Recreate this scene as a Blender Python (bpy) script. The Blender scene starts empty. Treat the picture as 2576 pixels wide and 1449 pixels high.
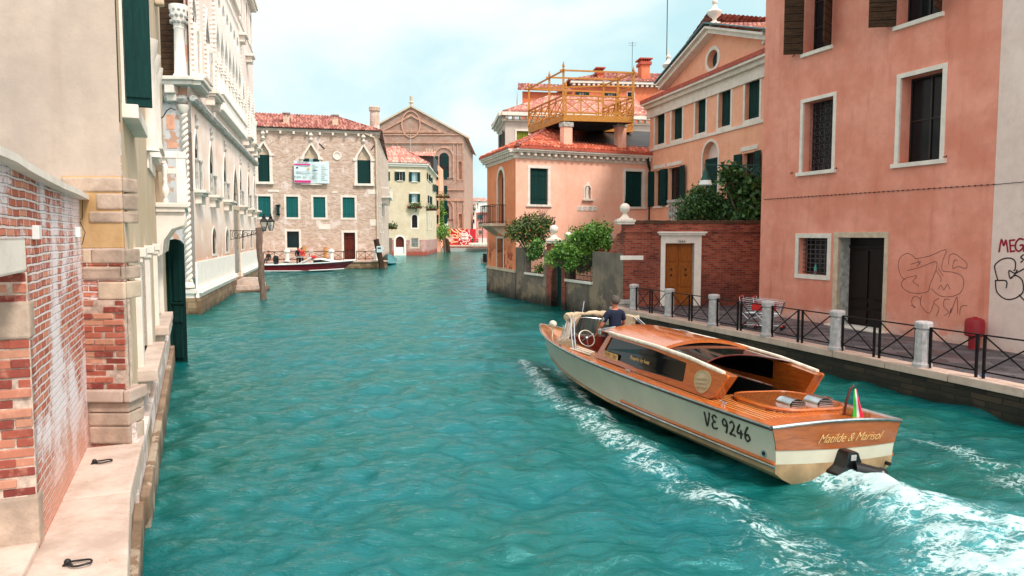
import bpy, bmesh, math, random
import numpy as np
from mathutils import Vector, Matrix
from mathutils.geometry import tessellate_polygon
random.seed(7)
S = bpy.context.scene
COL = S.collection
PI = math.pi
# ---------------------------------------------------------------- camera model (photo measured on a 2576 px wide sheet)
FPX, HOR, CZ = 1860.0, 592.0, 3.5
PITCH = math.atan((724.5 - HOR) / FPX)
_c, _s = math.cos(PITCH), math.sin(PITCH)
def ray(px, py):
    a = (px - 1288) / FPX; b = -(py - 724.5) / FPX
    return Vector((a, _c + b * _s, -_s + b * _c))
def on_z(px, py, z=0.0):
    d = ray(px, py); t = (z - CZ) / d.z
    return Vector((d.x * t, d.y * t, z))
def on_Y(px, py, Y):
    d = ray(px, py); t = Y / d.y
    return Vector((d.x * t, Y, CZ + d.z * t))
# sheets the photograph was measured on: (left, top, source px per sheet px)
SH = {'1': (0, 0, .4279), '2': (0, 600, .4279), '3': (0, 1200, .7618), '4': (950, 380, .5107), '5': (1900, 200, .4831),
      '6': (1900, 800, .4658), '7': (3000, 0, .6902), '8': (3000, 900, .5521), 'a': (2100, 1150, .3795), 'b': (2800, 1300, .4487),
      'c': (550, 0, .3451), 'd': (550, 400, .552), 'e': (2000, 250, .3106), 'g': (1500, 750, .2554), 'm': (0, 0, 1.5901)}
def Q(s, x, y):
    l, t, k = SH[s]
    return ((l + x * k) / 1.5901, (t + y * k) / 1.5901)

# ---------------------------------------------------------------- tagging
def tag(o, label, cat, group=None, kind=None):
    o['label'] = label; o['category'] = cat
    if group: o['group'] = group
    if kind: o['kind'] = kind
    return o
def thing(name, label, cat, loc=(0, 0, 0), rz=0.0, group=None):
    o = bpy.data.objects.new(name, None); COL.objects.link(o)
    o.empty_display_size = .2
    o.matrix_world = Matrix.Translation(Vector(loc)) @ Matrix.Rotation(rz, 4, 'Z')
    WM[o.name] = o.matrix_world.copy()
    return tag(o, label, cat, group)
WM = {}
IDN = Matrix.Identity(4)
def link(name, me, parent=None, M=None, local=False):
    o = bpy.data.objects.new(name, me); COL.objects.link(o)
    M = (M or IDN).copy()
    if parent is not None:
        o.parent = parent
        pm = WM[parent.name]
        if local: o.matrix_basis = M; WM[o.name] = pm @ M
        else: o.matrix_basis = pm.inverted() @ M; WM[o.name] = M
    else:
        o.matrix_basis = M; WM[o.name] = M
    return o
def struct(o):
    o['kind'] = 'structure'; return o
def copy_tree(o, M, label=None, group=None, parent=None):
    c = o.copy(); COL.objects.link(c)
    if parent is None:
        c.matrix_basis = M; WM[c.name] = M.copy()
    else:
        c.parent = parent; WM[c.name] = WM[parent.name] @ c.matrix_basis
    if label: c['label'] = label
    if group: c['group'] = group
    for ch in list(o.children):
        copy_tree(ch, None, parent=c)
    return c

# ---------------------------------------------------------------- mesh builder
class MB:
    def __init__(s): s.v = []; s.f = []; s.uv = {}
    def add(s, vs, fs):
        n = len(s.v); s.v += [tuple(v) for v in vs]; s.f += [tuple(i + n for i in f) for f in fs]
    def quad(s, a, b, c, d): s.add([a, b, c, d], [(0, 1, 2, 3)])
    def box(s, x0, x1, y0, y1, z0, z1):
        if x0 > x1: x0, x1 = x1, x0
        if y0 > y1: y0, y1 = y1, y0
        if z0 > z1: z0, z1 = z1, z0
        s.add([(x0, y0, z0), (x1, y0, z0), (x1, y1, z0), (x0, y1, z0), (x0, y0, z1), (x1, y0, z1), (x1, y1, z1), (x0, y1, z1)],
              [(0, 3, 2, 1), (4, 5, 6, 7), (0, 1, 5, 4), (1, 2, 6, 5), (2, 3, 7, 6), (3, 0, 4, 7)])
        return s
    def obox(s, p0, p1, w, h, up=(0, 0, 1)):
        """bar of section w x h from p0 to p1"""
        p0, p1 = Vector(p0), Vector(p1); d = (p1 - p0).normalized(); u = Vector(up)
        if abs(d.dot(u)) > .98: u = Vector((1, 0, 0))
        a = d.cross(u).normalized(); b = a.cross(d).normalized()
        vs = [p + a * (i * w / 2) + b * (j * h / 2) for p in (p0, p1) for i, j in ((-1, -1), (1, -1), (1, 1), (-1, 1))]
        s.add(vs, [(3, 2, 1, 0), (4, 5, 6, 7), (0, 1, 5, 4), (1, 2, 6, 5), (2, 3, 7, 6), (3, 0, 4, 7)]); return s
    def tube(s, pts, r, n=8, cap=True, closed=False):
        pts = [Vector(p) for p in pts]; m = len(pts)
        rs = r if isinstance(r, (list, tuple)) else [r] * m
        prev = None; vs = []
        for i, p in enumerate(pts):
            if closed: d = pts[(i + 1) % m] - pts[(i - 1) % m]
            else: d = pts[min(i + 1, m - 1)] - pts[max(i - 1, 0)]
            if d.length < 1e-9: d = Vector((0, 0, 1))
            d.normalize()
            if prev is None:
                u = Vector((0, 0, 1)) if abs(d.z) < .9 else Vector((1, 0, 0))
                a = d.cross(u).normalized()
            else:
                a = (prev - d * prev.dot(d)).normalized()
            prev = a; b = d.cross(a)
            for k in range(n):
                t = 2 * PI * k / n
                vs.append(p + (a * math.cos(t) + b * math.sin(t)) * rs[i])
        fs = []
        for i in range(m if closed else m - 1):
            j = (i + 1) % m
            for k in range(n):
                l = (k + 1) % n
                fs.append((i * n + k, i * n + l, j * n + l, j * n + k))
        if cap and not closed:
            fs.append(tuple(range(n - 1, -1, -1))); fs.append(tuple((m - 1) * n + k for k in range(n)))
        s.add(vs, fs); return s
    def lathe(s, prof, c=(0, 0, 0), n=16, ang0=0):
        c = Vector(c); m = len(prof); vs = []
        for r, z in prof:
            for k in range(n):
                t = ang0 + 2 * PI * k / n
                vs.append(c + Vector((r * math.cos(t), r * math.sin(t), z)))
        fs = [(i * n + k, i * n + (k + 1) % n, (i + 1) * n + (k + 1) % n, (i + 1) * n + k) for i in range(m - 1) for k in range(n)]
        fs.append(tuple(range(n - 1, -1, -1))); fs.append(tuple((m - 1) * n + k for k in range(n)))
        s.add(vs, fs); return s
    def ball(s, c, r, n=12, sq=(1, 1, 1)):
        m = n // 2 + 1; c = Vector(c); vs = []
        for i in range(m + 1):
            ph = PI * i / m
            for k in range(n):
                t = 2 * PI * k / n
                vs.append(c + Vector((math.sin(ph) * math.cos(t) * r * sq[0], math.sin(ph) * math.sin(t) * r * sq[1], -math.cos(ph) * r * sq[2])))
        fs = [(i * n + k, i * n + (k + 1) % n, (i + 1) * n + (k + 1) % n, (i + 1) * n + k) for i in range(m) for k in range(n)]
        s.add(vs, fs); return s
    def poly(s, outer, holes=(), y=0.0, flip=False):
        """flat sheet in the x-z plane with holes"""
        loops = [[Vector((a, b, 0)) for a, b in outer]] + [[Vector((a, b, 0)) for a, b in h] for h in holes]
        tris = tessellate_polygon(loops)
        allv = [v for l in loops for v in l]
        vs = [(v.x, y, v.y) for v in allv]; fs = []
        for t in tris:
            a, b, c = [allv[i] for i in t]
            cr = (b - a).cross(c - a).z
            if abs(cr) < 1e-10: continue
            t = tuple(t) if (cr > 0) != flip else tuple(reversed(t))
            fs.append(t)
        s.add(vs, fs); return s
    def prism(s, pts, y0, y1, holes=()):
        """outline in x-z pushed from y0 (front) to y1 (back)"""
        s.poly(pts, holes, y0, False); s.poly(pts, holes, y1, True)
        for lp in [pts] + list(holes):
            n = len(lp)
            ar = sum(lp[i][0] * lp[(i + 1) % n][1] - lp[(i + 1) % n][0] * lp[i][1] for i in range(n))
            inner = lp is not pts
            for i in range(n):
                a, b = lp[i], lp[(i + 1) % n]
                q = [(a[0], y0, a[1]), (a[0], y1, a[1]), (b[0], y1, b[1]), (b[0], y0, b[1])]
                if (ar > 0) != (not inner): q = q[::-1]
                s.quad(*q)
        return s
    def hprism(s, pts, z0, z1):
        """outline in x-y pushed from z0 up to z1"""
        n = len(pts)
        loops = [[Vector((a, b, 0)) for a, b in pts]]
        tr = tessellate_polygon(loops)
        P = loops[0]
        ar = sum(pts[i][0] * pts[(i + 1) % n][1] - pts[(i + 1) % n][0] * pts[i][1] for i in range(n))
        up = []; dn = []
        for t in tr:
            a, b, c = [P[i] for i in t]
            cr = (b - a).cross(c - a).z
            if abs(cr) < 1e-10: continue
            t = tuple(t) if cr > 0 else tuple(reversed(t))
            up.append(tuple(i + n for i in t)); dn.append(tuple(reversed(t)))
        fs = up + dn
        for i in range(n):
            j = (i + 1) % n
            fs.append((i, j, j + n, i + n) if ar > 0 else (j, i, i + n, j + n))
        s.add([(a, b, z0) for a, b in pts] + [(a, b, z1) for a, b in pts], fs); return s
    def ring(s, inner, outer, yf, yb_in, yb_out):
        """frame between two same-length outlines; front at yf"""
        n = len(inner)
        for i in range(n):
            j = (i + 1) % n
            a, b, c, d = inner[i], inner[j], outer[j], outer[i]
            s.quad((d[0], yf, d[1]), (c[0], yf, c[1]), (b[0], yf, b[1]), (a[0], yf, a[1]))
            s.quad((a[0], yf, a[1]), (b[0], yf, b[1]), (b[0], yb_in, b[1]), (a[0], yb_in, a[1]))
            s.quad((c[0], yf, c[1]), (d[0], yf, d[1]), (d[0], yb_out, d[1]), (c[0], yb_out, c[1]))
        return s
    def mesh(s, name, mat, smooth=False, bevel=0):
        me = bpy.data.meshes.new(name)
        me.from_pydata(s.v, [], s.f); me.update()
        if mat: me.materials.append(mat)
        if bevel:
            bm = bmesh.new(); bm.from_mesh(me)
            bmesh.ops.remove_doubles(bm, verts=bm.verts, dist=1e-5)
            es = [e for e in bm.edges if len(e.link_faces) == 2 and e.calc_face_angle(0) > .5]
            try: bmesh.ops.bevel(bm, geom=es, offset=bevel, segments=2, profile=.6, affect='EDGES', clamp_overlap=True)
            except Exception: pass
            bm.to_mesh(me); bm.free()
        if smooth:
            for p in me.polygons: p.use_smooth = True
            try: me.set_sharp_from_angle(angle=math.radians(40))
            except Exception: pass
        return me
    def build(s, name, mat, parent=None, M=None, smooth=False, local=False, bevel=0):
        return link(name, s.mesh(name, mat, smooth, bevel), parent, M, local)

# ---------------------------------------------------------------- facade frame
class Fac:
    """vertical plane seen from outside: x runs left to right, y inward, z up"""
    def __init__(s, a, b, z=0.0):
        s.a = Vector((a[0], a[1], 0)); s.b = Vector((b[0], b[1], 0))
        s.u = (s.b - s.a).normalized(); s.L = (s.b - s.a).length
        s.n = Vector((-s.u.y, s.u.x, 0))
        s.M = Matrix(((s.u.x, s.n.x, 0, s.a.x), (s.u.y, s.n.y, 0, s.a.y), (0, 0, 1, z), (0, 0, 0, 1)))
        s.z = z
    def uz(s, px, py, off=0.0):
        """photo point -> (u, z) on the plane, off metres proud of the wall"""
        d = ray(px, py); C = Vector((0, 0, CZ)); o = s.a - s.n * off
        t = (o - C).dot(s.n) / d.dot(s.n); P = C + d * t
        return ((P - s.a).dot(s.u), P.z - s.z)
    def q(s, sh, x, y, off=0.0): return s.uz(*Q(sh, x, y), off)
    def rect(s, sh, xl, xr, yt, yb, off=0.0):
        """photo box -> u0,u1,z0,z1 (yt, yb measured at the middle of the box)"""
        xm = (xl + xr) / 2
        u0 = s.q(sh, xl, (yt + yb) / 2, off)[0]; u1 = s.q(sh, xr, (yt + yb) / 2, off)[0]
        return (u0, u1, s.q(sh, xm, yb, off)[1], s.q(sh, xm, yt, off)[1])
    def P(s, u, z, out=0.0): return s.a + s.u * u - s.n * out + Vector((0, 0, z + s.z))

def shape(u0, u1, z0, z1, kind='rect', n=10):
    """closed outline, counter-clockwise, starting bottom left"""
    w = u1 - u0; c = (u0 + u1) / 2
    pts = [(u0, z0), (u1, z0)]
    if kind == 'rect': return pts + [(u1, z1), (u0, z1)]
    if kind == 'round':
        r = w / 2; zc = z1 - r
        return pts + [(c + r * math.cos(PI * i / n), zc + r * math.sin(PI * i / n)) for i in range(n + 1)]
    if kind == 'seg':
        h = w * .18; zc = z1 - h
        return pts + [(c + w / 2 * math.cos(PI * i / n), zc + h * math.sin(PI * i / n)) for i in range(n + 1)]
    if kind in ('pointed', 'ogee'):
        h = w * (1.0 if kind == 'pointed' else 1.15); zs = z1 - h; out = []
        for i in range(n + 1):
            t = i / n
            if kind == 'pointed': x = math.cos(t * PI / 3); x = (x - .5) / .5; y = math.sin(t * PI / 3) / math.sin(PI / 3)
            else:
                x = (1 - t) ** 1.0 * (1 + .42 * math.sin(PI * t) * (1 - 1.25 * t)); y = t ** .82 if t else 0
                x = max(x, 0)
            out.append((x, y))
        R = [(c + x * w / 2, zs + y * h) for x, y in out]
        L = [(c - x * w / 2, zs + y * h) for x, y in out[:-1]][::-1]
        return pts + R + L
    if kind == 'oval':
        return [(c + w / 2 * math.cos(2 * PI * i / 24 - PI / 2), (z0 + z1) / 2 + (z1 - z0) / 2 * math.sin(2 * PI * i / 24 - PI / 2)) for i in range(24)]

def wall(parent, F, outline, holes, mat, name='wall', reveal=.22, back=None, local=False, y=0.0):
    """facade sheet with real openings and their reveals"""
    m = MB(); m.poly(outline, holes, y)
    for h in holes:
        n = len(h)
        for i in range(n):
            a, b = h[i], h[(i + 1) % n]
            m.quad((a[0], y, a[1]), (b[0], y, b[1]), (b[0], y + reveal, b[1]), (a[0], y + reveal, a[1]))
    if back: 
        us = [p[0] for p in outline]; zs = [p[1] for p in outline]
        n = len(outline)
        for i in range(n):
            a, b = outline[i], outline[(i + 1) % n]
            m.quad((b[0], y, b[1]), (a[0], y, a[1]), (a[0], y + back, a[1]), (b[0], y + back, b[1]))
    return m.build(name, mat, parent, F.M)

def window(parent, F, r, kind='rect', fw=.14, proud=.03, rec=.16, frame=None, glass=None, sill=None, mull=(1, 2), mullmat=None,
           shut=None, shutmat=None, name='window', sillw=.12, nofill=False, shutsplit=None):
    """r=(u0,u1,z0,z1) of the clear opening. shut: None | 'closed' | 'open' | 'half'"""
    u0, u1, z0, z1 = r
    inn = shape(u0, u1, z0, z1, kind)
    g = MB(); e = .01
    g.poly(shape(u0 - e, u1 + e, z0 - e, z1 + e, kind), (), rec + .004)
    w = g.build(name, glass or M['glass_dark'], parent, F.M)
    if mull and shut != 'closed':
        mm = MB(); t = .035 + .01 * (u1 - u0); nx, nz = mull
        zt = z1 if kind == 'rect' else z1 - (u1 - u0) * .25
        mm.box(u0, u0 + t, rec - .035, rec, z0, zt); mm.box(u1 - t, u1, rec - .035, rec, z0, zt)
        mm.box(u0 + t, u1 - t, rec - .035, rec, z0, z0 + t)
        if kind == 'rect': mm.box(u0 + t, u1 - t, rec - .035, rec, z1 - t, z1)
        for i in range(1, nx + 1):
            x = u0 + (u1 - u0) * i / (nx + 1); mm.box(x - t * .6, x + t * .6, rec - .033, rec - .001, z0 + t, zt - t)
        for i in range(1, nz + 1):
            z = z0 + (z1 - z0) * i / (nz + 1); mm.box(u0 + t, u1 - t, rec - .031, rec - .002, z - t * .4, z + t * .4)
        mm.build('glazing_bar', mullmat or M['dark_wood'], w, F.M)
    if fw:
        m = MB()
        if kind == 'rect':
            m.box(u0 - fw, u0, -proud, .05, z0, z1); m.box(u1, u1 + fw, -proud, .05, z0, z1)
            m.box(u0 - fw, u1 + fw, -proud - .003, .05, z1, z1 + fw)
            if not sill: m.box(u0 - fw, u1 + fw, -proud - .003, .05, z0 - fw, z0)
        else:
            out = shape(u0 - fw, u1 + fw, z0 - (0 if sill else fw), z1 + fw * (1.4 if kind == 'ogee' else 1), kind)
            m.ring(inn, out, -proud, .05, .02)
        m.build('frame', frame or M['stone'], w, F.M, bevel=.006 if kind == 'rect' else 0)
    if sill:
        m = MB(); m.box(u0 - fw - .08, u1 + fw + .08, -proud - sill, .05, z0 - sillw, z0)
        m.build('sill', frame or M['stone'], w, F.M, bevel=.01)
    if shut == 'closed':
        hw = (u1 - u0) / 2
        for k in (0, 1):
            m = MB(); a = u0 + hw * k + .008; b = a + hw - .016
            zt = z1
            if kind != 'rect':
                cut = [p for p in inn]
                half = [(max(min(x, b), a), z) for x, z in cut]
                m.prism(half, rec - .11 + .004 * k, rec - .06)
            else:
                m.box(a, b, rec - .11 + .004 * k, rec - .06, z0 + .01, zt - .01)
                m.box(a + .03, b - .03, rec - .128, rec - .11, z0 + (z1 - z0) * .16, z0 + (z1 - z0) * .2)
                m.box(a + .03, b - .03, rec - .128, rec - .11, z0 + (z1 - z0) * .8, z0 + (z1 - z0) * .84)
            m.build('shutter', shutmat or M['green_shutter'], w, F.M)
    elif shut in ('open', 'half', 'askew'):
        hw = (u1 - u0) / 2
        for k in (0, 1):
            ang = {'open': 8, 'half': 60, 'askew': 100}[shut]
            m = MB(); m.box(0, hw, -.045, 0, z0, z1)
            m.box(.04, hw - .04, -.065, -.045, z0 + (z1 - z0) * .16, z0 + (z1 - z0) * .2)
            m.box(.04, hw - .04, -.065, -.045, z0 + (z1 - z0) * .8, z0 + (z1 - z0) * .84)
            if k == 0: L = Matrix.Translation((u0 - .01, -proud - .012, 0)) @ Matrix.Rotation(math.radians(180 + ang), 4, 'Z')
            else: L = Matrix.Translation((u1 + .01, -proud - .012, 0)) @ Matrix.Rotation(math.radians(-ang), 4, 'Z')
            if k == 0:
                m.v = [(x, -y, z) for x, y, z in m.v]; m.f = [f[::-1] for f in m.f]
            m.build('shutter', shutmat or M['green_shutter'], w, F.M @ L)
    return w

def cornice(parent, F, u0, u1, z, prof, mat, name='cornice'):
    """prof: list of (out, dz0, dz1) boxes stacked on the wall at height z"""
    m = MB()
    for k, (o, a, b) in enumerate(prof): m.box(u0 - (o if o > 0 else 0) * 0, u1, -o, .02 + .001 * k, z + a, z + b)
    return m.build(name, mat, parent, F.M)

def tile_plane(m, A, B, C, D, tw=.2, th=.34, n=5, r=.055, inside=None):
    """barrel tiles on the plane A(eave left) B(eave right) C(ridge right) D(ridge left); courses run up the slope"""
    A, B, C, D = map(Vector, (A, B, C, D))
    L = (B - A).length; ex = (B - A).normalized()
    up = (D - A); up = up - ex * up.dot(ex); H = up.length; ey = up.normalized(); nz = ex.cross(ey).normalized()
    def xr(t):
        h = H * t
        l = (D - A).dot(ex) * t; rr = L + ((C - A).dot(ex) - L) * t
        return l, rr
    rows = max(2, int(H / th))
    for j in range(rows):
        t0, t1 = j / rows, (j + 1) / rows
        l0, r0 = xr(t0); l1, r1 = xr(t1)
        lo, hi = min(l0, l1), max(r0, r1)
        k0 = int(math.floor(lo / tw)); k1 = int(math.ceil(hi / tw))
        vs = []; fs = []; idx = 0
        for k in range(k0, k1):
            for i in range(n):
                xa = (k + i / n) * tw; xb = (k + (i + 1) / n) * tw
                xm = (xa + xb) / 2
                tm = (t0 + t1) / 2; lm, rm = xr(tm)
                if xm < lm or xm > rm: continue
                def hgt(x):
                    f = (x / tw) % 1.0
                    return r * abs(math.cos(PI * f)) if True else 0
                ha, hb = r * (.5 + .5 * math.cos(2 * PI * (i / n))), r * (.5 + .5 * math.cos(2 * PI * ((i + 1) / n)))
                st = .035
                xo = [max(l0, min(r0, xa)), max(l0, min(r0, xb)), max(l1, min(r1, xb)), max(l1, min(r1, xa))]
                if xo[1] - xo[0] < 1e-4 and xo[2] - xo[3] < 1e-4: continue
                ps = [A + ex * xo[0] + ey * (H * t0) + nz * (ha + st), A + ex * xo[1] + ey * (H * t0) + nz * (hb + st),
                      A + ex * xo[2] + ey * (H * t1) + nz * (hb), A + ex * xo[3] + ey * (H * t1) + nz * (ha)]
                b0 = len(m.v) ; m.quad(*ps)
                m.uv[len(m.f) - 1] = (k + .5 * (i >= n / 2), j)
                lowa = ps[0] - nz * st; lowb = ps[1] - nz * st
                if j == 0: lowa = lowa - nz * (ha + .02); lowb = lowb - nz * (hb + .02)
                m.quad(lowa, lowb, ps[1], ps[0]); m.uv[len(m.f) - 1] = (k, j)
    return m
def build_tiles(m, name, mat, parent, M_=None):
    me = m.mesh(name, mat)
    at = me.attributes.new('rnd', 'FLOAT', 'FACE')
    vals = []
    for i in range(len(me.polygons)):
        k = m.uv.get(i, (0, 0)); h = math.sin(k[0] * 12.9898 + k[1] * 78.233) * 43758.5453
        vals.append(h - math.floor(h))
    at.data.foreach_set('value', vals)
    return link(name, me, parent, M_)
# ---------------------------------------------------------------- procedural materials
M = {}
class NT:
    def __init__(s, name):
        s.m = bpy.data.materials.new(name); s.m.use_nodes = True; s.t = s.m.node_tree
        s.b = s.t.nodes['Principled BSDF']; s.out = s.t.nodes['Material Output']
        s.tc = s.t.nodes.new('ShaderNodeTexCoord'); s.co = s.tc.outputs['Object']
    def n(s, typ, **kw):
        d = s.t.nodes.new(typ)
        for k, v in kw.items(): setattr(d, k, v)
        return d
    def l(s, a, b): s.t.links.new(a, b)
    def val(s, sock, v):
        if hasattr(v, 'is_output') or isinstance(v, bpy.types.NodeSocket): s.l(v, sock)
        else: sock.default_value = v
    def noise(s, scale=5, detail=4, rough=.6, vec=None, dist=0):
        d = s.n('ShaderNodeTexNoise'); d.inputs['Scale'].default_value = scale; d.inputs['Detail'].default_value = detail
        d.inputs['Roughness'].default_value = rough; d.inputs['Distortion'].default_value = dist
        s.l(vec or s.co, d.inputs['Vector']); return d.outputs['Fac']
    def map(s, sc=(1, 1, 1), loc=(0, 0, 0), rot=(0, 0, 0), vec=None):
        d = s.n('ShaderNodeMapping'); d.inputs['Scale'].default_value = sc; d.inputs['Location'].default_value = loc
        d.inputs['Rotation'].default_value = rot; s.l(vec or s.co, d.inputs['Vector']); return d.outputs[0]
    def ramp(s, fac, a, b, ca=0.0, cb=1.0):
        d = s.n('ShaderNodeMapRange'); d.clamp = True; d.interpolation_type = 'SMOOTHSTEP'
        for i, v in enumerate((fac, a, b, ca, cb)): s.val(d.inputs[i], v)
        return d.outputs[0]
    def mix(s, fac, a, b, mode='MIX'):
        d = s.n('ShaderNodeMix', data_type='RGBA', blend_type=mode)
        s.val(d.inputs[0], fac)
        for k, v in ((6, a), (7, b)):
            if isinstance(v, (tuple, list)): v = (*v[:3], 1)
            s.val(d.inputs[k], v)
        return d.outputs[2]
    def math(s, op, a, b=0.0, c=None):
        d = s.n('ShaderNodeMath', operation=op); s.val(d.inputs[0], a); s.val(d.inputs[1], b)
        if c is not None: s.val(d.inputs[2], c)
        return d.outputs[0]
    def bump(s, h, strength=.3, dist=.02, prev=None):
        d = s.n('ShaderNodeBump'); d.inputs['Strength'].default_value = strength; d.inputs['Distance'].default_value = dist
        s.l(h, d.inputs['Height'])
        if prev is not None: s.l(prev, d.inputs['Normal'])
        return d.outputs[0]
    def fin(s, col=None, rough=.8, metal=0, nrm=None, spec=None):
        b = s.b
        if col is not None:
            if isinstance(col, (tuple, list)): col = (*col[:3], 1)
            s.val(b.inputs['Base Color'], col)
        s.val(b.inputs['Roughness'], rough); b.inputs['Metallic'].default_value = metal
        if spec is not None: b.inputs['Specular IOR Level'].default_value = spec
        if nrm is not None: s.l(nrm, b.inputs['Normal'])
        return s.m
def rgb(r, g, b):
    """sRGB 0-255 -> linear"""
    f = lambda v: ((v / 255 + .055) / 1.055) ** 2.4 if v > 10 else v / 255 / 12.92
    return (f(r), f(g), f(b))
def plain(key, col, rough=.7, metal=0, var=.12, bump=.15, sc=6, spec=None):
    t = NT(key)
    nz = t.noise(sc, 5); dark = tuple(c * (1 - var * 2) for c in col); li = tuple(min(1, c * (1 + var)) for c in col)
    c = t.mix(t.ramp(nz, .3, .7), dark, li)
    nr = t.bump(t.noise(sc * 8, 3), bump, .01) if bump else None
    M[key] = t.fin(c, rough, metal, nr, spec); return M[key]
def stucco(key, base, alt, stain=None, patch=None, pz=None, patch_amt=.0, zstain=None, rough=.9, streak=.35, brickbase=None, seed=0):
    """base/alt mottling, vertical rain streaks, optional fallen plaster (patch) and a tide-stained foot"""
    t = NT(key); co = t.map(loc=(seed * 7.3, 0, seed * 3.1))
    c = t.mix(t.ramp(t.noise(.7, 6, .62, co), .35, .68), base, alt)
    c = t.mix(t.math('MULTIPLY', t.ramp(t.noise(4, 8, .72, co), .4, .75), .5), c, tuple(v * .72 for v in base))
    c = t.mix(t.math('MULTIPLY', t.ramp(t.noise(.5, 6, .6, t.map(loc=(9, seed, 4))), .5, .68), .45), c, tuple(min(1, v * 1.1 + .05) for v in base))
    if stain:
        st = t.noise(1, 5, .65, t.map((2.6, 2.6, .28), (seed, 0, 0)))
        c = t.mix(t.math('MULTIPLY', t.ramp(st, .5, .78), streak), c, stain)
    sep = t.n('ShaderNodeSeparateXYZ'); t.l(t.co, sep.inputs[0]); z = sep.outputs[2]
    h = t.noise(9, 6, .7)
    if patch and patch_amt:
        pm = t.ramp(t.noise(.9, 7, .66, co), .64 - patch_amt, .645 - patch_amt)
        if pz:
            zz = t.math('ADD', z, t.math('MULTIPLY', t.noise(1.3, 5), 1.2))
            pm = t.math('MULTIPLY', pm, t.ramp(zz, pz[0], pz[1], 1, 0))
        c = t.mix(pm, c, patch)
        h = t.math('SUBTRACT', h, t.math('MULTIPLY', pm, 1.2))
    if zstain:
        z1, z2, sc = zstain
        zz = t.math('ADD', z, t.math('MULTIPLY', t.math('SUBTRACT', t.noise(1.6, 6, .7), .5), 1.4))
        c = t.mix(t.ramp(zz, z1, z2, 1, 0), c, sc)
    M[key] = t.fin(c, rough, 0, t.bump(h, .35, .015)); return M[key]
def brick(key, c1, c2, c3, mortar, bw=.26, bh=.075, plaster=None, pamt=.0, zstain=None, seed=0, bump=.6, mort=.012, dirty=None, lo=None):
    t = NT(key)
    sep = t.n('ShaderNodeSeparateXYZ'); t.l(t.co, sep.inputs[0])
    cmb = t.n('ShaderNodeCombineXYZ')
    t.l(t.math('ADD', t.math('ADD', sep.outputs[0], sep.outputs[1]), seed * .37), cmb.inputs[0]); t.l(sep.outputs[2], cmb.inputs[1])
    wob = t.n('ShaderNodeVectorMath', operation='ADD'); t.l(cmb.outputs[0], wob.inputs[0])
    nzv = t.n('ShaderNodeTexNoise'); nzv.inputs['Scale'].default_value = 3; t.l(t.co, nzv.inputs['Vector'])
    sc = t.n('ShaderNodeVectorMath', operation='SCALE'); t.l(nzv.outputs['Color'], sc.inputs[0]); sc.inputs['Scale'].default_value = .03
    t.l(sc.outputs[0], wob.inputs[1])
    b = t.n('ShaderNodeTexBrick'); t.l(wob.outputs[0], b.inputs['Vector'])
    b.inputs['Scale'].default_value = 1; b.inputs['Brick Width'].default_value = bw; b.inputs['Row Height'].default_value = bh
    b.inputs['Mortar Size'].default_value = mort; b.inputs['Mortar Smooth'].default_value = .4; b.inputs['Bias'].default_value = 0
    b.inputs['Color1'].default_value = (0, 0, 0, 1); b.inputs['Color2'].default_value = (1, 1, 1, 1); b.inputs['Mortar'].default_value = (.5, .5, .5, 1)
    r = t.n('ShaderNodeValToRGB'); t.l(b.outputs['Color'], r.inputs[0])
    r.color_ramp.elements[0].color = (*c1, 1); r.color_ramp.elements[1].color = (*c3, 1)
    e = r.color_ramp.elements.new(.5); e.color = (*c2, 1)
    c = t.mix(t.math('MULTIPLY', t.noise(6, 5, .7), .6), r.outputs[0], tuple(v * .6 for v in c2))
    fac = b.outputs['Fac']
    c = t.mix(fac, c, mortar)
    h = t.math('SUBTRACT', t.math('MULTIPLY', t.noise(14, 5, .7), .5), fac)
    if dirty: c = t.mix(t.math('MULTIPLY', t.ramp(t.noise(.5, 6, .65), .42, .7), .75), c, dirty)
    if plaster:
        pm = t.ramp(t.math('ADD', t.noise(.55 if bw < .3 else .8, 9, .72, t.map(loc=(seed, 0, seed))), t.math('MULTIPLY', t.noise(20, 2), .1)), .66 - pamt, .74 - pamt)
        c = t.mix(t.math('MULTIPLY', pm, .9), c, plaster)
        h = t.math('MULTIPLY', h, t.math('SUBTRACT', 1, t.math('MULTIPLY', pm, .55)))
    if zstain:
        z1, z2, scn = zstain
        zz = t.math('ADD', sep.outputs[2], t.math('MULTIPLY', t.math('SUBTRACT', t.noise(1.6, 6, .7), .5), 1.2))
        c = t.mix(t.ramp(zz, z1, z2, 1, 0), c, scn)
    M[key] = t.fin(c, .92, 0, t.bump(h, bump, .015)); return M[key]
def tiles(key, c1, c2, c3):
    t = NT(key); a = t.n('ShaderNodeAttribute', attribute_name='rnd')
    r = t.n('ShaderNodeValToRGB'); t.l(a.outputs['Fac'], r.inputs[0])
    r.color_ramp.elements[0].color = (*c1, 1); r.color_ramp.elements[1].color = (*c3, 1)
    e = r.color_ramp.elements.new(.55); e.color = (*c2, 1)
    c = t.mix(t.math('MULTIPLY', t.ramp(t.noise(1.3, 6, .7), .45, .7), .6), r.outputs[0], tuple(v * .5 for v in c1))
    c = t.mix(t.math('MULTIPLY', t.ramp(t.noise(7, 5, .7), .5, .75), .35), c, tuple(min(1, v * 1.5 + .06) for v in c3))
    M[key] = t.fin(c, .85, 0, t.bump(t.noise(30, 3), .25, .01)); return M[key]
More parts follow.
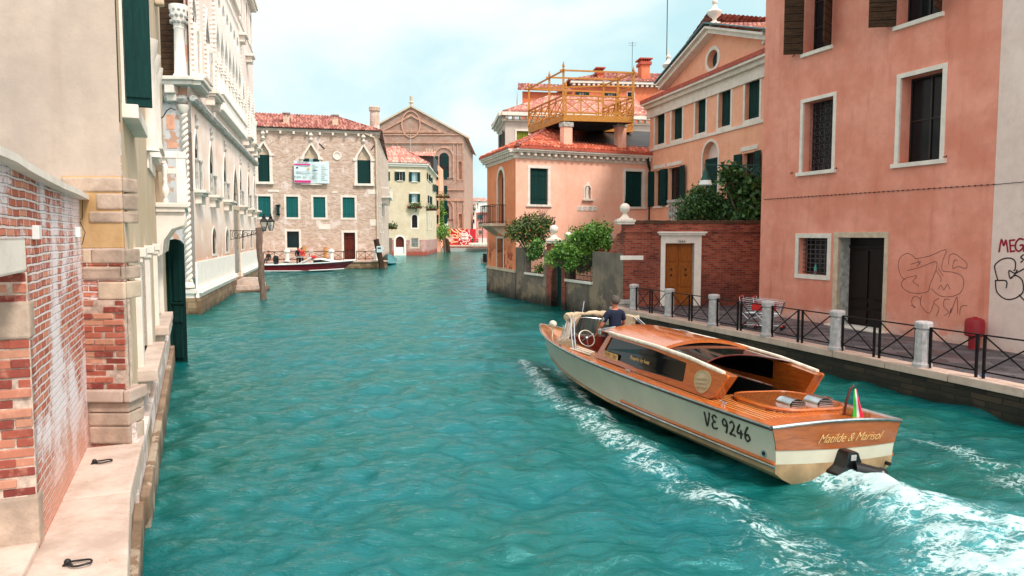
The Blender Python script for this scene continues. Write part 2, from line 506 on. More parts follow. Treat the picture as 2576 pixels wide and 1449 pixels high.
def wood(key, c1, c2, rough=.35, along=(1, 12, 12), plank=0, coat=0, bump=.05, pax=0, seam=None, rot=0):
    t = NT(key); v = t.map(along)
    n1 = t.noise(3, 6, .65, v, 1.2)
    c = t.mix(t.ramp(n1, .3, .7), c1, c2)
    c = t.mix(t.math('MULTIPLY', t.noise(1.2, 3), .5), c, tuple(x * .75 for x in c1))
    nr = t.bump(n1, bump, .005)
    if plank:
        sep = t.n('ShaderNodeSeparateXYZ'); t.l(t.co, sep.inputs[0])
        f = t.math('FRACT', t.math('MULTIPLY', sep.outputs[pax], 1 / plank))
        ln = t.math('LESS_THAN', t.math('ABSOLUTE', t.math('SUBTRACT', f, .5)), .055 if seam is None else seam[1])
        c = t.mix(ln, c, (seam[0] if seam else tuple(x * .25 for x in c1)))
        wn = t.n('ShaderNodeTexWhiteNoise', noise_dimensions='1D')
        t.l(t.math('FLOOR', t.math('ADD', t.math('MULTIPLY', sep.outputs[pax], 1 / plank), .5)), wn.inputs['W'])
        c = t.mix(t.math('MULTIPLY', wn.outputs['Value'], .35), c, tuple(x * .55 for x in c1))
        nr = t.bump(t.math('SUBTRACT', 1, ln), .3, .006, nr)
    t.b.inputs['Specular IOR Level'].default_value = .5 if coat else .2; t.b.inputs['Coat Weight'].default_value = coat; t.b.inputs['Coat Roughness'].default_value = .08
    M[key] = t.fin(c, rough, 0, nr); return M[key]
def glass(key, col=(.01, .015, .018), rough=.08, spec=.6):
    t = NT(key); n = t.noise(1.5, 2)
    M[key] = t.fin(t.mix(n, col, tuple(c * 1.8 + .002 for c in col)), rough, 0, t.bump(n, .05, .02), spec); return M[key]

plain('stone', rgb(230, 218, 206), .75, var=.06, bump=.3, sc=2.5)
plain('stone_white', rgb(246, 236, 226), .7, var=.04, bump=.25, sc=3)
plain('stone_grey', rgb(180, 178, 172), .85, var=.2, bump=.4)
plain('stone_warm', rgb(206, 184, 160), .85, var=.1, bump=.4, sc=4)
plain('iron', (.015, .014, .014), .5, .3, bump=.1)
plain('dark_wood', (.02, .012, .01), .5, bump=.1)
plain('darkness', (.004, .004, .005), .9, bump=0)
plain('lead', rgb(96, 128, 134), .6, .2)
glass('glass_dark', (.006, .007, .009), .12, .25); glass('glass_teal', (.006, .035, .04), .12, .3)
glass('glass_pale', rgb(120, 150, 155), .15)
glass('boat_glass', (.004, .004, .005), .05, .45)
plain('white_paint', rgb(225, 225, 222), .45, bump=.05, var=.05)
plain('curtain', rgb(190, 200, 200), .9, bump=.2)
wood('green_shutter', (.002, .030, .028), (.004, .056, .05), .75, (8, 8, 1), plank=.16, pax=0, bump=.2)
wood('teal_shutter', (.006, .11, .11), (.01, .16, .155), .65, (8, 8, 1), plank=.22, pax=0, bump=.2)
wood('lime_shutter', rgb(120, 130, 30), rgb(150, 160, 50), .65, (8, 8, 1), plank=.2, pax=0, bump=.2)
wood('brown_shutter', rgb(52, 36, 26), rgb(96, 70, 48), .8, (1, 8, 8), plank=.24, pax=2, bump=.3)
wood('brown_door', rgb(88, 30, 22), rgb(116, 50, 34), .5, (8, 8, 1), plank=.5, pax=0)
wood('dark_door', (.010, .005, .005), (.02, .010, .009), .45, (8, 8, 1))
wood('oak_door', rgb(136, 72, 22), rgb(180, 104, 40), .45, (8, 8, 1), bump=.15)
wood('pile', rgb(92, 74, 66), rgb(150, 124, 110), .9, (7, 7, .8), bump=.6)
wood('dark_pile', rgb(46, 34, 28), rgb(84, 62, 48), .9, (7, 7, .8), bump=.6)
wood('terrace_wood', rgb(178, 116, 50), rgb(212, 150, 78), .6, (2, 2, 2), bump=.1)
tiles('tiles_orange', rgb(160, 68, 48), rgb(202, 98, 70), rgb(226, 140, 108))
tiles('tiles_red', rgb(124, 66, 58), rgb(170, 98, 86), rgb(212, 158, 142))
tiles('tiles_pale', rgb(176, 104, 92), rgb(210, 140, 124), rgb(232, 188, 172))
# ---------------------------------------------------------------- camera, sun, sky
cam = bpy.data.cameras.new('camera'); co_ = bpy.data.objects.new('camera', cam); COL.objects.link(co_)
cam.sensor_width = 36; cam.lens = FPX / 2576 * 36; cam.clip_end = 2000; cam.clip_start = .05
co_.location = (0, 0, CZ); co_.rotation_euler = (math.radians(90) - PITCH, 0, 0); S.camera = co_
SUN_EL, SUN_AZ = math.radians(52), math.radians(134)     # azimuth clockwise from +Y: behind and to the right
sd = bpy.data.lights.new('sun', 'SUN'); sd.energy = 2.8; sd.angle = math.radians(10); sd.color = (1, .95, .87)
so = bpy.data.objects.new('sun', sd); COL.objects.link(so)
sdir = Vector((math.sin(SUN_AZ) * math.cos(SUN_EL), math.cos(SUN_AZ) * math.cos(SUN_EL), math.sin(SUN_EL)))
so.rotation_euler = sdir.to_track_quat('Z', 'Y').to_euler(); so.location = (20, -10, 40)
wd = bpy.data.worlds.new('World'); S.world = wd; wd.use_nodes = True
nt = wd.node_tree; bg = nt.nodes['Background']
sky = nt.nodes.new('ShaderNodeTexSky'); sky.sky_type = 'NISHITA'; sky.sun_disc = False
sky.sun_elevation = SUN_EL; sky.sun_rotation = SUN_AZ; sky.air_density = 1.2; sky.dust_density = 2.0
tc = nt.nodes.new('ShaderNodeTexCoord')
mp = nt.nodes.new('ShaderNodeMapping'); mp.inputs['Scale'].default_value = (1, 1, 2.1); mp.inputs['Location'].default_value = (.35, .1, .2); nt.links.new(tc.outputs['Generated'], mp.inputs[0])
nz = nt.nodes.new('ShaderNodeTexNoise'); nz.inputs['Scale'].default_value = 2.1; nz.inputs['Detail'].default_value = 7; nz.inputs['Roughness'].default_value = .52; nz.inputs['Distortion'].default_value = .35
nt.links.new(mp.outputs[0], nz.inputs['Vector'])
mr = nt.nodes.new('ShaderNodeMapRange'); mr.interpolation_type = 'SMOOTHSTEP'; mr.inputs[1].default_value = .38; mr.inputs[2].default_value = .62
nt.links.new(nz.outputs['Fac'], mr.inputs[0])
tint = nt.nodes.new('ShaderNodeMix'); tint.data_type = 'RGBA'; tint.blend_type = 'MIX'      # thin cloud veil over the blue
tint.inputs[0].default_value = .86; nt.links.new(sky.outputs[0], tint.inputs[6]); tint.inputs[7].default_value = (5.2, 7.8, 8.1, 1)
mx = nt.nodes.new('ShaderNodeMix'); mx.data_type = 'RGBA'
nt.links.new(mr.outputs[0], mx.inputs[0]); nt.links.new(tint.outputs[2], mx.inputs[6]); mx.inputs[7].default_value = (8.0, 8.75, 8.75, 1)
vd = nt.nodes.new('ShaderNodeVectorMath'); vd.operation = 'DOT_PRODUCT'; nt.links.new(tc.outputs['Generated'], vd.inputs[0]); vd.inputs[1].default_value = tuple(sdir)   # unseen glow added to the veil round the sun, brightening the right-bank walls
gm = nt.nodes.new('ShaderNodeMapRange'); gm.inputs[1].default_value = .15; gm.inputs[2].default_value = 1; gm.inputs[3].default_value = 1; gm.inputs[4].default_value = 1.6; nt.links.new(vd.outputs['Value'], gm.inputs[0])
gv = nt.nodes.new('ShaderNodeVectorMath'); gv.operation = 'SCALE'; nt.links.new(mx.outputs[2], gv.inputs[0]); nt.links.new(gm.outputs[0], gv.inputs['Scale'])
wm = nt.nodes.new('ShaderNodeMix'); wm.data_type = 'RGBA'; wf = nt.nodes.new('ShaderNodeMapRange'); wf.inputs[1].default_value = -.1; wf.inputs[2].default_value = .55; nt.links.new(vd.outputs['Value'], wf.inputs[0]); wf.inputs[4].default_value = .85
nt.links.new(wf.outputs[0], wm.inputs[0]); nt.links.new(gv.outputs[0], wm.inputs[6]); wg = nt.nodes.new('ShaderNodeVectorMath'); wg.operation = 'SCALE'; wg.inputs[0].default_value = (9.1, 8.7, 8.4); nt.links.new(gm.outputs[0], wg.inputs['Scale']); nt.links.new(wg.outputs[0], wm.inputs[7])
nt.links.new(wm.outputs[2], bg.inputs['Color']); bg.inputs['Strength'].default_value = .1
S.view_settings.view_transform = 'Standard'; S.view_settings.look = 'None'; S.view_settings.exposure = 0.32; S.view_settings.gamma = 1
S.render.engine = 'CYCLES'

# ---------------------------------------------------------------- water
def polyd(X, Y, pts):
    """distance to a polyline and position along it (0..1)"""
    best = np.full(X.shape, 1e9); tt = np.zeros(X.shape); n = len(pts) - 1
    for i in range(n):
        ax, ay = pts[i]; bx, by = pts[i + 1]; dx, dy = bx - ax, by - ay; L = dx * dx + dy * dy
        t = np.clip(((X - ax) * dx + (Y - ay) * dy) / L, 0, 1)
        d = np.hypot(X - ax - t * dx, Y - ay - t * dy); k = d < best
        best = np.where(k, d, best); tt = np.where(k, (i + t) / n, tt)
    return best, tt
def pz(*pp): return [tuple(on_z(a, b, 0)[:2]) for a, b in pp]
def make_water():
    R, A = 760, 900
    r = 2.2 * (300 / 2.2) ** (np.arange(R) / (R - 1)); a = np.radians(np.linspace(-58, 58, A))
    rr, aa = np.meshgrid(r, a, indexing='ij'); X = rr * np.sin(aa); Y = rr * np.cos(aa)
    step = rr * (math.log(300 / 2.2) / (R - 1)); Z = np.zeros_like(X)
    rng = np.random.default_rng(5)
    # foam bands along the boat and in its wash
    band = pz((1312, 905), (1370, 975), (1480, 1065), (1640, 1165), (1830, 1270), (2060, 1420), (2200, 1560))
    d1, t1 = polyd(X, Y, band)
    w1 = .3 + .75 * t1
    f = np.clip(1.15 - d1 / w1, 0, 1) * (0.69 - .22 * t1)
    bow = pz((1330, 930), (1400, 925), (1425, 950), (1470, 1010), (1540, 1060))
    d2, t2 = polyd(X, Y, bow); f = np.maximum(f, np.clip(1.1 - d2 / .26, 0, 1) * .74)
    wash = pz((2080, 1195), (2230, 1250), (2420, 1330), (2576, 1420), (2760, 1560))
    d3, t3 = polyd(X, Y, wash); w3 = .42 + 1.5 * t3
    fw = np.clip(1.25 - d3 / w3, 0, 1); f = np.maximum(f, fw * .88)
    stb = pz((2250, 1085), (2380, 1130), (2520, 1190), (2700, 1270))
    d4, t4 = polyd(X, Y, stb); f = np.maximum(f, np.clip(1.1 - d4 / (.3 + .9 * t4), 0, 1) * .5)
    lace = pz((1900, 1400), (2100, 1440), (2300, 1500))
    d5, t5 = polyd(X, Y, lace); f = np.maximum(f, np.clip(1.1 - d5 / .9, 0, 1) * .5)
    # little slops against the left wall
    lw = pz((350, 1300), (362, 1165), (395, 1080), (421, 915))
    d6, _ = polyd(X, Y, lw); f = np.maximum(f, np.clip(1.0 - d6 / .12, 0, 1) * .6)
    calm = np.clip(1 - fw, 0, 1)
    # wind chop
    for k in range(110):
        lam = .28 * (3.6 / .28) ** (rng.random() ** 1.15)
        th = rng.normal(0, .75) + math.radians(100 if k % 3 else 35)
        ph = rng.random() * 6.28; kx, ky = 2 * PI / lam * math.cos(th), 2 * PI / lam * math.sin(th)
        amp = .0064 * lam ** .9 * (1 if lam < 1.6 else .55)
        fade = np.clip((lam / step - 2.6) / 3, 0, 1)
        env = .65 + .35 * np.sin(X * .31 * math.cos(k) + Y * .23 * math.sin(k) + k)
        q = np.sin(kx * X + ky * Y + ph + .5 * np.sin(.7 * kx * Y - .6 * ky * X + k)); Z += amp * fade * env * (q + .35 * np.cos(2 * (kx * X + ky * Y + ph)))
    # ship waves: a trough beside the hull, crests outside
    hull = pz((1425, 930), (1700, 1090), (1955, 1215), (2200, 1380), (2330, 1449))
    dh, th_ = polyd(X, Y, hull)
    Z += -.07 * np.exp(-((dh - .15) / .35) ** 2) + .075 * np.exp(-((dh - .9 - .5 * th_) / .3) ** 2) - .03 * np.exp(-((dh - 1.7 - .6 * th_) / .4) ** 2) + .035 * np.exp(-((dh - 2.5 - .6 * th_) / .4) ** 2)
    turb = np.zeros_like(X)
    for k in range(60):
        lam = .14 * (1.1 / .14) ** rng.random(); th = rng.random() * 6.28; ph = rng.random() * 6.28
        fade = np.clip((lam / step - 2.2) / 2, 0, 1)
        turb += .012 * lam ** .6 * fade * np.abs(np.sin(PI / lam * (math.cos(th) * X + math.sin(th) * Y) + ph + 1.5 * np.sin(X * 3 + Y * 2 + k)))
    turb -= turb.mean(); Z += fw * (turb * .9 + .02) * np.clip(t3 * 4 + .12, 0, 1) + np.clip(f, 0, 1) * turb * .25
    me = bpy.data.meshes.new('water')
    n = R * A; co = np.empty((n, 3), np.float32); co[:, 0] = X.ravel(); co[:, 1] = Y.ravel(); co[:, 2] = Z.ravel()
    idx = np.arange(n).reshape(R, A)
    q = np.stack([idx[:-1, :-1], idx[:-1, 1:], idx[1:, 1:], idx[1:, :-1]], -1).reshape(-1, 4)
    me.vertices.add(n); me.vertices.foreach_set('co', co.ravel())
    m = len(q); me.loops.add(m * 4); me.polygons.add(m)
    me.loops.foreach_set('vertex_index', q.ravel().astype(np.int32)); me.polygons.foreach_set('loop_start', np.arange(0, m * 4, 4, dtype=np.int32))
    me.polygons.foreach_set('use_smooth', np.ones(m, bool)); me.update(calc_edges=True)
    at = me.attributes.new('foam', 'FLOAT', 'POINT'); at.data.foreach_set('value', f.ravel().astype(np.float32))
    at = me.attributes.new('wash', 'FLOAT', 'POINT'); at.data.foreach_set('value', (fw * np.clip(1.2 - t3 * .5, 0, 1)).ravel().astype(np.float32))
    t = NT('water')
    fo = t.n('ShaderNodeAttribute', attribute_name='foam').outputs['Fac']; wa = t.n('ShaderNodeAttribute', attribute_name='wash').outputs['Fac']
    body = t.mix(t.ramp(t.noise(.22, 4), .35, .65), (.001, .105, .114), (.004, .092, .072))
    body = t.mix(t.math('MULTIPLY', wa, .6), body, (.10, .36, .38))
    n1 = t.noise(3.0, 7, .62, t.map((1, 1.3, 1)), 1.8); n2 = t.noise(8, 9, .78, None, 1.6)
    rid = t.math('ABSOLUTE', t.math('SUBTRACT', n1, .5))                  # lacy cells
    lace_ = t.math('ADD', t.math('MULTIPLY', t.ramp(rid, 0, .12, 1, 0), .34), t.math('MULTIPLY', n2, .82))
    patch = t.ramp(t.noise(1.3, 6, .7, None, 1.0), .36, .66)
    dens = t.math('MULTIPLY', fo, t.math('ADD', .42, t.math('MULTIPLY', patch, .62)))
    fm = t.math('MULTIPLY', t.ramp(t.math('ADD', lace_, dens), .93, 1.3), .82)
    b1 = t.bump(t.noise(1.5, 7, .62, t.map((1, 2.0, 1)), .9), .6, .12)
    b1 = t.bump(t.noise(6.0, 5, .65, t.map((.75, 1.7, 1)), .7), .7, .03, b1)
    df = t.n('ShaderNodeBsdfDiffuse'); t.l(t.mix(fm, body, (.62, .76, .77)), df.inputs['Color']); t.l(b1, df.inputs['Normal'])
    gs = t.n('ShaderNodeBsdfGlossy'); gs.inputs['Roughness'].default_value = .09; t.l(b1, gs.inputs['Normal'])
    fr = t.n('ShaderNodeFresnel'); fr.inputs['IOR'].default_value = 1.85; t.l(b1, fr.inputs['Normal'])
    t.l(t.mix(t.ramp(fr.outputs[0], .12, .6), (.34, .88, .94), (.70, 1, 1)), gs.inputs['Color'])
    ms = t.n('ShaderNodeMixShader'); t.l(t.math('MULTIPLY', fr.outputs[0], t.math('SUBTRACT', 1, t.math('MULTIPLY', fm, .8))), ms.inputs[0]); t.l(df.outputs[0], ms.inputs[1]); t.l(gs.outputs[0], ms.inputs[2])
    t.l(ms.outputs[0], t.out.inputs['Surface']); me.materials.append(t.m)
    struct(link('water', me))
make_water()
# canal bed far below keeps the water from having an edge
m = MB(); m.box(-300, 300, -10, 400, -6, -4); plain('mud', rgb(60, 70, 55), .9, bump=0); struct(m.build('canal_bed', M['mud']))

# ---------------------------------------------------------------- pavements
stucco('quay_stone', rgb(196, 164, 148), rgb(214, 186, 170), rgb(120, 96, 84), streak=.3)
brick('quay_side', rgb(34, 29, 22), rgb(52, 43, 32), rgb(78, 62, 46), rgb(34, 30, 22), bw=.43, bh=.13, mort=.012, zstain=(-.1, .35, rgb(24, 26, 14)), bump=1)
stucco('slabs', rgb(62, 56, 60), rgb(84, 76, 80), rgb(34, 30, 32), streak=.5)
def paving(key):
    t = NT(key); mp_ = t.map((1, 1, 1), rot=(0, 0, .35))
    b = t.n('ShaderNodeTexBrick'); t.l(mp_, b.inputs['Vector']); b.inputs['Scale'].default_value = 1; b.inputs['Brick Width'].default_value = .9; b.inputs['Row Height'].default_value = .42
    b.inputs['Mortar Size'].default_value = .012; b.inputs['Color1'].default_value = (*rgb(74, 68, 74), 1); b.inputs['Color2'].default_value = (*rgb(112, 104, 108), 1); b.inputs['Mortar'].default_value = (*rgb(38, 34, 36), 1)
    c = t.mix(t.math('MULTIPLY', t.ramp(t.noise(1.1, 6, .7), .4, .65), .7), b.outputs['Color'], rgb(48, 42, 46))
    h = t.math('SUBTRACT', t.math('MULTIPLY', t.noise(12, 4), .4), b.outputs['Fac'])
    M[key] = t.fin(c, t.ramp(t.noise(1.4, 4), .4, .6, .45, .85), 0, t.bump(h, .5, .012)); return M[key]
paving('paving')
QE = [(3.9, 29.55), (4.59, 27.69), (6.9, 21.28), (9.51, 13.56), (12.6, 4.0), (13.4, 1.0)]
ZQ = .65
nrm = [Vector((.94, .34))] * len(QE)
inn = [(p[0] + .46 * n.x, p[1] + .46 * n.y) for p, n in zip(QE, nrm)]
m = MB(); m.hprism(inn + [(30, 1), (30, 45), (9.5, 32), (3.9 + .5, 30.4)], -1.5, ZQ - .012); struct(m.build('pavement', M['paving']))
m = MB()
for i in range(len(QE) - 1):
    a, b = Vector(QE[i]), Vector(QE[i + 1]); L = (b - a).length; k = max(1, int(L / 1.5)); 
    ia, ib = Vector(inn[i]), Vector(inn[i + 1])
    for j in range(k):
        p, q = a.lerp(b, (j + .006) / k), a.lerp(b, (j + .994) / k); r_, s_ = ia.lerp(ib, (j + .994) / k), ia.lerp(ib, (j + .006) / k)
        dz = random.uniform(-.006, .006)
        m.hprism([tuple(p), tuple(q), tuple(r_), tuple(s_)], ZQ - .17, ZQ + .004 + dz)
struct(m.build('quay_edge', M['quay_stone'], bevel=.02))
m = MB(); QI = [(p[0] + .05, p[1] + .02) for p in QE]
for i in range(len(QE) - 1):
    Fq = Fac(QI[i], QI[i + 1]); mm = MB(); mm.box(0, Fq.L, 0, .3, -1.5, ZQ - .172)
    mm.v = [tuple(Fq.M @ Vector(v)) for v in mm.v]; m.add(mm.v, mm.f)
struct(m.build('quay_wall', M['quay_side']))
# ================================================================ RIGHT BANK
def closed_body(parent, F, u0, u1, z0, z1, depth, mat, name='rear_wall'):
    """the three walls behind a facade"""
    m = MB()
    m.quad((u0, depth, z0), (u0, .0, z0), (u0, .0, z1), (u0, depth, z1))
    m.quad((u1, .0, z0), (u1, depth, z0), (u1, depth, z1), (u1, .0, z1))
    m.quad((u1, depth, z0), (u0, depth, z0), (u0, depth, z1), (u1, depth, z1))
    m.quad((u0, 0, z1 - .01), (u1, 0, z1 - .01), (u1, depth, z1 - .01), (u0, depth, z1 - .01))
    return m.build(name, mat, parent, F.M)
stucco('pink', rgb(236, 156, 134), rgb(220, 132, 108), rgb(190, 102, 78), rgb(236, 208, 196), (.2, 1.3), .24, (-.4, .3, rgb(176, 110, 92)), streak=.5)
stucco('pink_up', rgb(238, 160, 142), rgb(228, 142, 122), rgb(206, 114, 92), streak=.5)
stucco('offwhite', rgb(236, 210, 200), rgb(228, 200, 190), rgb(196, 160, 140), rgb(216, 128, 100), (-.2, .9), .3, streak=.3)
stucco('peach', rgb(246, 180, 148), rgb(238, 166, 134), rgb(216, 130, 98), streak=.45)
stucco('salmon', rgb(248, 192, 168), rgb(244, 178, 152), rgb(226, 142, 112), streak=.4)
stucco('orange', rgb(236, 144, 98), rgb(226, 126, 82), rgb(244, 190, 150), rgb(150, 60, 40), (2.6, 4.2), .12, streak=.4)
stucco('grey_render', rgb(104, 92, 84), rgb(136, 120, 106), rgb(62, 54, 46), rgb(150, 128, 106), (1.2, 3.4), .12, (-.1, .9, rgb(34, 32, 22)), streak=.7)
brick('brick_red', rgb(116, 42, 30), rgb(170, 74, 52), rgb(200, 108, 80), rgb(150, 112, 98), bw=.27, bh=.085, dirty=rgb(66, 26, 26), bump=1.1, mort=.013)
brick('brick_pier', rgb(120, 44, 32), rgb(156, 64, 46), rgb(180, 90, 66), rgb(120, 90, 80), bw=.27, bh=.085, zstain=(.1, .8, rgb(40, 26, 18)))

# ---- pink house ----
F = Fac((9.05, 27.0), (9.05 + .355 * 14.2, 12.8), ZQ - .02)
pinkF = F
b = thing('pink_house', 'tall salmon pink stucco house with brown shutters and a dark double door beside the quay', 'house', F.a + Vector((0, 0, ZQ)))
uE = F.q('m', 2487, 800)[0]
wins = []
def R(sh, *a, **k): return F.rect(sh, *a, **k)
r_small = R('8', 352, 562, 94, 360); r_door = R('8', 634, 968, 92, 770); r_door = (r_door[0], r_door[1], .0, r_door[3])
r_gr = R('7', 306, 480, 578, 990); r_big = R('7', 868, 1110, 428, 935)
r_ul = R('7', 322, 480, -330, 285); r_ur = R('7', 866, 1125, -560, 108)
ul_top = r_ul[3]; r_ur = (r_ur[0], r_ur[1], r_ur[2], r_ur[2] + (r_ul[3] - r_ul[2]) * 1.02)
holes = [shape(*r) for r in (r_small, r_gr, r_big, r_ul, r_ur, r_door)]
H1 = 14.5
# door hole must meet the ground: notch the outline
out = [(0, 0), (r_door[0], 0), (r_door[0], r_door[3]), (r_door[1], r_door[3]), (r_door[1], 0), (uE, 0), (uE, H1), (0, H1)]
w_ = wall(b, F, out, holes[:5], M['pink'], reveal=.42)
m = MB(); m.quad((r_door[0], 0, 0), (r_door[0], .5, 0), (r_door[0], .5, r_door[3]), (r_door[0], 0, r_door[3]))
m.quad((r_door[1], .5, 0), (r_door[1], 0, 0), (r_door[1], 0, r_door[3]), (r_door[1], .5, r_door[3]))
m.quad((r_door[0], .5, r_door[3]), (r_door[1], .5, r_door[3]), (r_door[1], 0, r_door[3]), (r_door[0], 0, r_door[3]))
m.build('door_reveal', M['stone_grey'], b, F.M)
closed_body(b, F, 0, uE - .002, 0, H1, 8, M['pink_up'])
wn = window(b, F, r_small, fw=.15, rec=.36, mull=None, frame=M['stone'])
def bars(parent, F, r, y, nx, nz, t=.02, name='window_grille', mat='iron'):
    m = MB(); u0, u1, z0, z1 = r
    for i in range(nx):
        x = u0 + (u1 - u0) * (i + .5) / nx; m.box(x - t / 2, x + t / 2, y, y + t, z0, z1)
    for i in range(nz):
        z = z0 + (z1 - z0) * (i + .5) / nz; m.box(u0, u1, y - t * .8, y - .001, z - t / 2, z + t / 2)
    return m.build(name, M[mat], parent, F.M)
plain('rust_iron', rgb(90, 84, 88), .6, .4)
bars(wn, F, r_small, .2, 6, 8, .024, mat='rust_iron')
wn = window(b, F, r_gr, fw=.12, rec=.4, mull=None, sill=.07)
m = MB(); u0, u1, z0, z1 = r_gr; nx = 6; s_ = (u1 - u0) / nx; nz_ = int((z1 - z0) / s_)
for i in range(nx):
    for j in range(nz_):
        cx, cz_ = u0 + (i + .5) * s_, z0 + (j + .5) * (z1 - z0) / nz_
        rr_ = s_ * (.42 if (i + j) % 2 else .3)
        m.tube([(cx + rr_ * math.cos(t * PI / 4), .3, cz_ + rr_ * math.sin(t * PI / 4)) for t in range(8)], .007, 4, closed=True)
for i in range(nx + 1): m.box(u0 + i * s_ - .005, u0 + i * s_ + .005, .295, .305, z0, z1)
m.build('ornamental_grille', M['rust_iron'], wn, F.M)
wn = window(b, F, r_big, fw=.13, rec=.42, mull=(1, 1), sill=.05)
for r in (r_ul, r_ur):
    window(b, F, r, fw=.0, rec=.42, mull=(1, 3), sill=.06, shut='half' if r is r_ul else 'half', shutmat=M['brown_shutter'])
# door
m = MB(); m.box(r_door[0] - .18, r_door[0], -.035, .1, 0, r_door[3]); m.box(r_door[1], r_door[1] + .13, -.035, .1, 0, r_door[3]); m.box(r_door[0] - .18, r_door[1] + .13, -.04, .1, r_door[3], r_door[3] + .17)
dr = MB(); u0, u1, z0, z1 = r_door; mid = (u0 + u1) / 2
dr.box(u0, u1, .46, .5, z0, z1)
door = dr.build('door', M['dark_door'], b, F.M)
m.build('door_frame', M['stone_warm'], door, F.M, bevel=.008)
m = MB()
for a, c in ((u0 + .03, mid - .02), (mid + .02, u1 - .03)):
    for p, q in ((.05, .2), (.24, .3), (.34, .9)):
        zz0, zz1 = z0 + (z1 - z0) * p * .95, z0 + (z1 - z0) * q * .95
        m.box(a + .1, c - .1, .42, .461, zz0, zz1)
m.box(u0, u1, .41, .462, z1 - .32, z1 - .24)
m.build('door_panel', M['dark_door'], door, F.M, bevel=.012)
m = MB(); m.box(u0 - .24, u1 + .2, -.28, .5, -.02, .05); m.build('doorstep', M['stone'], b, F.M, bevel=.01)
for (px_, py_) in ((258, 325), (812, 152), (246, 1003), (503, 977), (1136, 910)):
    u, z = F.q('7', px_, py_); m = MB(); m.tube([(u - .09, -.01, z), (u - .02, -.05, z + .01), (u + .06, -.05, z - .005), (u + .08, -.08, z + .03)], .012, 5)
    m.build('shutter_hook', M['iron'], b, F.M)
# ---- pale house at the right edge ----
b = thing('white_house', 'pale pinkish white house with graffiti at the right edge of the picture', 'house', F.P(uE, 0))
m = MB(); m.box(uE, uE + 8, -.012, 7, 0, H1 + 1); m.build('wall', M['offwhite'], b, F.M)
# ---- graffiti (paint lines on the two walls) ----
def strokes(name, F, sh, polys, r, mat, label, out=.004, smooth=3):
    m = MB()
    for pl in polys:
        P = [Vector(F.q(sh, *p)) for p in pl]
        pts = []
        for i in range(len(P) - 1):
            p0 = P[max(i - 1, 0)]; p1 = P[i]; p2 = P[i + 1]; p3 = P[min(i + 2, len(P) - 1)]
            for k in range(smooth):
                t = k / smooth
                pts.append(.5 * ((2 * p1) + (p2 - p0) * t + (2 * p0 - 5 * p1 + 4 * p2 - p3) * t * t + (3 * p1 - p0 - 3 * p2 + p3) * t ** 3))
        pts.append(P[-1])
        for i in range(len(pts) - 1):
            a, c = pts[i], pts[i + 1]; d = c - a
            if d.length < 1e-6: continue
            d.normalize(); nn = Vector((-d.y, d.x)) * r; e = d * r * .5
            y = -out
            m.quad((a.x - nn.x - e.x, y, a.y - nn.y - e.y), (c.x - nn.x + e.x, y, c.y - nn.y + e.y), (c.x + nn.x + e.x, y, c.y + nn.y + e.y), (a.x + nn.x - e.x, y, a.y + nn.y - e.y))
            out += 1e-6
    o = m.build(name, M[mat], None, F.M)
    return tag(o, label, 'graffiti')
plain('spray_black', rgb(110, 62, 60), .8, bump=0); plain('spray_red', rgb(160, 20, 50), .8, bump=0); plain('spray_dark', rgb(40, 30, 34), .8, bump=0)
strokes('graffiti', pinkF, '8', [
    [(1200, 240), (1145, 205), (1090, 235), (1075, 300), (1095, 370), (1125, 395)], [(1195, 245), (1300, 225), (1420, 178), (1400, 250), (1390, 310), (1405, 335), (1460, 340), (1530, 365), (1550, 420), (1525, 490), (1450, 520), (1370, 510), (1315, 460)],
    [(1140, 330), (1250, 300), (1340, 265), (1355, 290), (1340, 350), (1305, 430), (1290, 480), (1220, 495), (1150, 485), (1105, 450), (1098, 420), (1130, 385), (1210, 368), (1180, 410), (1220, 435), (1218, 445)],
    [(1165, 285), (1235, 265), (1210, 300)], [(1215, 250), (1228, 285)], [(1350, 330), (1385, 385), (1380, 410)], [(1365, 315), (1400, 370)],
    [(1365, 465), (1385, 435), (1405, 470), (1430, 430), (1450, 465)], [(1440, 285), (1445, 225), (1480, 208), (1530, 240), (1570, 275), (1565, 315), (1510, 300), (1470, 315), (1480, 260), (1505, 255)],
    [(1240, 540), (1195, 515), (1170, 560), (1200, 600), (1165, 580)], [(1245, 510), (1235, 560), (1250, 600), (1300, 640), (1330, 570)], [(1370, 530), (1330, 560), (1370, 600), (1350, 660)],
    [(1445, 540), (1410, 540), (1405, 590), (1440, 630), (1410, 655)], [(1440, 665), (1460, 600), (1455, 640), (1500, 520), (1505, 640)], [(1520, 650), (1530, 590), (1575, 585)]],
    .007, 'spray_black', 'thin black looping scrawl sprayed on the pink wall right of the dark door')
strokes('graffiti', pinkF, '8', [
    [(1808, 195), (1825, 105), (1842, 150), (1858, 110), (1872, 195)], [(1892, 195), (1885, 112)], [(1885, 112), (1922, 108)], [(1888, 150), (1915, 148)], [(1892, 192), (1922, 188)],
    [(1985, 105), (1955, 100), (1930, 130), (1928, 170), (1950, 190), (1978, 170), (1980, 145), (1960, 148)], [(1985, 190), (2015, 95), (2040, 190)], [(1995, 155), (2030, 150)]],
    .022, 'spray_red', 'red hand painted letters MEGA on the pale wall', out=.018)
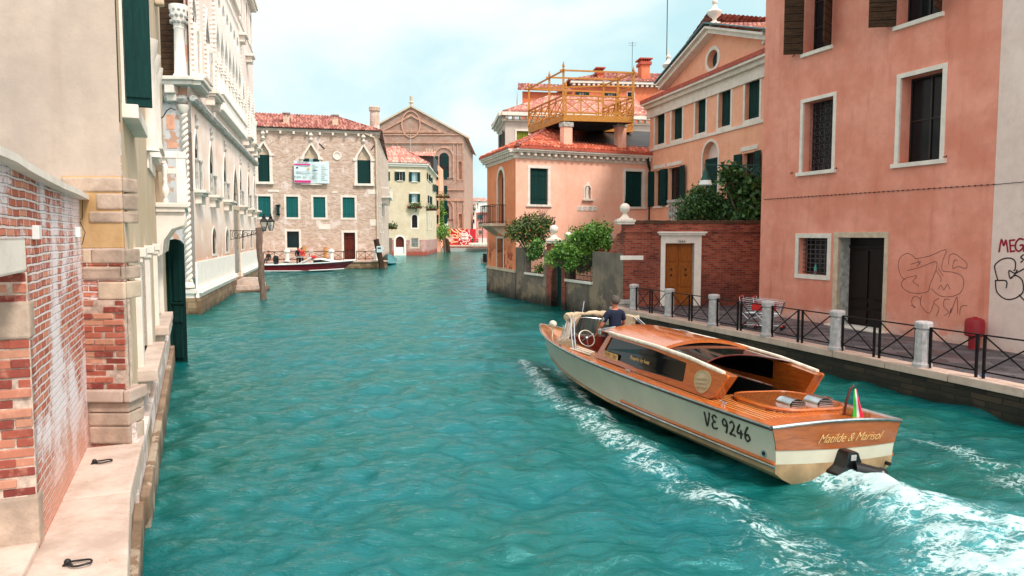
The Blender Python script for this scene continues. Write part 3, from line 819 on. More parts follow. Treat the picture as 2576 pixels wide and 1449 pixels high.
strokes('graffiti', pinkF, '8', [
    [(1800, 402), (1778, 320), (1782, 285), (1830, 248), (1890, 240), (1925, 265), (1925, 320), (1915, 330)], [(1940, 325), (1922, 350), (1880, 330), (1890, 388), (1930, 350), (1985, 320), (2040, 290)],
    [(1782, 402), (1860, 405), (1860, 455)], [(1782, 402), (1790, 480), (1840, 530), (1900, 538), (1960, 510), (1985, 470), (1975, 400), (1930, 365), (1890, 385)], [(1955, 505), (1985, 540), (2040, 580)], [(1985, 215), (1965, 235), (1985, 250), (1965, 270)]],
    .016, 'spray_dark', 'black bubble outline sprayed on the pale wall below the red letters', out=.018)
# cable along the facade
m = MB(); pts = []
P0 = Vector(pinkF.q('7', 88, 1155)); P1 = Vector(pinkF.q('7', 1418, 1068)); P2 = Vector(pinkF.q('7', 1600, 1052))
for i in range(60):
    t = i / 59; p = P0.lerp(P1, t / .88) if t < .88 else P1.lerp(P2, (t - .88) / .12)
    pts.append((p.x, -.03, p.y - .012 * math.sin(t * PI * 26) ** 2))
m.tube(pts, .007, 5)
for i in range(52):
    t = i / 51; p = P0.lerp(P1, t); m.box(p.x - .008, p.x + .008, -.04, .0, p.y - .02, p.y + .012)
tag(m.build('cable', M['iron'], None, pinkF.M), 'dark cable clipped in small steps along the pink facade', 'cable')

# ---- brick garden wall with oak door ----
FB = Fac((4.45, 29.6), (11.2, 30.3)); FBz = FB
b = thing('brick_wall', 'dark red brick garden wall with a white framed oak door', 'wall', FB.a)
F = FB
uL = F.q('6', 1150, 500)[0]; u1 = F.L
zt = F.q('6', 1800, 205)[1]
dr_ = F.rect('6', 1630, 1878, 372, 918); dr_ = (dr_[0], dr_[1], ZQ, dr_[3])
uA = F.q('6', 1252, 300)[0]; zA = F.q('6', 1252, 270)[1]; uBz = F.q('6', 1150, 440); 
uA = 0.0
out = [(0, -1), (dr_[0], -1), (dr_[0], dr_[3]), (dr_[1], dr_[3]), (dr_[1], -1), (u1, -1), (u1, zt), (0, zt)]
wall(b, F, out, [], M['brick_red'], back=.35)
m = MB(); k = 0; x = uA
while x < u1 - .05:      # coping of bricks on edge
    m.box(x + .004, x + .096, -.03, .38, zt + .0 + .001, zt + .14 + random.uniform(-.012, .012)); x += .1
brick('brick_cap', rgb(84, 50, 36), rgb(110, 66, 48), rgb(140, 92, 70), rgb(90, 76, 60), dirty=rgb(60, 56, 36))
m.build('coping', M['brick_cap'], b, F.M, bevel=.012)
m = MB(); m.box(uA, u1, -.05, -.001, zt - .34, zt - .26); m.build('brick_course', M['brick_red'], b, F.M)
m = MB(); fr = F.rect('6', 1592, 1938, 340, 920)
m.box(fr[0], dr_[0], -.05, .3, ZQ, dr_[3]); m.box(dr_[1], fr[1], -.05, .3, ZQ, dr_[3]); m.box(fr[0], fr[1], -.055, .3, dr_[3], dr_[3] + .32)
m.box(fr[0] - .1, fr[1] + .1, -.2, .02, dr_[3] + .32, dr_[3] + .4); m.box(fr[0] - .16, fr[1] + .16, -.27, .02, dr_[3] + .4, dr_[3] + .47)
d = MB(); mid = (dr_[0] + dr_[1]) / 2
d.box(dr_[0], dr_[1], .2, .25, ZQ, dr_[3]); door = d.build('door', M['oak_door'], b, F.M)
m.build('door_frame', M['stone_white'], door, F.M, bevel=.01)
for a, c in ((dr_[0] + .02, mid - .02), (mid + .02, dr_[1] - .02)):
    m = MB(); m.box(a, c, .165, .2, ZQ + .02, dr_[3] - .02); lf = m.build('door_leaf', M['oak_door'], door, F.M)
    m = MB()
    hh = dr_[3] - ZQ
    for p, q in ((.04, .25), (.3, .66), (.71, .95)):
        m.box(a + .08, c - .08, .135, .166, ZQ + hh * p, ZQ + hh * q); 
    m.build('door_panel', M['oak_door'], door, F.M, bevel=.02)
m = MB()
for x in (mid - .3, mid + .3):
    for z in (ZQ + 1.25, ZQ + 1.48): m.ball((x, .1, z), .045, 8)
m.build('door_knocker', M['iron'], door, F.M)
def text3d(name, s, size, mat, parent, Mx, shear=0, ext=.002, align='CENTER', spacing=1.0, offset=0.0):
    c = bpy.data.curves.new(name, 'FONT'); c.body = s; c.size = size; c.extrude = ext; c.shear = shear; c.align_x = align; c.space_character = spacing; c.offset = offset
    o = bpy.data.objects.new(name, c); me = bpy.data.meshes.new_from_object(o); bpy.data.objects.remove(o)
    me.materials.clear(); me.materials.append(mat)
    return link(name, me, parent, Mx)
RX = Matrix.Rotation(PI / 2, 4, 'X')
def on_wall(F, u, z, out=.01): return F.M @ Matrix.Translation((u, -out, z)) @ RX
m = MB(); pc = F.q('6', 1770, 355); m.box(pc[0] - .2, pc[0] + .2, -.062, -.05, pc[1] - .08, pc[1] + .08); np_ = m.build('house_number_plate', M['stone'], b, F.M)
text3d('number', '3664', .15, M['iron'], np_, on_wall(F, pc[0], pc[1] - .055, .063))
m = MB(); a = F.q('6', 1250, 478); c = F.q('6', 1445, 515); m.box(a[0], c[0], -.03, .05, c[1], a[1]); m.build('stone_lintel', M['stone_white'], b, F.M, bevel=.01)
m = MB(); a = F.q('6', 1210, 855); c = F.q('6', 1325, 945); m.box(a[0], c[0], -.06, .05, (a[1] + c[1]) / 2 + .01, a[1]); m.box(a[0] + .08, c[0], -.05, .05, c[1], (a[1] + c[1]) / 2 - .01); m.build('corner_stone', M['stone_grey'], b, F.M, bevel=.02)
# ball finial pier on the wall
def finial(name, base, s, label, spike=True, group=None):
    o = thing(name, label, 'finial', base, group=group)
    m = MB(); m.box(-.36 * s, .36 * s, -.36 * s, .36 * s, 0, .1 * s); m.box(-.4 * s, .4 * s, -.4 * s, .4 * s, .101 * s, .2 * s); m.box(-.3 * s, .3 * s, -.3 * s, .3 * s, .201 * s, .26 * s)
    m.build('cap_stone', M['stone'], o, local=True, bevel=.02)
    m = MB(); m.lathe([(.02, .26 * s), (.22 * s, .26 * s), (.1 * s, .42 * s), (.07 * s, .5 * s)], n=10); m.build('neck', M['stone'], o, local=True, smooth=True)
    m = MB(); m.ball((0, 0, .68 * s), .22 * s, 16); m.build('ball', M['stone'], o, local=True, smooth=True)
    m = MB(); m.lathe([(.03 * s, .88 * s), (.035 * s, .95 * s), (.012 * s, 1.0 * s), (.002, 1.32 * s)], n=6); m.build('spike', M['iron'], o, local=True)
    return o
m = MB(); u, z = F.q('6', 1298, 210); m.box(uA - .02, u + .32, -.04, .4, zt - .0, z + .02); m.build('pier', M['brick_red'], b, F.M)
finial('stone_ball_finial', F.P(u, z, -.2), .95, 'stone ball with iron spike on the pier where the brick wall steps up')

# ---- rendered garden wall on the water ----
FG = Fac((.2, 40.64), (4.45, 29.6))
F = FG
b = thing('garden_wall', 'low grey rendered garden wall standing in the water with barred openings', 'wall', FG.a)
zt = 2.8
g1 = F.rect('6', 440, 592, 418, 628); g2 = F.rect('6', 790, 1008, 430, 690)
g1 = (g1[0], g1[1], g1[2], zt - .02); g2 = (g2[0], g2[1], g2[2], zt - .02)
gate = F.rect('6', 662, 752, 470, 920); gate = (gate[0], gate[1], -1, zt)
out = [(0, -1), (gate[0] - .3, -1), (gate[0] - .3, zt)]
out = [(0, -1), (gate[0], -1), (gate[0], zt + .0), (g1[1], zt), (g1[1], g1[2]), (g1[0], g1[2]), (g1[0], zt + .05), (0, zt + .05)]
wall(b, F, out, [], M['grey_render'], back=.3)
out = [(gate[1], -1), (F.L, -1), (F.L, zt), (g2[1], zt), (g2[1], g2[2]), (g2[0], g2[2]), (g2[0], zt), (gate[1], zt)]
wall(b, F, out, [], M['grey_render'], back=.3)
sl = [F.q('6', *q) for q in ((1262, 215), (1245, 285), (1222, 290), (1195, 350), (1165, 420), (1150, 450))]
m = MB(); m.prism([(F.L + .02, zt - .02)] + [(F.L + .02, sl[0][1])] + [(min(q[0], F.L), q[1]) for q in sl[1:]] + [(sl[-1][0], zt - .02)], -.004, .3); m.v = m.v; m.build('brick_upstand', M['brick_red'], b, F.M)
for g in (g1, g2):
    m = MB(); m.box(g[0] - .1, g[1] + .05, -.09, .32, g[2] - .12, g[2]); m.build('sill', M['stone'], b, F.M, bevel=.01)
    m = MB(); n = int((g[1] - g[0]) / .13)
    for i in range(n):
        x = g[0] + (g[1] - g[0]) * (i + .5) / n; m.tube([(x, .15, g[2]), (x, .15, g[3] - .15)], .011, 5)
    m.box(g[0], g[1], .14, .16, g[2] + .2, g[2] + .23); m.box(g[0], g[1], .14, .16, g[3] - .35, g[3] - .32)
    m.build('iron_railing', M['iron'], b, F.M)
zp = F.q('6', 640, 372)[1]
for (xa, xb) in ((gate[0] - .55, gate[0]), (gate[1], gate[1] + .42)):
    m = MB(); m.box(xa, xb, -.06, .5, -1, zp - (.0 if xa < gate[0] else .25)); m.build('gate_pier', M['brick_pier'], b, F.M)
m = MB(); m.box(gate[0], gate[1], .3, .36, -1, 2.65); gt = m.build('water_gate', M['green_shutter'], b, F.M)
m = MB(); m.box(0, F.L, .02, .3, -1, -.0); 
finial('stone_ball_finial', F.P(gate[0] - .28, zp, -.22), 1.0, 'left stone ball finial with iron spike on the water gate pier')
finial('stone_ball_finial', F.P(gate[1] + .2, zp - .25, -.22), .9, 'right stone ball finial of the water gate, half hidden in the green creeper')

# ---- peach corner house (front + canal side) ----
F1 = Fac((-1.55, 46.5), (.2, 40.64)); F2 = Fac((.2, 40.64), (8.2, 44.5))
ZE = 8.0
b = thing('corner_house', 'low peach house on the water corner with green shutters and orange tiled roof', 'house', F1.b)
f2 = lambda *a, **k: F2.rect('5', *a, **k)
wa_ = f2(455, 603, 980, 1280); wb_ = f2(1245, 1385, 1006, 1298); ni = f2(908, 958, 1124, 1236)
F2g = F2.rect('6', 1100, 1170, 300, 400)
wall(b, F2, [(0, 0), (F2.L, 0), (F2.L, ZE), (0, ZE)], [shape(*wa_), shape(*wb_), shape(*ni, 'round'), shape(*F2g)], M['salmon'], reveal=.3)
window(b, F2, wa_, fw=.16, rec=.2, shut='closed', sill=.06); window(b, F2, wb_, fw=.16, rec=.2, shut='closed', sill=.06); window(b, F2, F2g, fw=.14, rec=.25, mull=(1, 1))
w = MB(); w.poly(shape(*ni, 'round'), (), .29); nich = w.build('niche', M['stone_warm'], b, F2.M)
m = MB(); m.ring(shape(*ni, 'round'), shape(ni[0] - .07, ni[1] + .07, ni[2], ni[3] + .07, 'round'), -.03, .03, .02); m.box(ni[0] - .16, ni[1] + .16, -.16, .05, ni[2] - .08, ni[2]); m.build('niche_frame', M['stone'], nich, F2.M)
m = MB(); cu = (ni[0] + ni[1]) / 2
m.lathe([(.13, ni[2]), (.15, ni[2] + .1), (.12, ni[2] + .4), (.14, ni[2] + .75), (.16, ni[2] + .95), (.1, ni[2] + 1.1), (.05, ni[2] + 1.14), (.085, ni[2] + 1.2), (.09, ni[2] + 1.3), (.04, ni[2] + 1.4)], (cu, .14, 0), 12)
m.ball((cu + .13, .06, ni[2] + .95), .09, 8, (1, .8, 1.6)); m.ball((cu + .14, .05, ni[2] + 1.13), .06, 8); m.tube([(cu - .15, .12, ni[2] + .98), (cu - .13, .03, ni[2] + .75), (cu + .1, 0, ni[2] + .85)], .04, 6)
m.box(cu - .15, cu + .15, 0, .28, ni[2], ni[2] + .04)
st = m.build('statue', M['stone'], None, F2.M, smooth=True); tag(st, 'small white stone statue of a robed figure with a child standing in the wall niche', 'statue')
m = MB(); a = F2.q('5', 846, 1292); c = F2.q('5', 1010, 1333); m.box(a[0], c[0], -.03, .02, c[1], a[1])
pl = m.build('stone_plaque', M['stone'], b, F2.M, bevel=.01); m = MB()
for i in range(4):
    cx = a[0] + (c[0] - a[0]) * (i + .5) / 4; czz = (a[1] + c[1]) / 2
    m.tube([(cx + .11 * math.cos(t * PI / 5), -.035, czz + .09 * math.sin(t * PI / 5)) for t in range(10)], .012, 4, closed=True); m.ball((cx, -.035, czz), .03, 6)
m.build('plaque_carving', M['stone_grey'], pl, F2.M)
# canal side
s1 = F1.rect('5', 190, 240, 990, 1440); s1d = F1.rect('6', 192, 243, 330, 590)
wall(b, F1, [(0, 0), (F1.L, 0), (F1.L, ZE), (0, ZE)], [shape(*s1, 'round'), shape(*s1d)], M['orange'], reveal=.35)
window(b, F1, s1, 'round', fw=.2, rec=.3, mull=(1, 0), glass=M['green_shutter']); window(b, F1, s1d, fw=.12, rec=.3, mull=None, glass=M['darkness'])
zb = F1.q('6', 200, 600)[1]
m = MB(); m.box(-.03, F1.L + .03, -.05, .02, -1, zb); m.build('plinth', M['grey_render'], b, F1.M)
m = MB(); m.box(-.04, F1.L + .06, -.1, .02, zb, zb + .16); m.build('string_course', M['stone_warm'], b, F1.M, bevel=.01)
m = MB(); m.quad((F2.L, 0, 0), (F2.L, 7, 0), (F2.L, 7, ZE), (F2.L, 0, ZE)); m.build('end_wall', M['salmon'], b, F2.M)
m = MB(); m.quad((0, 6, 0), (0, 0, 0), (0, 0, ZE), (0, 6, ZE)); m.build('end_wall', M['orange'], b, F1.M)
# balcony on the canal side
bl = F1.rect('5', 62, 244, 1275, 1440); zf = F1.q('6', 200, 205)[1]; ub0, ub1 = s1[0] - .6, s1[1] + .45
m = MB(); m.box(ub0 - .1, ub1 + .1, -1.0, .0, zf - .16, zf); ba = m.build('balcony', M['stone_warm'], b, F1.M, bevel=.02)
for u in (ub0 + .25, ub1 - .25):
    m = MB(); pr = [(0, -.55), (.28, -.45), (.6, -.2), (.9, -.0), (0, 0)]
    vs = [(u + s * .11, -x, zf - .161 + z) for s in (-1, 1) for x, z in pr]
    m.add(vs, [(0, 1, 2, 3, 4), (9, 8, 7, 6, 5)] + [(i, (i + 5), (i + 1) % 5 + 5, (i + 1) % 5) for i in range(5)])
    m.build('bracket', M['stone_warm'], ba, F1.M)
m = MB()
hh = 1.05
for k in range(13):
    u = ub0 + (ub1 - ub0) * k / 12; m.tube([(u, -.93, zf), (u, -.93, zf + hh)], .013, 5)
for k in range(1, 7):
    for u in (ub0, ub1): m.tube([(u, -.93 * k / 7, zf), (u, -.93 * k / 7, zf + hh)], .013, 5)
m.tube([(ub0, 0, zf + hh), (ub0, -.93, zf + hh), (ub1, -.93, zf + hh), (ub1, 0, zf + hh)], .022, 6); m.tube([(ub0, 0, zf + .1), (ub0, -.93, zf + .1), (ub1, -.93, zf + .1), (ub1, 0, zf + .1)], .014, 6)
m.build('balcony_railing', M['iron'], ba, F1.M)
# cornice with small blocks
m = MB()
for Fx, L0, L1 in ((F1, -.3, F1.L), (F2, 0, F2.L)):
    c_ = MB(); e = .3 if Fx is F2 else 0
    c_.box(L0, L1, -.04, .05, ZE - .3, ZE - .14); c_.box(L0 - e * .2, L1 + e * .2, -.34, .04, ZE + .02, ZE + .12); c_.box(L0 - .1 * (e > 0), L1 + e * .1, -.42, .04, ZE + .121, ZE + .2)
    n = int((L1 - L0) / .42)
    for i in range(n): x = L0 + (L1 - L0) * (i + .4) / n; c_.box(x, x + .15, -.28, .03, ZE - .139, ZE + .019)
    c_.v = [tuple(Fx.M @ Vector(v)) for v in c_.v]; m.add(c_.v, c_.f)
m.build('cornice', M['stone'], b)
m = MB(); 
for Fx, L0, L1 in ((F1, -.3, F1.L), (F2, 0, F2.L + .1)):
    c_ = MB(); c_.box(L0, L1, -.46, .1, ZE + .2, ZE + .32); c_.v = [tuple(Fx.M @ Vector(v)) for v in c_.v]; m.add(c_.v, c_.f)
plain('gutter_red', rgb(180, 84, 66), .8, sc=4); m.build('gutter', M['gutter_red'], b)
ze = ZE + .33
E0 = F1.P(-.3, ze, .42); E1 = F2.P(-.1, ze, .42); E2 = F2.P(F2.L + 1.7, ze, .42); E3 = F2.P(F2.L + 1.7, ze, -9); E4 = F1.P(-.3, ze, -8.6)
A1 = Vector((2.5, 46.4, 10.25)); A2 = Vector((10.8, 49.4, 10.3))
m = MB(); tile_plane(m, E1, E2, A2, A1, tw=.22, th=.36, n=8, r=.06); tile_plane(m, E0, E1, A1, A1 - (E1 - E0) * .02, tw=.22, th=.36, n=8, r=.06)
rf = build_tiles(m, 'roof', M['tiles_orange'], b)
m = MB()
for i in range(16):
    p, q = E1.lerp(A1, i / 16), E1.lerp(A1, (i + 1.1) / 16); m.tube([p + Vector((0, 0, .05)), q + Vector((0, 0, .02))], [.12, .09], 8)
m.build('hip_tiles', M['tiles_pale'], rf, smooth=True)
m = MB(); m.add([E0, E1, A1, A2, E2, E3, E4], [(0, 2, 1), (1, 2, 3, 4), (4, 3, 5), (5, 3, 2, 6), (0, 6, 2)])
m.v = [(x, y, z - .05) for x, y, z in m.v]; m.build('roof_deck', M['dark_wood'], rf)
m = MB()   # downpipe
u, z = F2.q('5', 1430, 945); uu, zz = F2.q('5', 1437, 1440)
m.tube([(u - .2, -.3, ZE + .1), (u - .1, -.2, z), (uu, -.09, z - .4), (uu, -.09, zz - 1)], .07, 8); m.build('downpipe', M['iron'], b, F2.M, smooth=True)
# chimneys carrying the terrace
for (xa, xb) in ((716, 806), (1166, 1252)):
    a = F2.q('5', xa, 835, -.3); c = F2.q('5', xb, 640, -.3)
    m = MB(); m.box(a[0] + .1, c[0] - .05, .2, .65, ZE + .3, c[1]); ch = m.build('terrace_pier', M['salmon'], b, F2.M, bevel=.01)
    m = MB(); m.box(a[0] + .05, c[0], .15, .7, c[1], c[1] + .26); m.build('pier_cap', M['stone_grey'], ch, F2.M, bevel=.02)

# ---- roof terrace ----
b = thing('roof_terrace', 'yellow ochre timber roof terrace with crossed rails above the orange tiles', 'roof terrace', (2.89, 42.3, 9.93))
zf0, zf1 = 9.95, 10.3
T0 = Vector((2.89, 42.3, 0)); T1 = Vector((6.94, 43.0, 0)); T3 = Vector((1.07, 47.5, 0)); T2 = T1 + (T3 - T0) * .7; T2b = T2 + (T1 - T0).normalized() * 1.9; T2c = T2b + (T3 - T0) * .35
corners = [T0, T1, T2, T2b, T2c, T3]
m = MB(); m.hprism([(p.x, p.y) for p in corners], zf1 - .08, zf1 - .03); m.build('deck', M['terrace_wood'], b)
m = MB()
for i in range(6):
    p, q = corners[i], corners[(i + 1) % 6]; m.obox(p + Vector((0, 0, (zf0 + zf1) / 2)), q + Vector((0, 0, (zf0 + zf1) / 2)), .08, zf1 - zf0 + .002 * i)
m.build('fascia', M['terrace_wood'], b)
m = MB()
for k in range(1, 8): p, q = T0.lerp(T3, k / 8), T1.lerp(T2, k / 8); m.obox(p + Vector((0, 0, zf0 + .1)), q + Vector((0, 0, zf0 + .1)), .1, .2)
m.build('joist', M['dark_wood'], b)
def xrail(p, q, n):
    h0, h1, h2 = zf1 + .1, zf1 + 1.0, zf1 + 1.1; Z = lambda v, z: Vector((v.x, v.y, z)); m = MB()
    m.obox(Z(p, h0), Z(q, h0), .06, .07); m.obox(Z(p, h1 - .14), Z(q, h1 - .14), .05, .06); m.obox(Z(p, h2 - .03), Z(q, h2 - .03), .12, .07)
    for i in range(n):
        a, c = p.lerp(q, i / n), p.lerp(q, (i + 1) / n)
        m.obox(Z(a, h0), Z(c, h1 - .14), .035, .05); m.obox(Z(a, h1 - .14), Z(c, h0), .036, .05); m.obox(Z(c, zf1), Z(c, h2 - .05), .07, .07)
    m.build('cross_railing', M['terrace_wood'], b)
for i, n in enumerate((3, 5, 2, 1, 4, 5)):
    if i == 0: xrail(T0, T1, 4)
    elif i == 5: xrail(T3, T0, 5)
    else: xrail(corners[i], corners[(i + 1) % 6], n)
posts = [(T0, 13.2), (T1, 13.1), (T0.lerp(T3, .38), 13.1), (T3, 13.1), (T2, 13.1), (T2.lerp(T3, .5), 13.1), (T2b, 13.1), (T2c, 13.1), (T1.lerp(T2, .5), 13.1)]
for p, zt_ in posts:
    m = MB(); m.obox(p + Vector((0, 0, zf1)), p + Vector((0, 0, zt_ - .45)), .12, .12)
    m.lathe([(.05, zt_ - .45), (.08, zt_ - .38), (.04, zt_ - .33), (.075, zt_ - .2), (.004, zt_ + .06)], (p.x, p.y, 0), 8); m.build('post', M['terrace_wood'], b)
zr = 12.75; V = lambda v, d=0: Vector((v.x, v.y, zr + d)); m = MB()
for p, q in ((T0, T1), (T0, T3), (T1, T2), (T0.lerp(T3, .38), T1.lerp(T2, .5)), (T3, T2), (T2, T2b), (T2b, T2c), (T3, T2c)):
    d = (q - p).normalized() * .2; m.obox(V(p - d, random.uniform(-.02, .02)), V(q + d, random.uniform(-.02, .02)), .05, .09)
m.build('overhead_beam', M['terrace_wood'], b)

# ---- peach palazzo with pediment ----
F = Fac((8.2, 44.5), (12.4, 27.56))
F3 = F
b = thing('pediment_house', 'peach house with a triangular pediment, round window and closed green shutters', 'house', F.a)
f = lambda *a: F.rect('5', *a)
up = [f(1492, 1572, 505, 770), f(1630, 1718, 455, 730), f(1825, 1912, 395, 685), f(2018, 2118, 332, 640), f(2238, 2358, 258, 585)]
zt_ = sum(r[3] for r in up) / 5; zb_ = sum(r[2] for r in up) / 5
up = [(r[0], r[1], zb_, zt_) for r in up]
lo = [f(1488, 1560, 1000, 1292), f(1600, 1702, 968, 1282)]; zb2 = (lo[0][2] + lo[1][2]) / 2; zt2 = (lo[0][3] + lo[1][3]) / 2; lo = [(r[0], r[1], zb2, zt2) for r in lo]
l4 = f(2216, 2325, 862, 1180); l4 = (l4[0], l4[1], zb2, zt2); ar = f(1885, 2012, 758, 1190); ar = (ar[0], ar[1], zb2 - .4, ar[3])
zc = (F.q('m', 1640, 262)[1] + F.q('m', 1925, 168)[1]) / 2
ov = f(1924, 2016, 0, 152)
uP0 = F.q('5', 1610, 270)[0]; apex = F.q('m', 1801, 84); uP1 = 2 * apex[0] - uP0; uR = F.L
zc0 = zc + .75
slope = (apex[1] - zc0) / (apex[0] - uP0)
out = [(0, 0), (uR, 0), (uR, zc0)]
if uP1 < uR: out += [(uP1, zc0)]
else: out += [(uR, zc0 + (uP1 - uR) * slope)]
out = [(0, 0), (uR, 0), (uR, zc0 + max(0, (uP1 - uR) * slope)), apex, (uP0, zc0), (0, zc0)]
wall(b, F, out, [shape(*r) for r in up + lo + [l4]] + [shape(*ar, 'round'), shape(*ov, 'oval')], M['peach'], reveal=.3)
closed_body(b, F, 0, uR, 0, zc0 - .1, 9, M['peach'])
for r in up: window(b, F, r, fw=.15, rec=.3, shut='closed')
for r in lo: window(b, F, r, fw=.0, rec=.25, mull=(1, 1), sill=.06, shut='open')
for r in lo + [l4]:
    m = MB(); m.box(r[0] - .15, r[1] + .15, -.05, .02, r[3] + .1, r[3] + .3); m.build('window_lintel', M['stone'], b, F.M, bevel=.01)
window(b, F, l4, fw=.0, rec=.25, mull=(1, 1), sill=.06, shut='open')
w = window(b, F, ar, 'round', fw=.12, rec=.3, mull=None, glass=M['offwhite'])
m = MB(); zl = F.q('5', 1945, 915)[1]; m.box(ar[0] + .05, ar[1] - .05, .16, .28, ar[2], zl); m.box(ar[0], ar[1], .14, .2, zl, zl + .12); m.build('door_leaf', M['green_shutter'], w, F.M)
w = window(b, F, ov, 'oval', fw=.18, rec=.3, mull=None, glass=M['glass_teal'])
m = MB(); cx = (ov[0] + ov[1]) / 2; m.box(cx - .03, cx + .03, .24, .3, ov[2], ov[3]); m.build('glazing_bar', M['white_paint'], w, F.M)
m = MB(); m.box(0, uR, -.07, .02, zb_ - .3, zb_ - .16); m.build('string_course', M['stone'], b, F.M, bevel=.01)
c_ = MB()
for o, a, d in ((.1, -.62, -.1), (.3, -.099, .1), (.5, .101, .22)): c_.box(-.3, uR, -o, .05, zc + a, zc + d)
c_.build('cornice', M['stone'], b, F.M, bevel=.012)
m = MB(); m.box(-.3, uR, -.54, .02, zc + .221, zc + .42); m.build('gutter', M['gutter_red'], b, F.M)
m = MB()   # raking cornice
def rake(p, q, o=.4, t=.2): 
    m.obox((p[0], -o / 2, p[1] + .1), (q[0], -o / 2, q[1] + .1), o + .1, t); m.obox((p[0], -o / 2 - .08, p[1] + .26), (q[0], -o / 2 - .08, q[1] + .26), o + .3, .1)
rake((uP0 - .5, zc0 - .5 * slope + .05), apex); rake(apex, (uP1, zc0)) if uP1 < uR else rake(apex, (uR, zc0 + (uP1 - uR) * slope))
m.build('raking_cornice', M['stone'], b, F.M)
m = MB()   # roof behind the pediment, ridge runs inwards
A = F.P(apex[0], apex[1] + .42, .45); Bk = F.P(apex[0], apex[1] + .95, -7); Rr = F.P(uR + .6, zc0 + (uP1 - uR - .6) * slope + .42, .45); Rb = F.P(uR + .6, zc0 + (uP1 - uR - .6) * slope + .95, -7)
Lr = F.P(uP0 - .6, zc0 - .6 * slope + .42, .45); Lb = F.P(uP0 - .6, zc0 - .6 * slope + .42, -7)
tile_plane(m, Lb, Lr, A, Bk, tw=.24, th=.4, n=6, r=.06); tile_plane(m, Rr, Rb, Bk, A, tw=.24, th=.4, n=6, r=.06)
rf = build_tiles(m, 'roof', M['tiles_red'], b)
m = MB(); m.obox(A + Vector((0, 0, .05)), Rr + Vector((0, 0, .05)), .5, .06); m.obox(A + Vector((0, 0, .05)), Lr + Vector((0, 0, .05)), .5, .06); m.build('lead_flashing', M['lead'], rf)
m = MB(); U0 = F.P(0, zc + .5, .35); U1 = F.P(uP0 - .2, zc + .5, .35); 
# urn finials
def urn(pos, s, label):
    o = thing('urn_finial', label, 'finial', pos)
    m = MB(); m.box(-.3 * s, .3 * s, -.3 * s, .3 * s, 0, .25 * s); m.build('plinth', M['stone'], o, local=True, bevel=.02)
    m = MB(); m.lathe([(.1, .25), (.2, .28), (.12, .4), (.14, .5), (.42, .75), (.46, .9), (.38, .98), (.2, 1.1), (.12, 1.3), (.08, 1.35)], n=14)
    m.v = [(x * s, y * s, z * s) for x, y, z in m.v]; m.build('urn', M['stone'], o, local=True, smooth=True)
    m = MB(); m.ball((0, 0, 1.5 * s), .17 * s, 12); m.lathe([(.03 * s, 1.64 * s), (.04 * s, 1.75 * s), (.004, 2.1 * s)], n=6); m.build('ball', M['stone'], o, local=True, smooth=True)
urn(F.P(apex[0], apex[1] + .3, .1), .8, 'stone urn finial on the tip of the pediment')
urn(F.P(F.q('5', 1640, 240)[0], F.q('5', 1640, 262)[1] + .25, .3), .72, 'grey stone urn finial at the left foot of the pediment')
u_, z_ = F.q('m', 1931, 112)
urn(F.P(u_ + .1, z_, .1), .6, 'stone urn finial cut off by the pink house corner')
# small balustrade behind the bush
m = MB(); a = F.q('5', 1700, 1245); c = F.q('5', 1835, 1260); m.box(a[0], c[0], -.8, 0, a[1] - .15, a[1]); m.box(a[0] + .02, c[0] - .02, -.7, -.1, a[1] - .3, a[1] - .151)
for k in range(6): u = a[0] + .15 + (c[0] - a[0] - .3) * k / 5; m.lathe([(.07, a[1] - 1.1), (.05, a[1] - 1.0), (.1, a[1] - .8), (.05, a[1] - .4), (.07, a[1] - .3)], (u, -.7, 0), 8)
m.box(a[0], c[0], -.8, 0, a[1] - 1.25, a[1] - 1.1); m.build('balustrade', M['stone_grey'], b, F.M)
# antennas
def mast(name, sh, x, y0, y1, Y, label, r=.02, cross=0):
    p = on_Y(*Q(sh, x, y0), Y); q = on_Y(*Q(sh, x, y1), Y); q.x = p.x
    m = MB(); m.tube([p, q], r, 5)
    for k in range(cross): z = q.z - .1 - .18 * k; m.tube([(q.x - .35 + .05 * k, q.y, z), (q.x + .35 - .05 * k, q.y, z)], .01, 4)
    tag(m.build(name, M['iron'], None), label, 'antenna')
mast('radio_mast', 'm', 1676, 215, -20, 46, 'tall thin dark mast standing left of the pediment', .028)
mast('antenna', 'm', 1741, 140, 92, 50, 'small television antenna behind the pediment slope', .014, 3)
mast('antenna', 'm', 1590, 190, 105, 60, 'thin aerial above the orange house behind the terrace', .02, 2)
# ================================================================ LEFT BANK
stucco('beige', rgb(198, 178, 162), rgb(178, 160, 148), rgb(160, 134, 116), streak=.3)
stucco('ochre', rgb(190, 148, 96), rgb(206, 172, 128), rgb(160, 112, 66), streak=.3)
stucco('cream', rgb(206, 186, 160), rgb(198, 172, 138), rgb(170, 120, 80), rgb(176, 130, 108), (0, 3.2), .1, streak=.35)
stucco('rubble', rgb(190, 176, 168), rgb(168, 140, 128), rgb(140, 90, 74), rgb(214, 200, 194), None, .14, streak=.3)
brick('brick_left', rgb(164, 68, 44), rgb(206, 106, 76), rgb(224, 150, 118), rgb(226, 206, 200), bw=.235, bh=.07, plaster=rgb(236, 224, 226), pamt=.12, dirty=rgb(232, 170, 148), bump=1.6, mort=.014, seed=3, zstain=(.8, 2.0, rgb(222, 160, 136)))
brick('brick_near', rgb(110, 40, 30), rgb(160, 70, 48), rgb(176, 110, 76), rgb(170, 140, 122), bw=.25, bh=.078, bump=1.6, mort=.014, seed=5, dirty=rgb(120, 60, 50))
plain('quoin', rgb(184, 160, 142), .85, var=.16, bump=.7, sc=3)
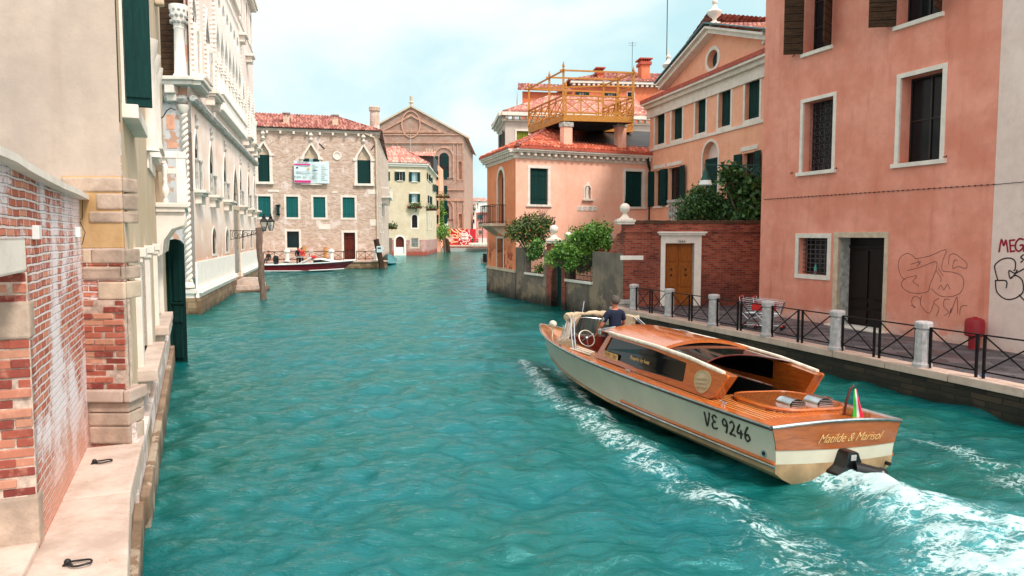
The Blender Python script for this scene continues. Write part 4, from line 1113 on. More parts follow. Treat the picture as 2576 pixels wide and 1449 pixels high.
def ledge_stone(key):
    t = NT(key)
    v = t.n('ShaderNodeTexVoronoi'); v.inputs['Scale'].default_value = 22; t.l(t.map((1, .6, 1)), v.inputs['Vector'])
    pit = t.math('MULTIPLY', t.ramp(v.outputs['Distance'], .05, .14, 1, 0), t.ramp(t.noise(7, 4), .5, .62))
    c = t.mix(t.ramp(t.noise(1.5, 6, .7), .35, .65), rgb(176, 152, 138), rgb(206, 184, 170))
    c = t.mix(t.math('MULTIPLY', t.ramp(t.noise(1.1, 5, .65, t.map(loc=(3.3, 1, 0))), .6, .72), .7), c, rgb(190, 130, 96))
    c = t.mix(t.math('MULTIPLY', pit, .75), c, rgb(120, 88, 72))
    h = t.math('SUBTRACT', t.math('MULTIPLY', t.noise(16, 5, .7), .5), pit)
    M[key] = t.fin(c, .8, 0, t.bump(h, .6, .012)); return M[key]
ledge_stone('ledge')
stucco('wet_stone', rgb(150, 122, 98), rgb(122, 96, 76), rgb(70, 52, 38), rgb(170, 150, 130), None, .1, (-.2, .5, rgb(52, 44, 26)), streak=.6)

LE = [(-.35, .5), (-2.77, 5.06), (-4.33, 8.39), (-5.3, 10.8)]; ZL = 1.1
# ledge: long slabs
cuts = [(0, 0), (0, .8), (1, .25), (1, .9)]
W_ = Vector((-.9, -.43)).normalized() * .95
m = MB()
pts = [Vector(LE[0]), Vector(LE[0]).lerp(Vector(LE[1]), .55), Vector(LE[1]).lerp(Vector(LE[2]), .52), Vector(LE[2]) + Vector((.02, .1))]
for i in range(3):
    a, c = pts[i], pts[i + 1]; d = (c - a).normalized() * .008
    m.hprism([tuple(a + d), tuple(c - d), tuple(c - d + W_), tuple(a + d + W_)], ZL - .26, ZL - .003 * (i % 2))
struct(m.build('ledge', M['ledge'], bevel=.025))
m = MB()
for i in range(3):
    Fq = Fac((LE[i][0] - .05, LE[i][1]), (LE[i + 1][0] - .05, LE[i + 1][1])); mm = MB(); mm.box(0, Fq.L, 0, .6, -1.5, ZL - .262); mm.box(0, Fq.L, -.09, -.001, -1.5, .38)
    mm.v = [tuple(Fq.M @ Vector(v)) for v in mm.v]; m.add(mm.v, mm.f)
struct(m.build('ledge_wall', M['wet_stone']))
# garden wall, brick, curved coping
WA, WB = (-3.64, 5.54), (-4.88, 8.39)
Fg = Fac((-2.66, 3.3), WB)
b = thing('brick_garden_wall', 'weathered brick garden wall with white plaster traces beside the stone ledge', 'wall', Fg.a)
uJ = (Vector(WA + (0,)) - Fg.a).dot(Fg.u)
zl = Fg.uz(40, 690)[1]
ztop = lambda u: 3.86 + .0 * u
cop = []
for q_ in ((0, 110), (120, 185), (300, 275), (480, 358), (640, 418), (790, 482)):
    cop.append(Fg.q('2', q_[0], q_[1]))
u_end = Fg.L
top = [(u, z) for u, z in cop if u < u_end] + [(u_end, cop[-1][1])]

z0c = top[0][1]
out = [(uJ, ZL - .4), (u_end, ZL - .4)] + top[::-1] + [(0, z0c), (0, zl + .25), (uJ, zl + .25)]
wall(b, Fg, out, [], M['brick_left'])
m = MB()
# frontal jamb of the opening and lintel
m.quad((uJ, .0, ZL - .4), (uJ, .55, ZL - .4), (uJ, .55, zl + .25), (uJ, 0, zl + .25))
m.build('jamb', M['brick_near'], b, Fg.M)
JAMB = (b, uJ, zl)
# back side of the wall keeps its thickness
m = MB(); m.box(0, uJ + .2, .004, .5, zl, zl + .26); m.build('stone_lintel', M['stone'], b, Fg.M, bevel=.02)
m = MB(); m.box(uJ - .045, uJ + .16, -.012, .5, ZL + .02, ZL + .42); m.box(uJ - .045, uJ + .14, -.012, .5, zl - .5, zl - .22); m.build('jamb_stone', M['quoin'], b, Fg.M, bevel=.02)
m = MB()
tp = [(0 - .2, z0c)] + top
for i in range(len(tp) - 1):
    a, c = tp[i], tp[i + 1]
    vs = [(a[0], -.1, a[1]), (c[0], -.1, c[1]), (c[0], .5, c[1]), (a[0], .5, a[1]), (a[0], -.1, a[1] + .055), (c[0], -.1, c[1] + .055), (c[0], .5, c[1] + .055), (a[0], .5, a[1] + .055)]
    m.add(vs, [(0, 3, 2, 1), (4, 5, 6, 7), (0, 1, 5, 4), (2, 3, 7, 6)] + ([(3, 0, 4, 7)] if i == 0 else []) + ([(1, 2, 6, 5)] if i == len(tp) - 2 else []))
m.build('coping', M['stone'], b, Fg.M)
m = MB(); m.box(uJ - 1.6, uJ, .0, .9, ZL - .2, ZL + .06); m.build('threshold', M['ledge'], b, Fg.M, bevel=.02)
for k, (x, y, lab) in enumerate(((310, 770, 'left white plastic junction box on the brick garden wall, nearer the camera'), (708, 768, 'right white plastic junction box, near the far end of the brick garden wall'))):
    u, z = Fg.q('2', x, y); m = MB(); m.box(u - .06, u + .06, -.05, 0, z - .055, z + .055); tag(m.build('junction_box', M['white_paint'], None, Fg.M, bevel=.006), lab, 'junction box', 'junction boxes on the garden wall')

# ---- near beige house: end wall + canal front ----
C0 = Vector((-4.40, 8.42)); FE = Fac((-15, 8.42), (C0.x, C0.y)); FL = Fac((C0.x, C0.y), (-10.2, 21.9))
b = thing('beige_house', 'large beige plastered house with stone quoins and a green shutter above the ledge', 'house', (C0.x, C0.y, 0))
zj = FE.q('2', 1000, 245)[1]
m = MB(); m.poly([(0, 0), (FE.L - .015, 0), (FE.L - .015, 13), (0, 13)], (), .0); m.build('end_wall', M['beige'], b, FE.M)
z_ = lambda y: FE.q('2', 1000, y)[1]
def uE_(x, y): return FE.q('2', x, y)[0]
def blk(name, x0, x1, y0, y1, mat, pr, bev=.02, ex=0):
    u0, u1 = uE_(x0, (y0 + y1) / 2), FE.L if x1 > 1150 else uE_(x1, (y0 + y1) / 2)
    m = MB(); m.box(u0, u1 - .004, -pr, .35, z_(y1) + .006, z_(y0) - .006)
    return m.build(name, M[mat], b, FE.M, bevel=bev)
# ochre render ground behind the blocks
m = MB(); m.box(uE_(590, 400), FE.L - .012, -.02, .02, z_(918), zj); m.build('ochre_render', M['ochre'], b, FE.M, bevel=.01)
m = MB(); m.box(uE_(590, 400), FE.L - .012, -.018, .02, ZL - .5, z_(919)); m.build('worn_brick', M['brick_left'], b, FE.M)
blk('quoin_block', 592, 1200, 250, 396, 'quoin', .035); blk('quoin_block', 912, 1200, 402, 562, 'quoin', .035); blk('quoin_block', 842, 1200, 570, 686, 'quoin', .035)
blk('quoin_block', 872, 1200, 922, 1064, 'quoin', .04); blk('quoin_block', 780, 866, 922, 1064, 'stone_warm', .03)
blk('quoin_block', 785, 1210, 1086, 1216, 'quoin', .045); blk('quoin_block', 930, 1210, 1226, 1400, 'stone_warm', .04)
z3 = lambda y: FE.q('3', 590, y)[1]; u3 = lambda x, y=300: FE.q('3', x, y)[0]
def bricks(F, u0, u1, z0, z1, y, name, par, bh=.072, bl=.24, plane='x', seed=1):
    rg = random.Random(seed); m = MB(); rows = int((z1 - z0) / bh); bh = (z1 - z0) / rows; k = 0
    for j in range(rows):
        x = u0 - (j % 2) * bl * .5
        while x < u1:
            a, c = max(x, u0), min(x + bl * rg.uniform(.85, 1.1), u1); x += bl
            if c - a > .03:
                o = rg.uniform(-.012, .014); g = .006; n0 = len(m.f); zz = z0 + j * bh + rg.uniform(-.003, .003)
                if plane == 'x': m.box(a + g, c - g, y - o, y + .12, zz + g, zz + bh - g)
                else: m.box(y - o, y + .12, a + g, c - g, zz + g, zz + bh - g)
                for q in range(n0, len(m.f)): m.uv[q] = (k, j)
                k += 1
    b0 = MB(); b0.box(u0, u1, y + .008, y + .13, z0, z1) if plane == 'x' else b0.box(y + .01, y + .13, u0, u1, z0, z1)
    o = b0.build(name, M['mortar'], par, F.M); me = m.mesh(name, M['loose_brick']); bm = bmesh.new(); bm.from_mesh(me)
    at = me.attributes.new('rnd', 'FLOAT', 'FACE'); at.data.foreach_set('value', [abs(math.sin(m.uv[i][0] * 12.9 + m.uv[i][1] * 78.2) * 437.5) % 1 for i in range(len(me.polygons))])
    q = link('bricks', me, o, F.M); md = q.modifiers.new('bevel', 'BEVEL'); md.width = .007; md.segments = 2; return o
tiles('loose_brick', rgb(126, 52, 44), rgb(172, 88, 68), rgb(196, 142, 116)); plain('mortar', rgb(200, 176, 160), .95, var=.2, bump=.6, sc=12)
bricks(Fg, .0, .55, JAMB[2] - .22 - .02, JAMB[2], JAMB[1] - .03, 'jamb_bricks', JAMB[0], plane='y', seed=4); bricks(Fg, .0, .55, ZL + .42, JAMB[2] - .5, JAMB[1] - .03, 'jamb_bricks', JAMB[0], plane='y', seed=7)
bricks(FE, u3(455), FE.L - .01, z3(465), z_(1400), -.05, 'brick_quoin', b)
m = MB(); m.box(u3(455), u3(660), -.1, .3, z3(530), z3(465)); m.box(u3(663), FE.L + .05, -.1, .3, z3(530), z3(465) - .002); m.build('stone_course', M['ledge'], b, FE.M, bevel=.02)
for y0, y1 in ((535, 585), (590, 655), (660, 750)):
    m = MB(); m.box(u3(463), FE.L, -.05, .3, z3(y1) - .002, z3(y0)); m.build('quoin_block', M['quoin'], b, FE.M, bevel=.02)
# canal front
f = lambda *a, **k: FL.rect('3', *a, **k)
o1 = FL.rect('3', 728, 772, 100, 340); 
Zs = FL.q('3', 780, 345)[1]
def uL_(sh, x, y, o=0): return FL.q(sh, x, y, o)[0]
ua, ub = uL_('2', 1262, 1200), uL_('2', 1345, 1200)
uc, ud = uL_('2', 1440, 1150), uL_('2', 1480, 1150)
zcap = FL.q('2', 1300, 905)[1]; zsill = 1.75
HN = 12.0
ww = [(ua + .25, ub + .35, zsill, zcap - .1), (uc + .1, ud + .55, zsill, zcap - .1)]

u_up = (.55, 1.9, 5.02, 8.5)
ogz = (uL_('1', 1440, 900) - .1, uL_('1', 1520, 900) + .3, 4.4, 7.6)
gateu = (uL_('m', 418, 800), uL_('m', 430, 800) + 1.0)
outl = [(0, -1.5), (FL.L, -1.5), (FL.L, HN), (0, HN)]
holes = [shape(*w) for w in ww] + [shape(*u_up), shape(5.6, 7.6, 5.0, 8.6, 'pointed')]
wall(b, FL, outl, holes, M['cream'], reveal=.3)
for k, w in enumerate(ww):
    wn = window(b, FL, w, fw=0, rec=.28, mull=None, glass=M['stone_grey'])
    for s in (0, 1):
        m = MB(); x0 = w[0] - .26 if s == 0 else w[1]; m.box(x0, x0 + .26, -.07, .25, w[2], w[3] - .05); m.box(x0 - .05, x0 + .31, -.14, .1, w[3] - .02, w[3] + .1); m.box(x0 - .03, x0 + .29, -.1, .1, w[3] - .09, w[3] - .021)
        m.build('pilaster', M['stone'], wn, FL.M, bevel=.01)
    m = MB(); m.box(w[0] - .42, w[1] + .42, -.24, .1, w[2] - .16, w[2]); m.box(w[0] - .3, w[1] + .3, -.14, .1, w[2] - .34, w[2] - .161); m.build('sill', M['ledge'], wn, FL.M, bevel=.02)
wn = window(b, FL, u_up, fw=.2, rec=.25, mull=(1, 3), sill=.14, sillw=.16)
m = MB(); m.box(u_up[0] + .0, u_up[0] + .1, -.27, .0, u_up[2] + .0, u_up[3]); m.box(u_up[0] - .02, u_up[0] + .0, -.26, .0, u_up[2] + .1, u_up[3] - .1); m.build('shutter', M['green_shutter'], wn, FL.M @ Matrix.Translation((-.16, -.04, 0)))
wn = window(b, FL, (5.6, 7.6, 5.0, 8.6), 'pointed', fw=.3, rec=.2, mull=(2, 3), frame=M['stone'], glass=M['glass_pale'])
for u in (5.35, 6.55, 7.75):
    m = MB(); m.lathe([(.16, 5.0), (.12, 5.1), (.11, 6.6), (.15, 6.7), (.19, 6.95)], (u, -.06, 0), 10); m.build('pilaster', M['stone'], wn, FL.M, smooth=True)
m = MB(); m.box(0, FL.L, -.05, .02, -1.5, 1.32); m.box(0, FL.L, -.12, .02, 1.0, 1.12); m.build('plinth', M['rubble'], b, FL.M, bevel=.02)
m = MB(); m.box(.05, FL.L, -.16, -.051, -1.5, .45); m.build('wet_footing', M['wet_stone'], b, FL.M, bevel=.03)
# small cornice hoods
h2 = (uL_('1', 1405, 1400), uL_('1', 1465, 1440)); zh = FL.q('1', 1430, 1400)[1]
m = MB(); m.box(h2[0] - .1, h2[1] + .3, -.22, .02, zh - .1, zh); m.box(h2[0], h2[1] + .2, -.13, .02, zh - .3, zh - .101); m.build('stone_hood', M['stone'], b, FL.M, bevel=.01)
# stone balcony over the water gate
uB0 = FL.q('2', 1450, 500, .0)[0]; uB1 = uB0 + 4.6; pB = .62
zsl = FL.q('2', 1460, 490, 0)[1]; zrl = FL.q('2', 1450, 20)[1]
zsl = Vector(on_Y(*Q('2', 1650, 490), FL.P(uB0, 0).y)).z; zrl = Vector(on_Y(*Q('2', 1600, 5), FL.P(uB0, 0).y)).z

uB1 = min(uB1, FL.L - .1)
m = MB(); m.box(uB0, uB1, -pB, .0, zsl - .1, zsl); m.box(uB0 + .04, uB1 - .04, -pB + .05, .0, zsl - .2, zsl - .101); ba = m.build('balcony', M['stone'], b, FL.M, bevel=.02)
m = MB(); m.box(uB0, uB1, -pB, -pB + .16, zrl - .14, zrl); m.box(uB0, uB0 + .16, -pB + .161, .0, zrl - .14, zrl); m.box(uB1 - .16, uB1, -pB + .161, 0, zrl - .14, zrl); m.build('handrail', M['stone_white'], ba, FL.M, bevel=.012)
bal = [(.05, 0), (.055, .05), (.03, .09), (.075, .22), (.07, .3), (.035, .4), (.05, .46), (.05, .5), (.035, .55), (.07, .66), (.07, .74), (.035, .88), (.055, .93)]
hb = zrl - .14 - zsl
for k in range(14):
    m = MB(); m.lathe([(r, z * hb / .93) for r, z in bal], (uB0 + .45 + k * (uB1 - uB0 - .9) / 13, -pB + .08, zsl), 10); m.build('baluster', M['stone_white'], ba, FL.M, smooth=True)
m = MB(); m.lathe([(r, z * hb / .93) for r, z in bal], (uB0 + .08, -pB + .42, zsl), 12); m.build('baluster', M['stone_white'], ba, FL.M, smooth=True)
for x in (uB0 + .01, uB1 - .2, (uB0 + uB1) / 2 - .09): m = MB(); m.box(x, x + .19, -pB + .01, -pB + .2, zsl, zrl - .141); m.build('balcony_pier', M['stone_white'], ba, FL.M, bevel=.01)
for u in (uB0 + .1, uB1 - .35, (uB0 + uB1) / 2 - .12):
    pr = [(0, -.95), (.1, -.9), (.14, -.6), (.3, -.36), (.54, -.28), (.58, -.15), (.58, 0), (0, 0)]; n = len(pr)
    m = MB(); m.add([(u + s * .24, -x, zsl - .201 + z) for s in (0, 1) for x, z in pr], [tuple(range(n)), tuple(range(2 * n - 1, n - 1, -1))] + [(i, i + n, (i + 1) % n + n, (i + 1) % n) for i in range(n)])
    m.build('bracket', M['stone'], ba, FL.M, bevel=.015)
# console of an upper balcony, cut off by the frame
uu = uL_('1', 1440, 60); zc_ = FL.q('1', 1480, 130)[1]
m = MB(); m.box(uu, uu + 2.2, -.5, 0, zc_ + .25, zc_ + .45); m.box(uu + .1, uu + .4, -.4, 0, zc_ - .1, zc_ + .249); m.box(uu + .1, uu + .4, -.22, 0, zc_ - .5, zc_ - .101); cb = m.build('balcony', M['stone_warm'], b, FL.M, bevel=.05)
# water gate: door leaves folded out
uG = (Vector((-9.35, 20.2, 0)) - FL.a).dot(FL.u)
xL, xR = on_Y(416, 800, 20.3).x, on_Y(465, 800, 20.3).x; zT = on_Y(440, 603, 20.3).z
sh = lambda u0, u1, z0, z1: [(u0, z0), (u1, z0), (u1, z1 - .12), ((u0 + u1) / 2 + .1, z1 - .02), ((u0 + u1) / 2 - .06, z1 + .02), (u0, z1)]
Fd = Fac((xL, 20.45), (xR, 20.3))
g = thing('water_gate_door', 'tall dark green panelled door leaf standing open over the water', 'door', (xL, 20.4, 0))
xs = on_Y(430, 800, 20.3).x - xL
m = MB(); m.prism(sh(xs, Fd.L, -.15, zT), 0, .07); m.build('door_leaf', M['green_gate'] if 'green_gate' in M else M['green_shutter'], g, Fd.M, bevel=.01)
m = MB(); m.prism(sh(-.1, xs - .01, -.1, zT - .02), -.03, .35); m.build('door_leaf', M['green_shutter'], g, Fd.M, bevel=.01)
m = MB()
for z0, z1 in ((.1, .9), (1.1, 1.55), (1.68, 2.8)): m.box(xs + .07, Fd.L - .06, -.03, -.0, z0, z1)
m.box(xs, Fd.L + .01, -.045, 0, 1.6, 1.66); m.build('door_panel', M['green_shutter'], g, Fd.M, bevel=.012)
# lamp hook above the door
m = MB(); a = Vector(on_Y(*Q('1', 1460, 1112), 16.5)); c = Vector(on_Y(*Q('1', 1640, 1030), 16.5)); mid = Vector(on_Y(*Q('1', 1560, 1060), 16.5))
m.tube([a, a.lerp(mid, .6) - Vector((0, 0, .04)), mid + Vector((0, 0, .06)), c + Vector((-.1, 0, .05)), c], .012, 6); tag(m.build('lamp_hook', M['iron']), 'thin curved dark iron arm above the stone balcony', 'hook')
# cable on the end wall
m = MB(); cb = [(800, 470), (800, 640), (770, 660), (825, 770), (800, 870), (768, 900), (775, 1040), (820, 1080), (1200, 1080), (1230, 1130), (1275, 1180)]
P_ = [FE.q('2', *q) for q in cb]; m.tube([(min(u, FE.L - .02), -.075 if z < z_(900) else -.06, z) for u, z in P_], .004, 5); tag(m.build('cable', M['iron'], None, FE.M), 'thin dark cable wandering down the stone corner of the beige house', 'cable')
# mooring rings
for k, (x, y, lab) in enumerate(((400, 1380, 'nearer iron mooring ring lying on the stone ledge'), (530, 848, 'farther iron mooring ring on the ledge beside an orange rust stain'))):
    p = on_z(*Q('3', x, y), ZL + .02); o = thing('mooring_ring', lab, 'mooring ring', p, rz=.1 + k * .3, group='mooring rings on the ledge')
    m = MB(); m.tube([(.075 * math.cos(t * PI / 8) + .03, .055 * math.sin(t * PI / 8), .0 + .004 * math.sin(t)) for t in range(16)], .008, 7, closed=True); m.build('ring', M['iron'], o, local=True, smooth=True)
    m = MB(); m.ball((-.06, 0, .008), .026, 8); m.tube([(-.09, 0, -.02), (-.06, 0, .015), (-.03, 0, -.02)], .01, 6); m.build('eye_bolt', M['iron'], o, local=True, smooth=True)

# ================================================================ Gothic palace
stucco('palace_white', rgb(244, 226, 216), rgb(238, 212, 198), rgb(206, 160, 134), streak=.3)
stucco('palace_low', rgb(252, 238, 230), rgb(246, 212, 188), rgb(232, 158, 112), rgb(216, 160, 134), (2.0, 5.4), .22, streak=.85)
brick('brick_palace', rgb(176, 110, 80), rgb(206, 140, 108), rgb(220, 170, 140), rgb(214, 190, 172), bw=.26, bh=.08, plaster=rgb(232, 208, 192), pamt=.16)
brick('footing', rgb(110, 84, 60), rgb(140, 110, 82), rgb(160, 134, 104), rgb(70, 54, 36), bw=.8, bh=.3, mort=.01, zstain=(-.1, .35, rgb(60, 48, 30)), bump=.8)
FP = Fac((-13.9, 32.47), (-21.2, 61.6)); FQ = Fac((-20, 32.2), (-14.05, 32.45))
b = thing('gothic_palace', 'ornate pale Gothic palace with pointed windows and a white stone loggia on the left bank', 'palace', FP.a)
zt1 = FP.q('d', 420, 1370)[1]; zwp = (FP.q('d', 560, 1150)[1] + FP.q('d', 800, 1095)[1]) / 2
zco = (FP.q('m', 478, 255)[1] + FP.q('m', 640, 408)[1]) / 2

HP = 21.8
gd = lambda *a: FP.rect('d', *a); gc = lambda *a: FP.rect('c', *a)
small = [gd(540, 570, 930, 1108), gd(638, 660, 935, 1098), gd(752, 770, 945, 1080), gd(816, 829, 945, 1074)]
zs0 = sum(r[2] for r in small) / 4; zs1 = sum(r[3] for r in small) / 4; small = [(r[0], r[1], zs0, zs1) for r in small]
tall = [gd(412, 440, 190, 650), gd(520, 548, 290, 690), gd(622, 650, 365, 722), gd(738, 758, 480, 762), gd(798, 814, 545, 790), gd(840, 850, 600, 808)]
zt0_ = sum(r[2] for r in tall) / 6; zt1_ = sum(r[3] for r in tall) / 6; tall = [(r[0], r[0] + max(1.0, min(1.35, r[1] - r[0])), zt0_, zt1_ - .1) for r in tall]
dc = (FP.q('d', 718, 1000)[0], ) ; dr2 = (FP.q('d', 698, 1000)[0] + .1, FP.q('d', 736, 1000)[0], zt1 - .1, FP.q('d', 715, 800)[1])
du = (dr2[0] + .05, dr2[1] - .05, FP.q('d', 700, 760)[1], FP.q('d', 700, 490)[1])

upw = [FP.rect('c', 780, 845, 160, 1185)]
lg0 = FP.q('c', 895, 800)[0]; lg1 = FP.q('c', 1190, 1100)[0]
zlg0 = zco + .9; 
caps = [(920, 745), (965, 835), (1015, 920), (1060, 985), (1105, 1050), (1140, 1100), (1180, 1150)]
zcap2 = sum(FP.q('c', *c)[1] for c in caps) / 7; ztr = FP.q('c', 1000, 300)[1]
arcA = FP.q('c', 905, 345)[1]

r2w = [gc(1205, 1222, 690, 1250)]
lower_holes = [shape(*r, 'round') for r in small] + [shape(*r, 'pointed') for r in tall] + [shape(*dr2), shape(*du, 'pointed')]
wall(b, FP, [(0, zwp), (dr2[0], zwp), (dr2[0], dr2[3]), (dr2[1], dr2[3]), (dr2[1], zwp), (FP.L, zwp), (FP.L, zco), (0, zco)], lower_holes[:-2] + lower_holes[-1:], M['palace_low'], reveal=.3)
nb = 7; bay = (lg1 - lg0) / nb; zsp = zcap2 + .15
arch_holes = []
for k in range(nb):
    arch_holes.append(shape(lg0 + k * bay + .14, lg0 + (k + 1) * bay - .14, zlg0 + .9, zsp + bay * 1.25, 'ogee'))
u1w = (3.1, 4.3, zlg0 + .3, zsp + 1.6); rw = [(lg1 + 1.4, lg1 + 2.6, zlg0 + .3, zsp + 1.6), (lg1 + 5.2, lg1 + 6.4, zlg0 + .3, zsp + 1.6), (lg1 + 8.4, lg1 + 9.5, zlg0 + .3, zsp + 1.6)]
rw = [r for r in rw if r[1] < FP.L - .3]
a0, a1 = FP.q('c', 780, 700)[0], FP.q('c', 845, 700)[0]; u1w = (a0 + .25, a1 - .05, zlg0 + .3, zsp + 1.6)
c0 = (.9, 2.1, zlg0 + .3, zsp + 1.6)
ztr2 = zsp + bay * 2.0
qf = []
for k in range(nb + 1):
    cx = lg0 + k * bay; rr_ = bay * .3
    if 0 < k < nb or True: qf.append([(cx + rr_ * math.cos(PI * t / 6) * (.8 + .2 * abs(math.cos(PI * t / 3))), ztr2 - bay * .1 + rr_ * math.sin(PI * t / 6) * (.8 + .2 * abs(math.cos(PI * t / 3)))) for t in range(12)])
z3f = ztr2 + bay * .9
th_ = []
for k in range(6): th_.append((lg0 + 1.0 + k * 1.55, lg0 + 2.0 + k * 1.55, z3f + .9, z3f + 3.2))
th_ += [(c0[0], c0[1], z3f + .9, z3f + 3.2), (u1w[0], u1w[1], z3f + .9, z3f + 3.2)] + [(r[0], r[1], z3f + .9, z3f + 3.2) for r in rw]
th_ = [r for r in th_ if r[3] < HP - .4]
hol = arch_holes + [shape(*r, 'ogee') for r in [u1w, c0] + rw] + qf[1:-1] + [shape(*r, 'round') for r in th_]
wall(b, FP, [(0, zco), (FP.L, zco), (FP.L, HP), (0, HP)], hol, M['palace_white'], reveal=.35)
# white tracery field proud of the wall
fo = [(lg0 - .25, zlg0 + .0), (lg1 + .25, zlg0 + .0), (lg1 + .25, ztr2 + bay * .6), (lg0 - .25, ztr2 + bay * .6)]
m = MB(); m.prism(fo, -.1, -.004, [h for h in arch_holes + qf[1:-1]]); tr_ = m.build('tracery', M['stone_white'], b, FP.M)
m = MB(); n = 70
for k in range(n): x = lg0 - .3 + (lg1 - lg0 + .6) * k / n; m.box(x, x + (lg1 - lg0 + .6) / n * .55, -.2, -.1, ztr2 + bay * .6, ztr2 + bay * .6 + .14)
for zz in (zlg0 + 1,):
    k = 0; z = zlg0
    while z < ztr2 + bay * .6: m.box(lg0 - .36, lg0 - .25, -.16, 0, z, z + .12); m.box(lg1 + .25, lg1 + .36, -.16, 0, z, z + .12); z += .24
m.build('toothed_border', M['stone_white'], tr_, FP.M)
for k in range(nb + 1):
    x = lg0 + k * bay; m = MB()
    m.lathe([(.2, zlg0 + .9), (.2, zlg0 + 1.0), (.15, zlg0 + 1.1), (.14, zcap2 - .5), (.17, zcap2 - .45), (.15, zcap2 - .4), (.2, zcap2 - .2), (.19, zcap2 - .12), (.26, zcap2 + .05), (.26, zcap2 + .15)], (x, -.14, 0), 12)
    cl = m.build('column', M['stone_white'], b, FP.M, smooth=True)
    m = MB()
    for t in range(9):
        for zq in (zcap2 - .3, zcap2 - .12, zcap2 + .04): m.ball((x + .2 * math.cos(t * .7 + zq * 5), -.14 + .2 * math.sin(t * .7 + zq * 5), zq), .06, 6)
    m.build('capital', M['stone'], cl, FP.M)
m = MB(); m.box(lg0 - .3, lg1 + .3, -.45, .0, zlg0 + .72, zlg0 + .88); m.box(lg0 - .3, lg1 + .3, -.4, 0, zlg0 - .1, zlg0 + .02)
for k in range(40): x = lg0 + (lg1 - lg0) * k / 40; m.lathe([(.05, zlg0 + .02), (.07, zlg0 + .2), (.035, zlg0 + .36), (.07, zlg0 + .52), (.05, zlg0 + .72)], (x, -.33, 0), 6)
m.build('loggia_balustrade', M['stone_white'], b, FP.M)
gl = M['glass_dark']
m = MB(); m.poly(fo, (), .34); m.build('loggia_glass', M['glass_pale'], b, FP.M)
for r in [c0, u1w] + rw:
    w = window(b, FP, r, 'ogee', fw=.28, rec=.12, mull=(0, 2), frame=M['stone_white'], glass=M['glass_teal'])
    for s in (r[0] - .12, r[1] + .12):
        m = MB(); m.lathe([(.1, r[2]), (.08, r[2] + .1), (.075, zcap2 - .4), (.1, zcap2 - .3), (.16, zcap2 + .05), (.17, zcap2 + .12)], (s, -.12, 0), 8); m.build('colonnette', M['stone_white'], w, FP.M)
    m = MB()
    for s, d in ((r[0] - .3, -1), (r[1] + .3, 1)):
        z = r[2]
        while z < r[3] + .3: m.box(s - .05, s + .05, -.1, 0, z, z + .11); z += .22
    m.build('toothed_border', M['stone_white'], w, FP.M)
    m = MB(); m.box(r[0] - .5, r[1] + .5, -.6, 0, r[2] - .16, r[2]); m.box(r[0] - .42, r[1] + .42, -.5, 0, r[2] - .28, r[2] - .161)
    m.box(r[0] - .3, r[0] - .05, -.4, 0, r[2] - .7, r[2] - .281); m.box(r[1] + .05, r[1] + .3, -.4, 0, r[2] - .7, r[2] - .281); m.build('sill_balcony', M['stone'], w, FP.M, bevel=.03)
for r in th_: window(b, FP, r, 'round', fw=.16, rec=.3, mull=(1, 2), frame=M['stone_white'], glass=M['glass_pale'])
m = MB(); m.box(lg0, lg1, -.22, 0, z3f + .6, z3f + .78); m.box(0, FP.L, -.06, 0, z3f + .45, z3f + .55); m.build('string_course', M['stone_white'], b, FP.M, bevel=.02)
m = MB(); m.box(-.1, FP.L + .3, -.5, .1, HP, HP + .3); k = 0
for k in range(60): x = FP.L * k / 60; m.box(x, x + .22, -.42, 0, HP - .3, HP - .001)
m.build('cornice', M['stone'], b, FP.M)
for k in (0, 1):
    x, y = ((1290, 60), (1340, 640))[k]
# lower windows
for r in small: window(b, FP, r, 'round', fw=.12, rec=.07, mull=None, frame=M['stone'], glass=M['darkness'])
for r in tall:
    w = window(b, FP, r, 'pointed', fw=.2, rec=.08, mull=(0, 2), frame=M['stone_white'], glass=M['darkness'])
    m = MB(); m.box(r[0] - .3, r[1] + .3, -.5, 0, r[2] - .13, r[2]); m.box(r[0] - .2, r[1] + .2, -.36, 0, r[2] - .25, r[2] - .131); m.box(r[0] - .1, r[0] + .12, -.26, 0, r[2] - .6, r[2] - .251); m.box(r[1] - .12, r[1] + .1, -.26, 0, r[2] - .6, r[2] - .251); m.build('sill', M['stone'], w, FP.M, bevel=.02)
    zc2 = r[3] - (r[1] - r[0]) * 1.2
    for s in (r[0] - .05, r[1] + .05): m = MB(); m.lathe([(.07, r[2]), (.06, r[2] + .1), (.055, zc2 - .15), (.1, zc2), (.1, zc2 + .06)], (s, -.09, 0), 8); m.build('colonnette', M['stone_grey'], w, FP.M)
    m = MB(); m.lathe([(.05, r[3] + .15), (.11, r[3] + .3), (.05, r[3] + .45), (.1, r[3] + .6), (.01, r[3] + .85)], ((r[0] + r[1]) / 2, -.05, 0), 7)
    m.build('carved_tip', M['stone_grey'], w, FP.M)
w = window(b, FP, (dr2[0], dr2[1], dr2[2], dr2[3]), fw=.28, rec=.3, mull=None, glass=M['dark_door'], frame=M['stone_warm'], name='door')
window(b, FP, du, 'pointed', fw=.22, rec=.1, mull=(1, 2), frame=M['stone'])
m = MB(); m.box(0, dr2[0] - .3, -.06, .02, zt1, zwp); m.box(dr2[1] + .3, FP.L, -.06, .02, zt1, zwp)
m.box(-.06, dr2[0] - .45, -.2, .02, zt1 - .12, zt1 + .0); m.box(-.06, dr2[0] - .45, -.27, .02, zt1 - .2, zt1 - .121); m.box(-.06, dr2[0] - .45, -.12, .02, .75, zt1 - .201)
m.box(dr2[1] + .45, FP.L, -.2, .02, zt1 - .12, zt1); m.box(dr2[1] + .45, FP.L, -.27, .02, zt1 - .2, zt1 - .121); m.box(dr2[1] + .45, FP.L, -.12, .02, .75, zt1 - .201)
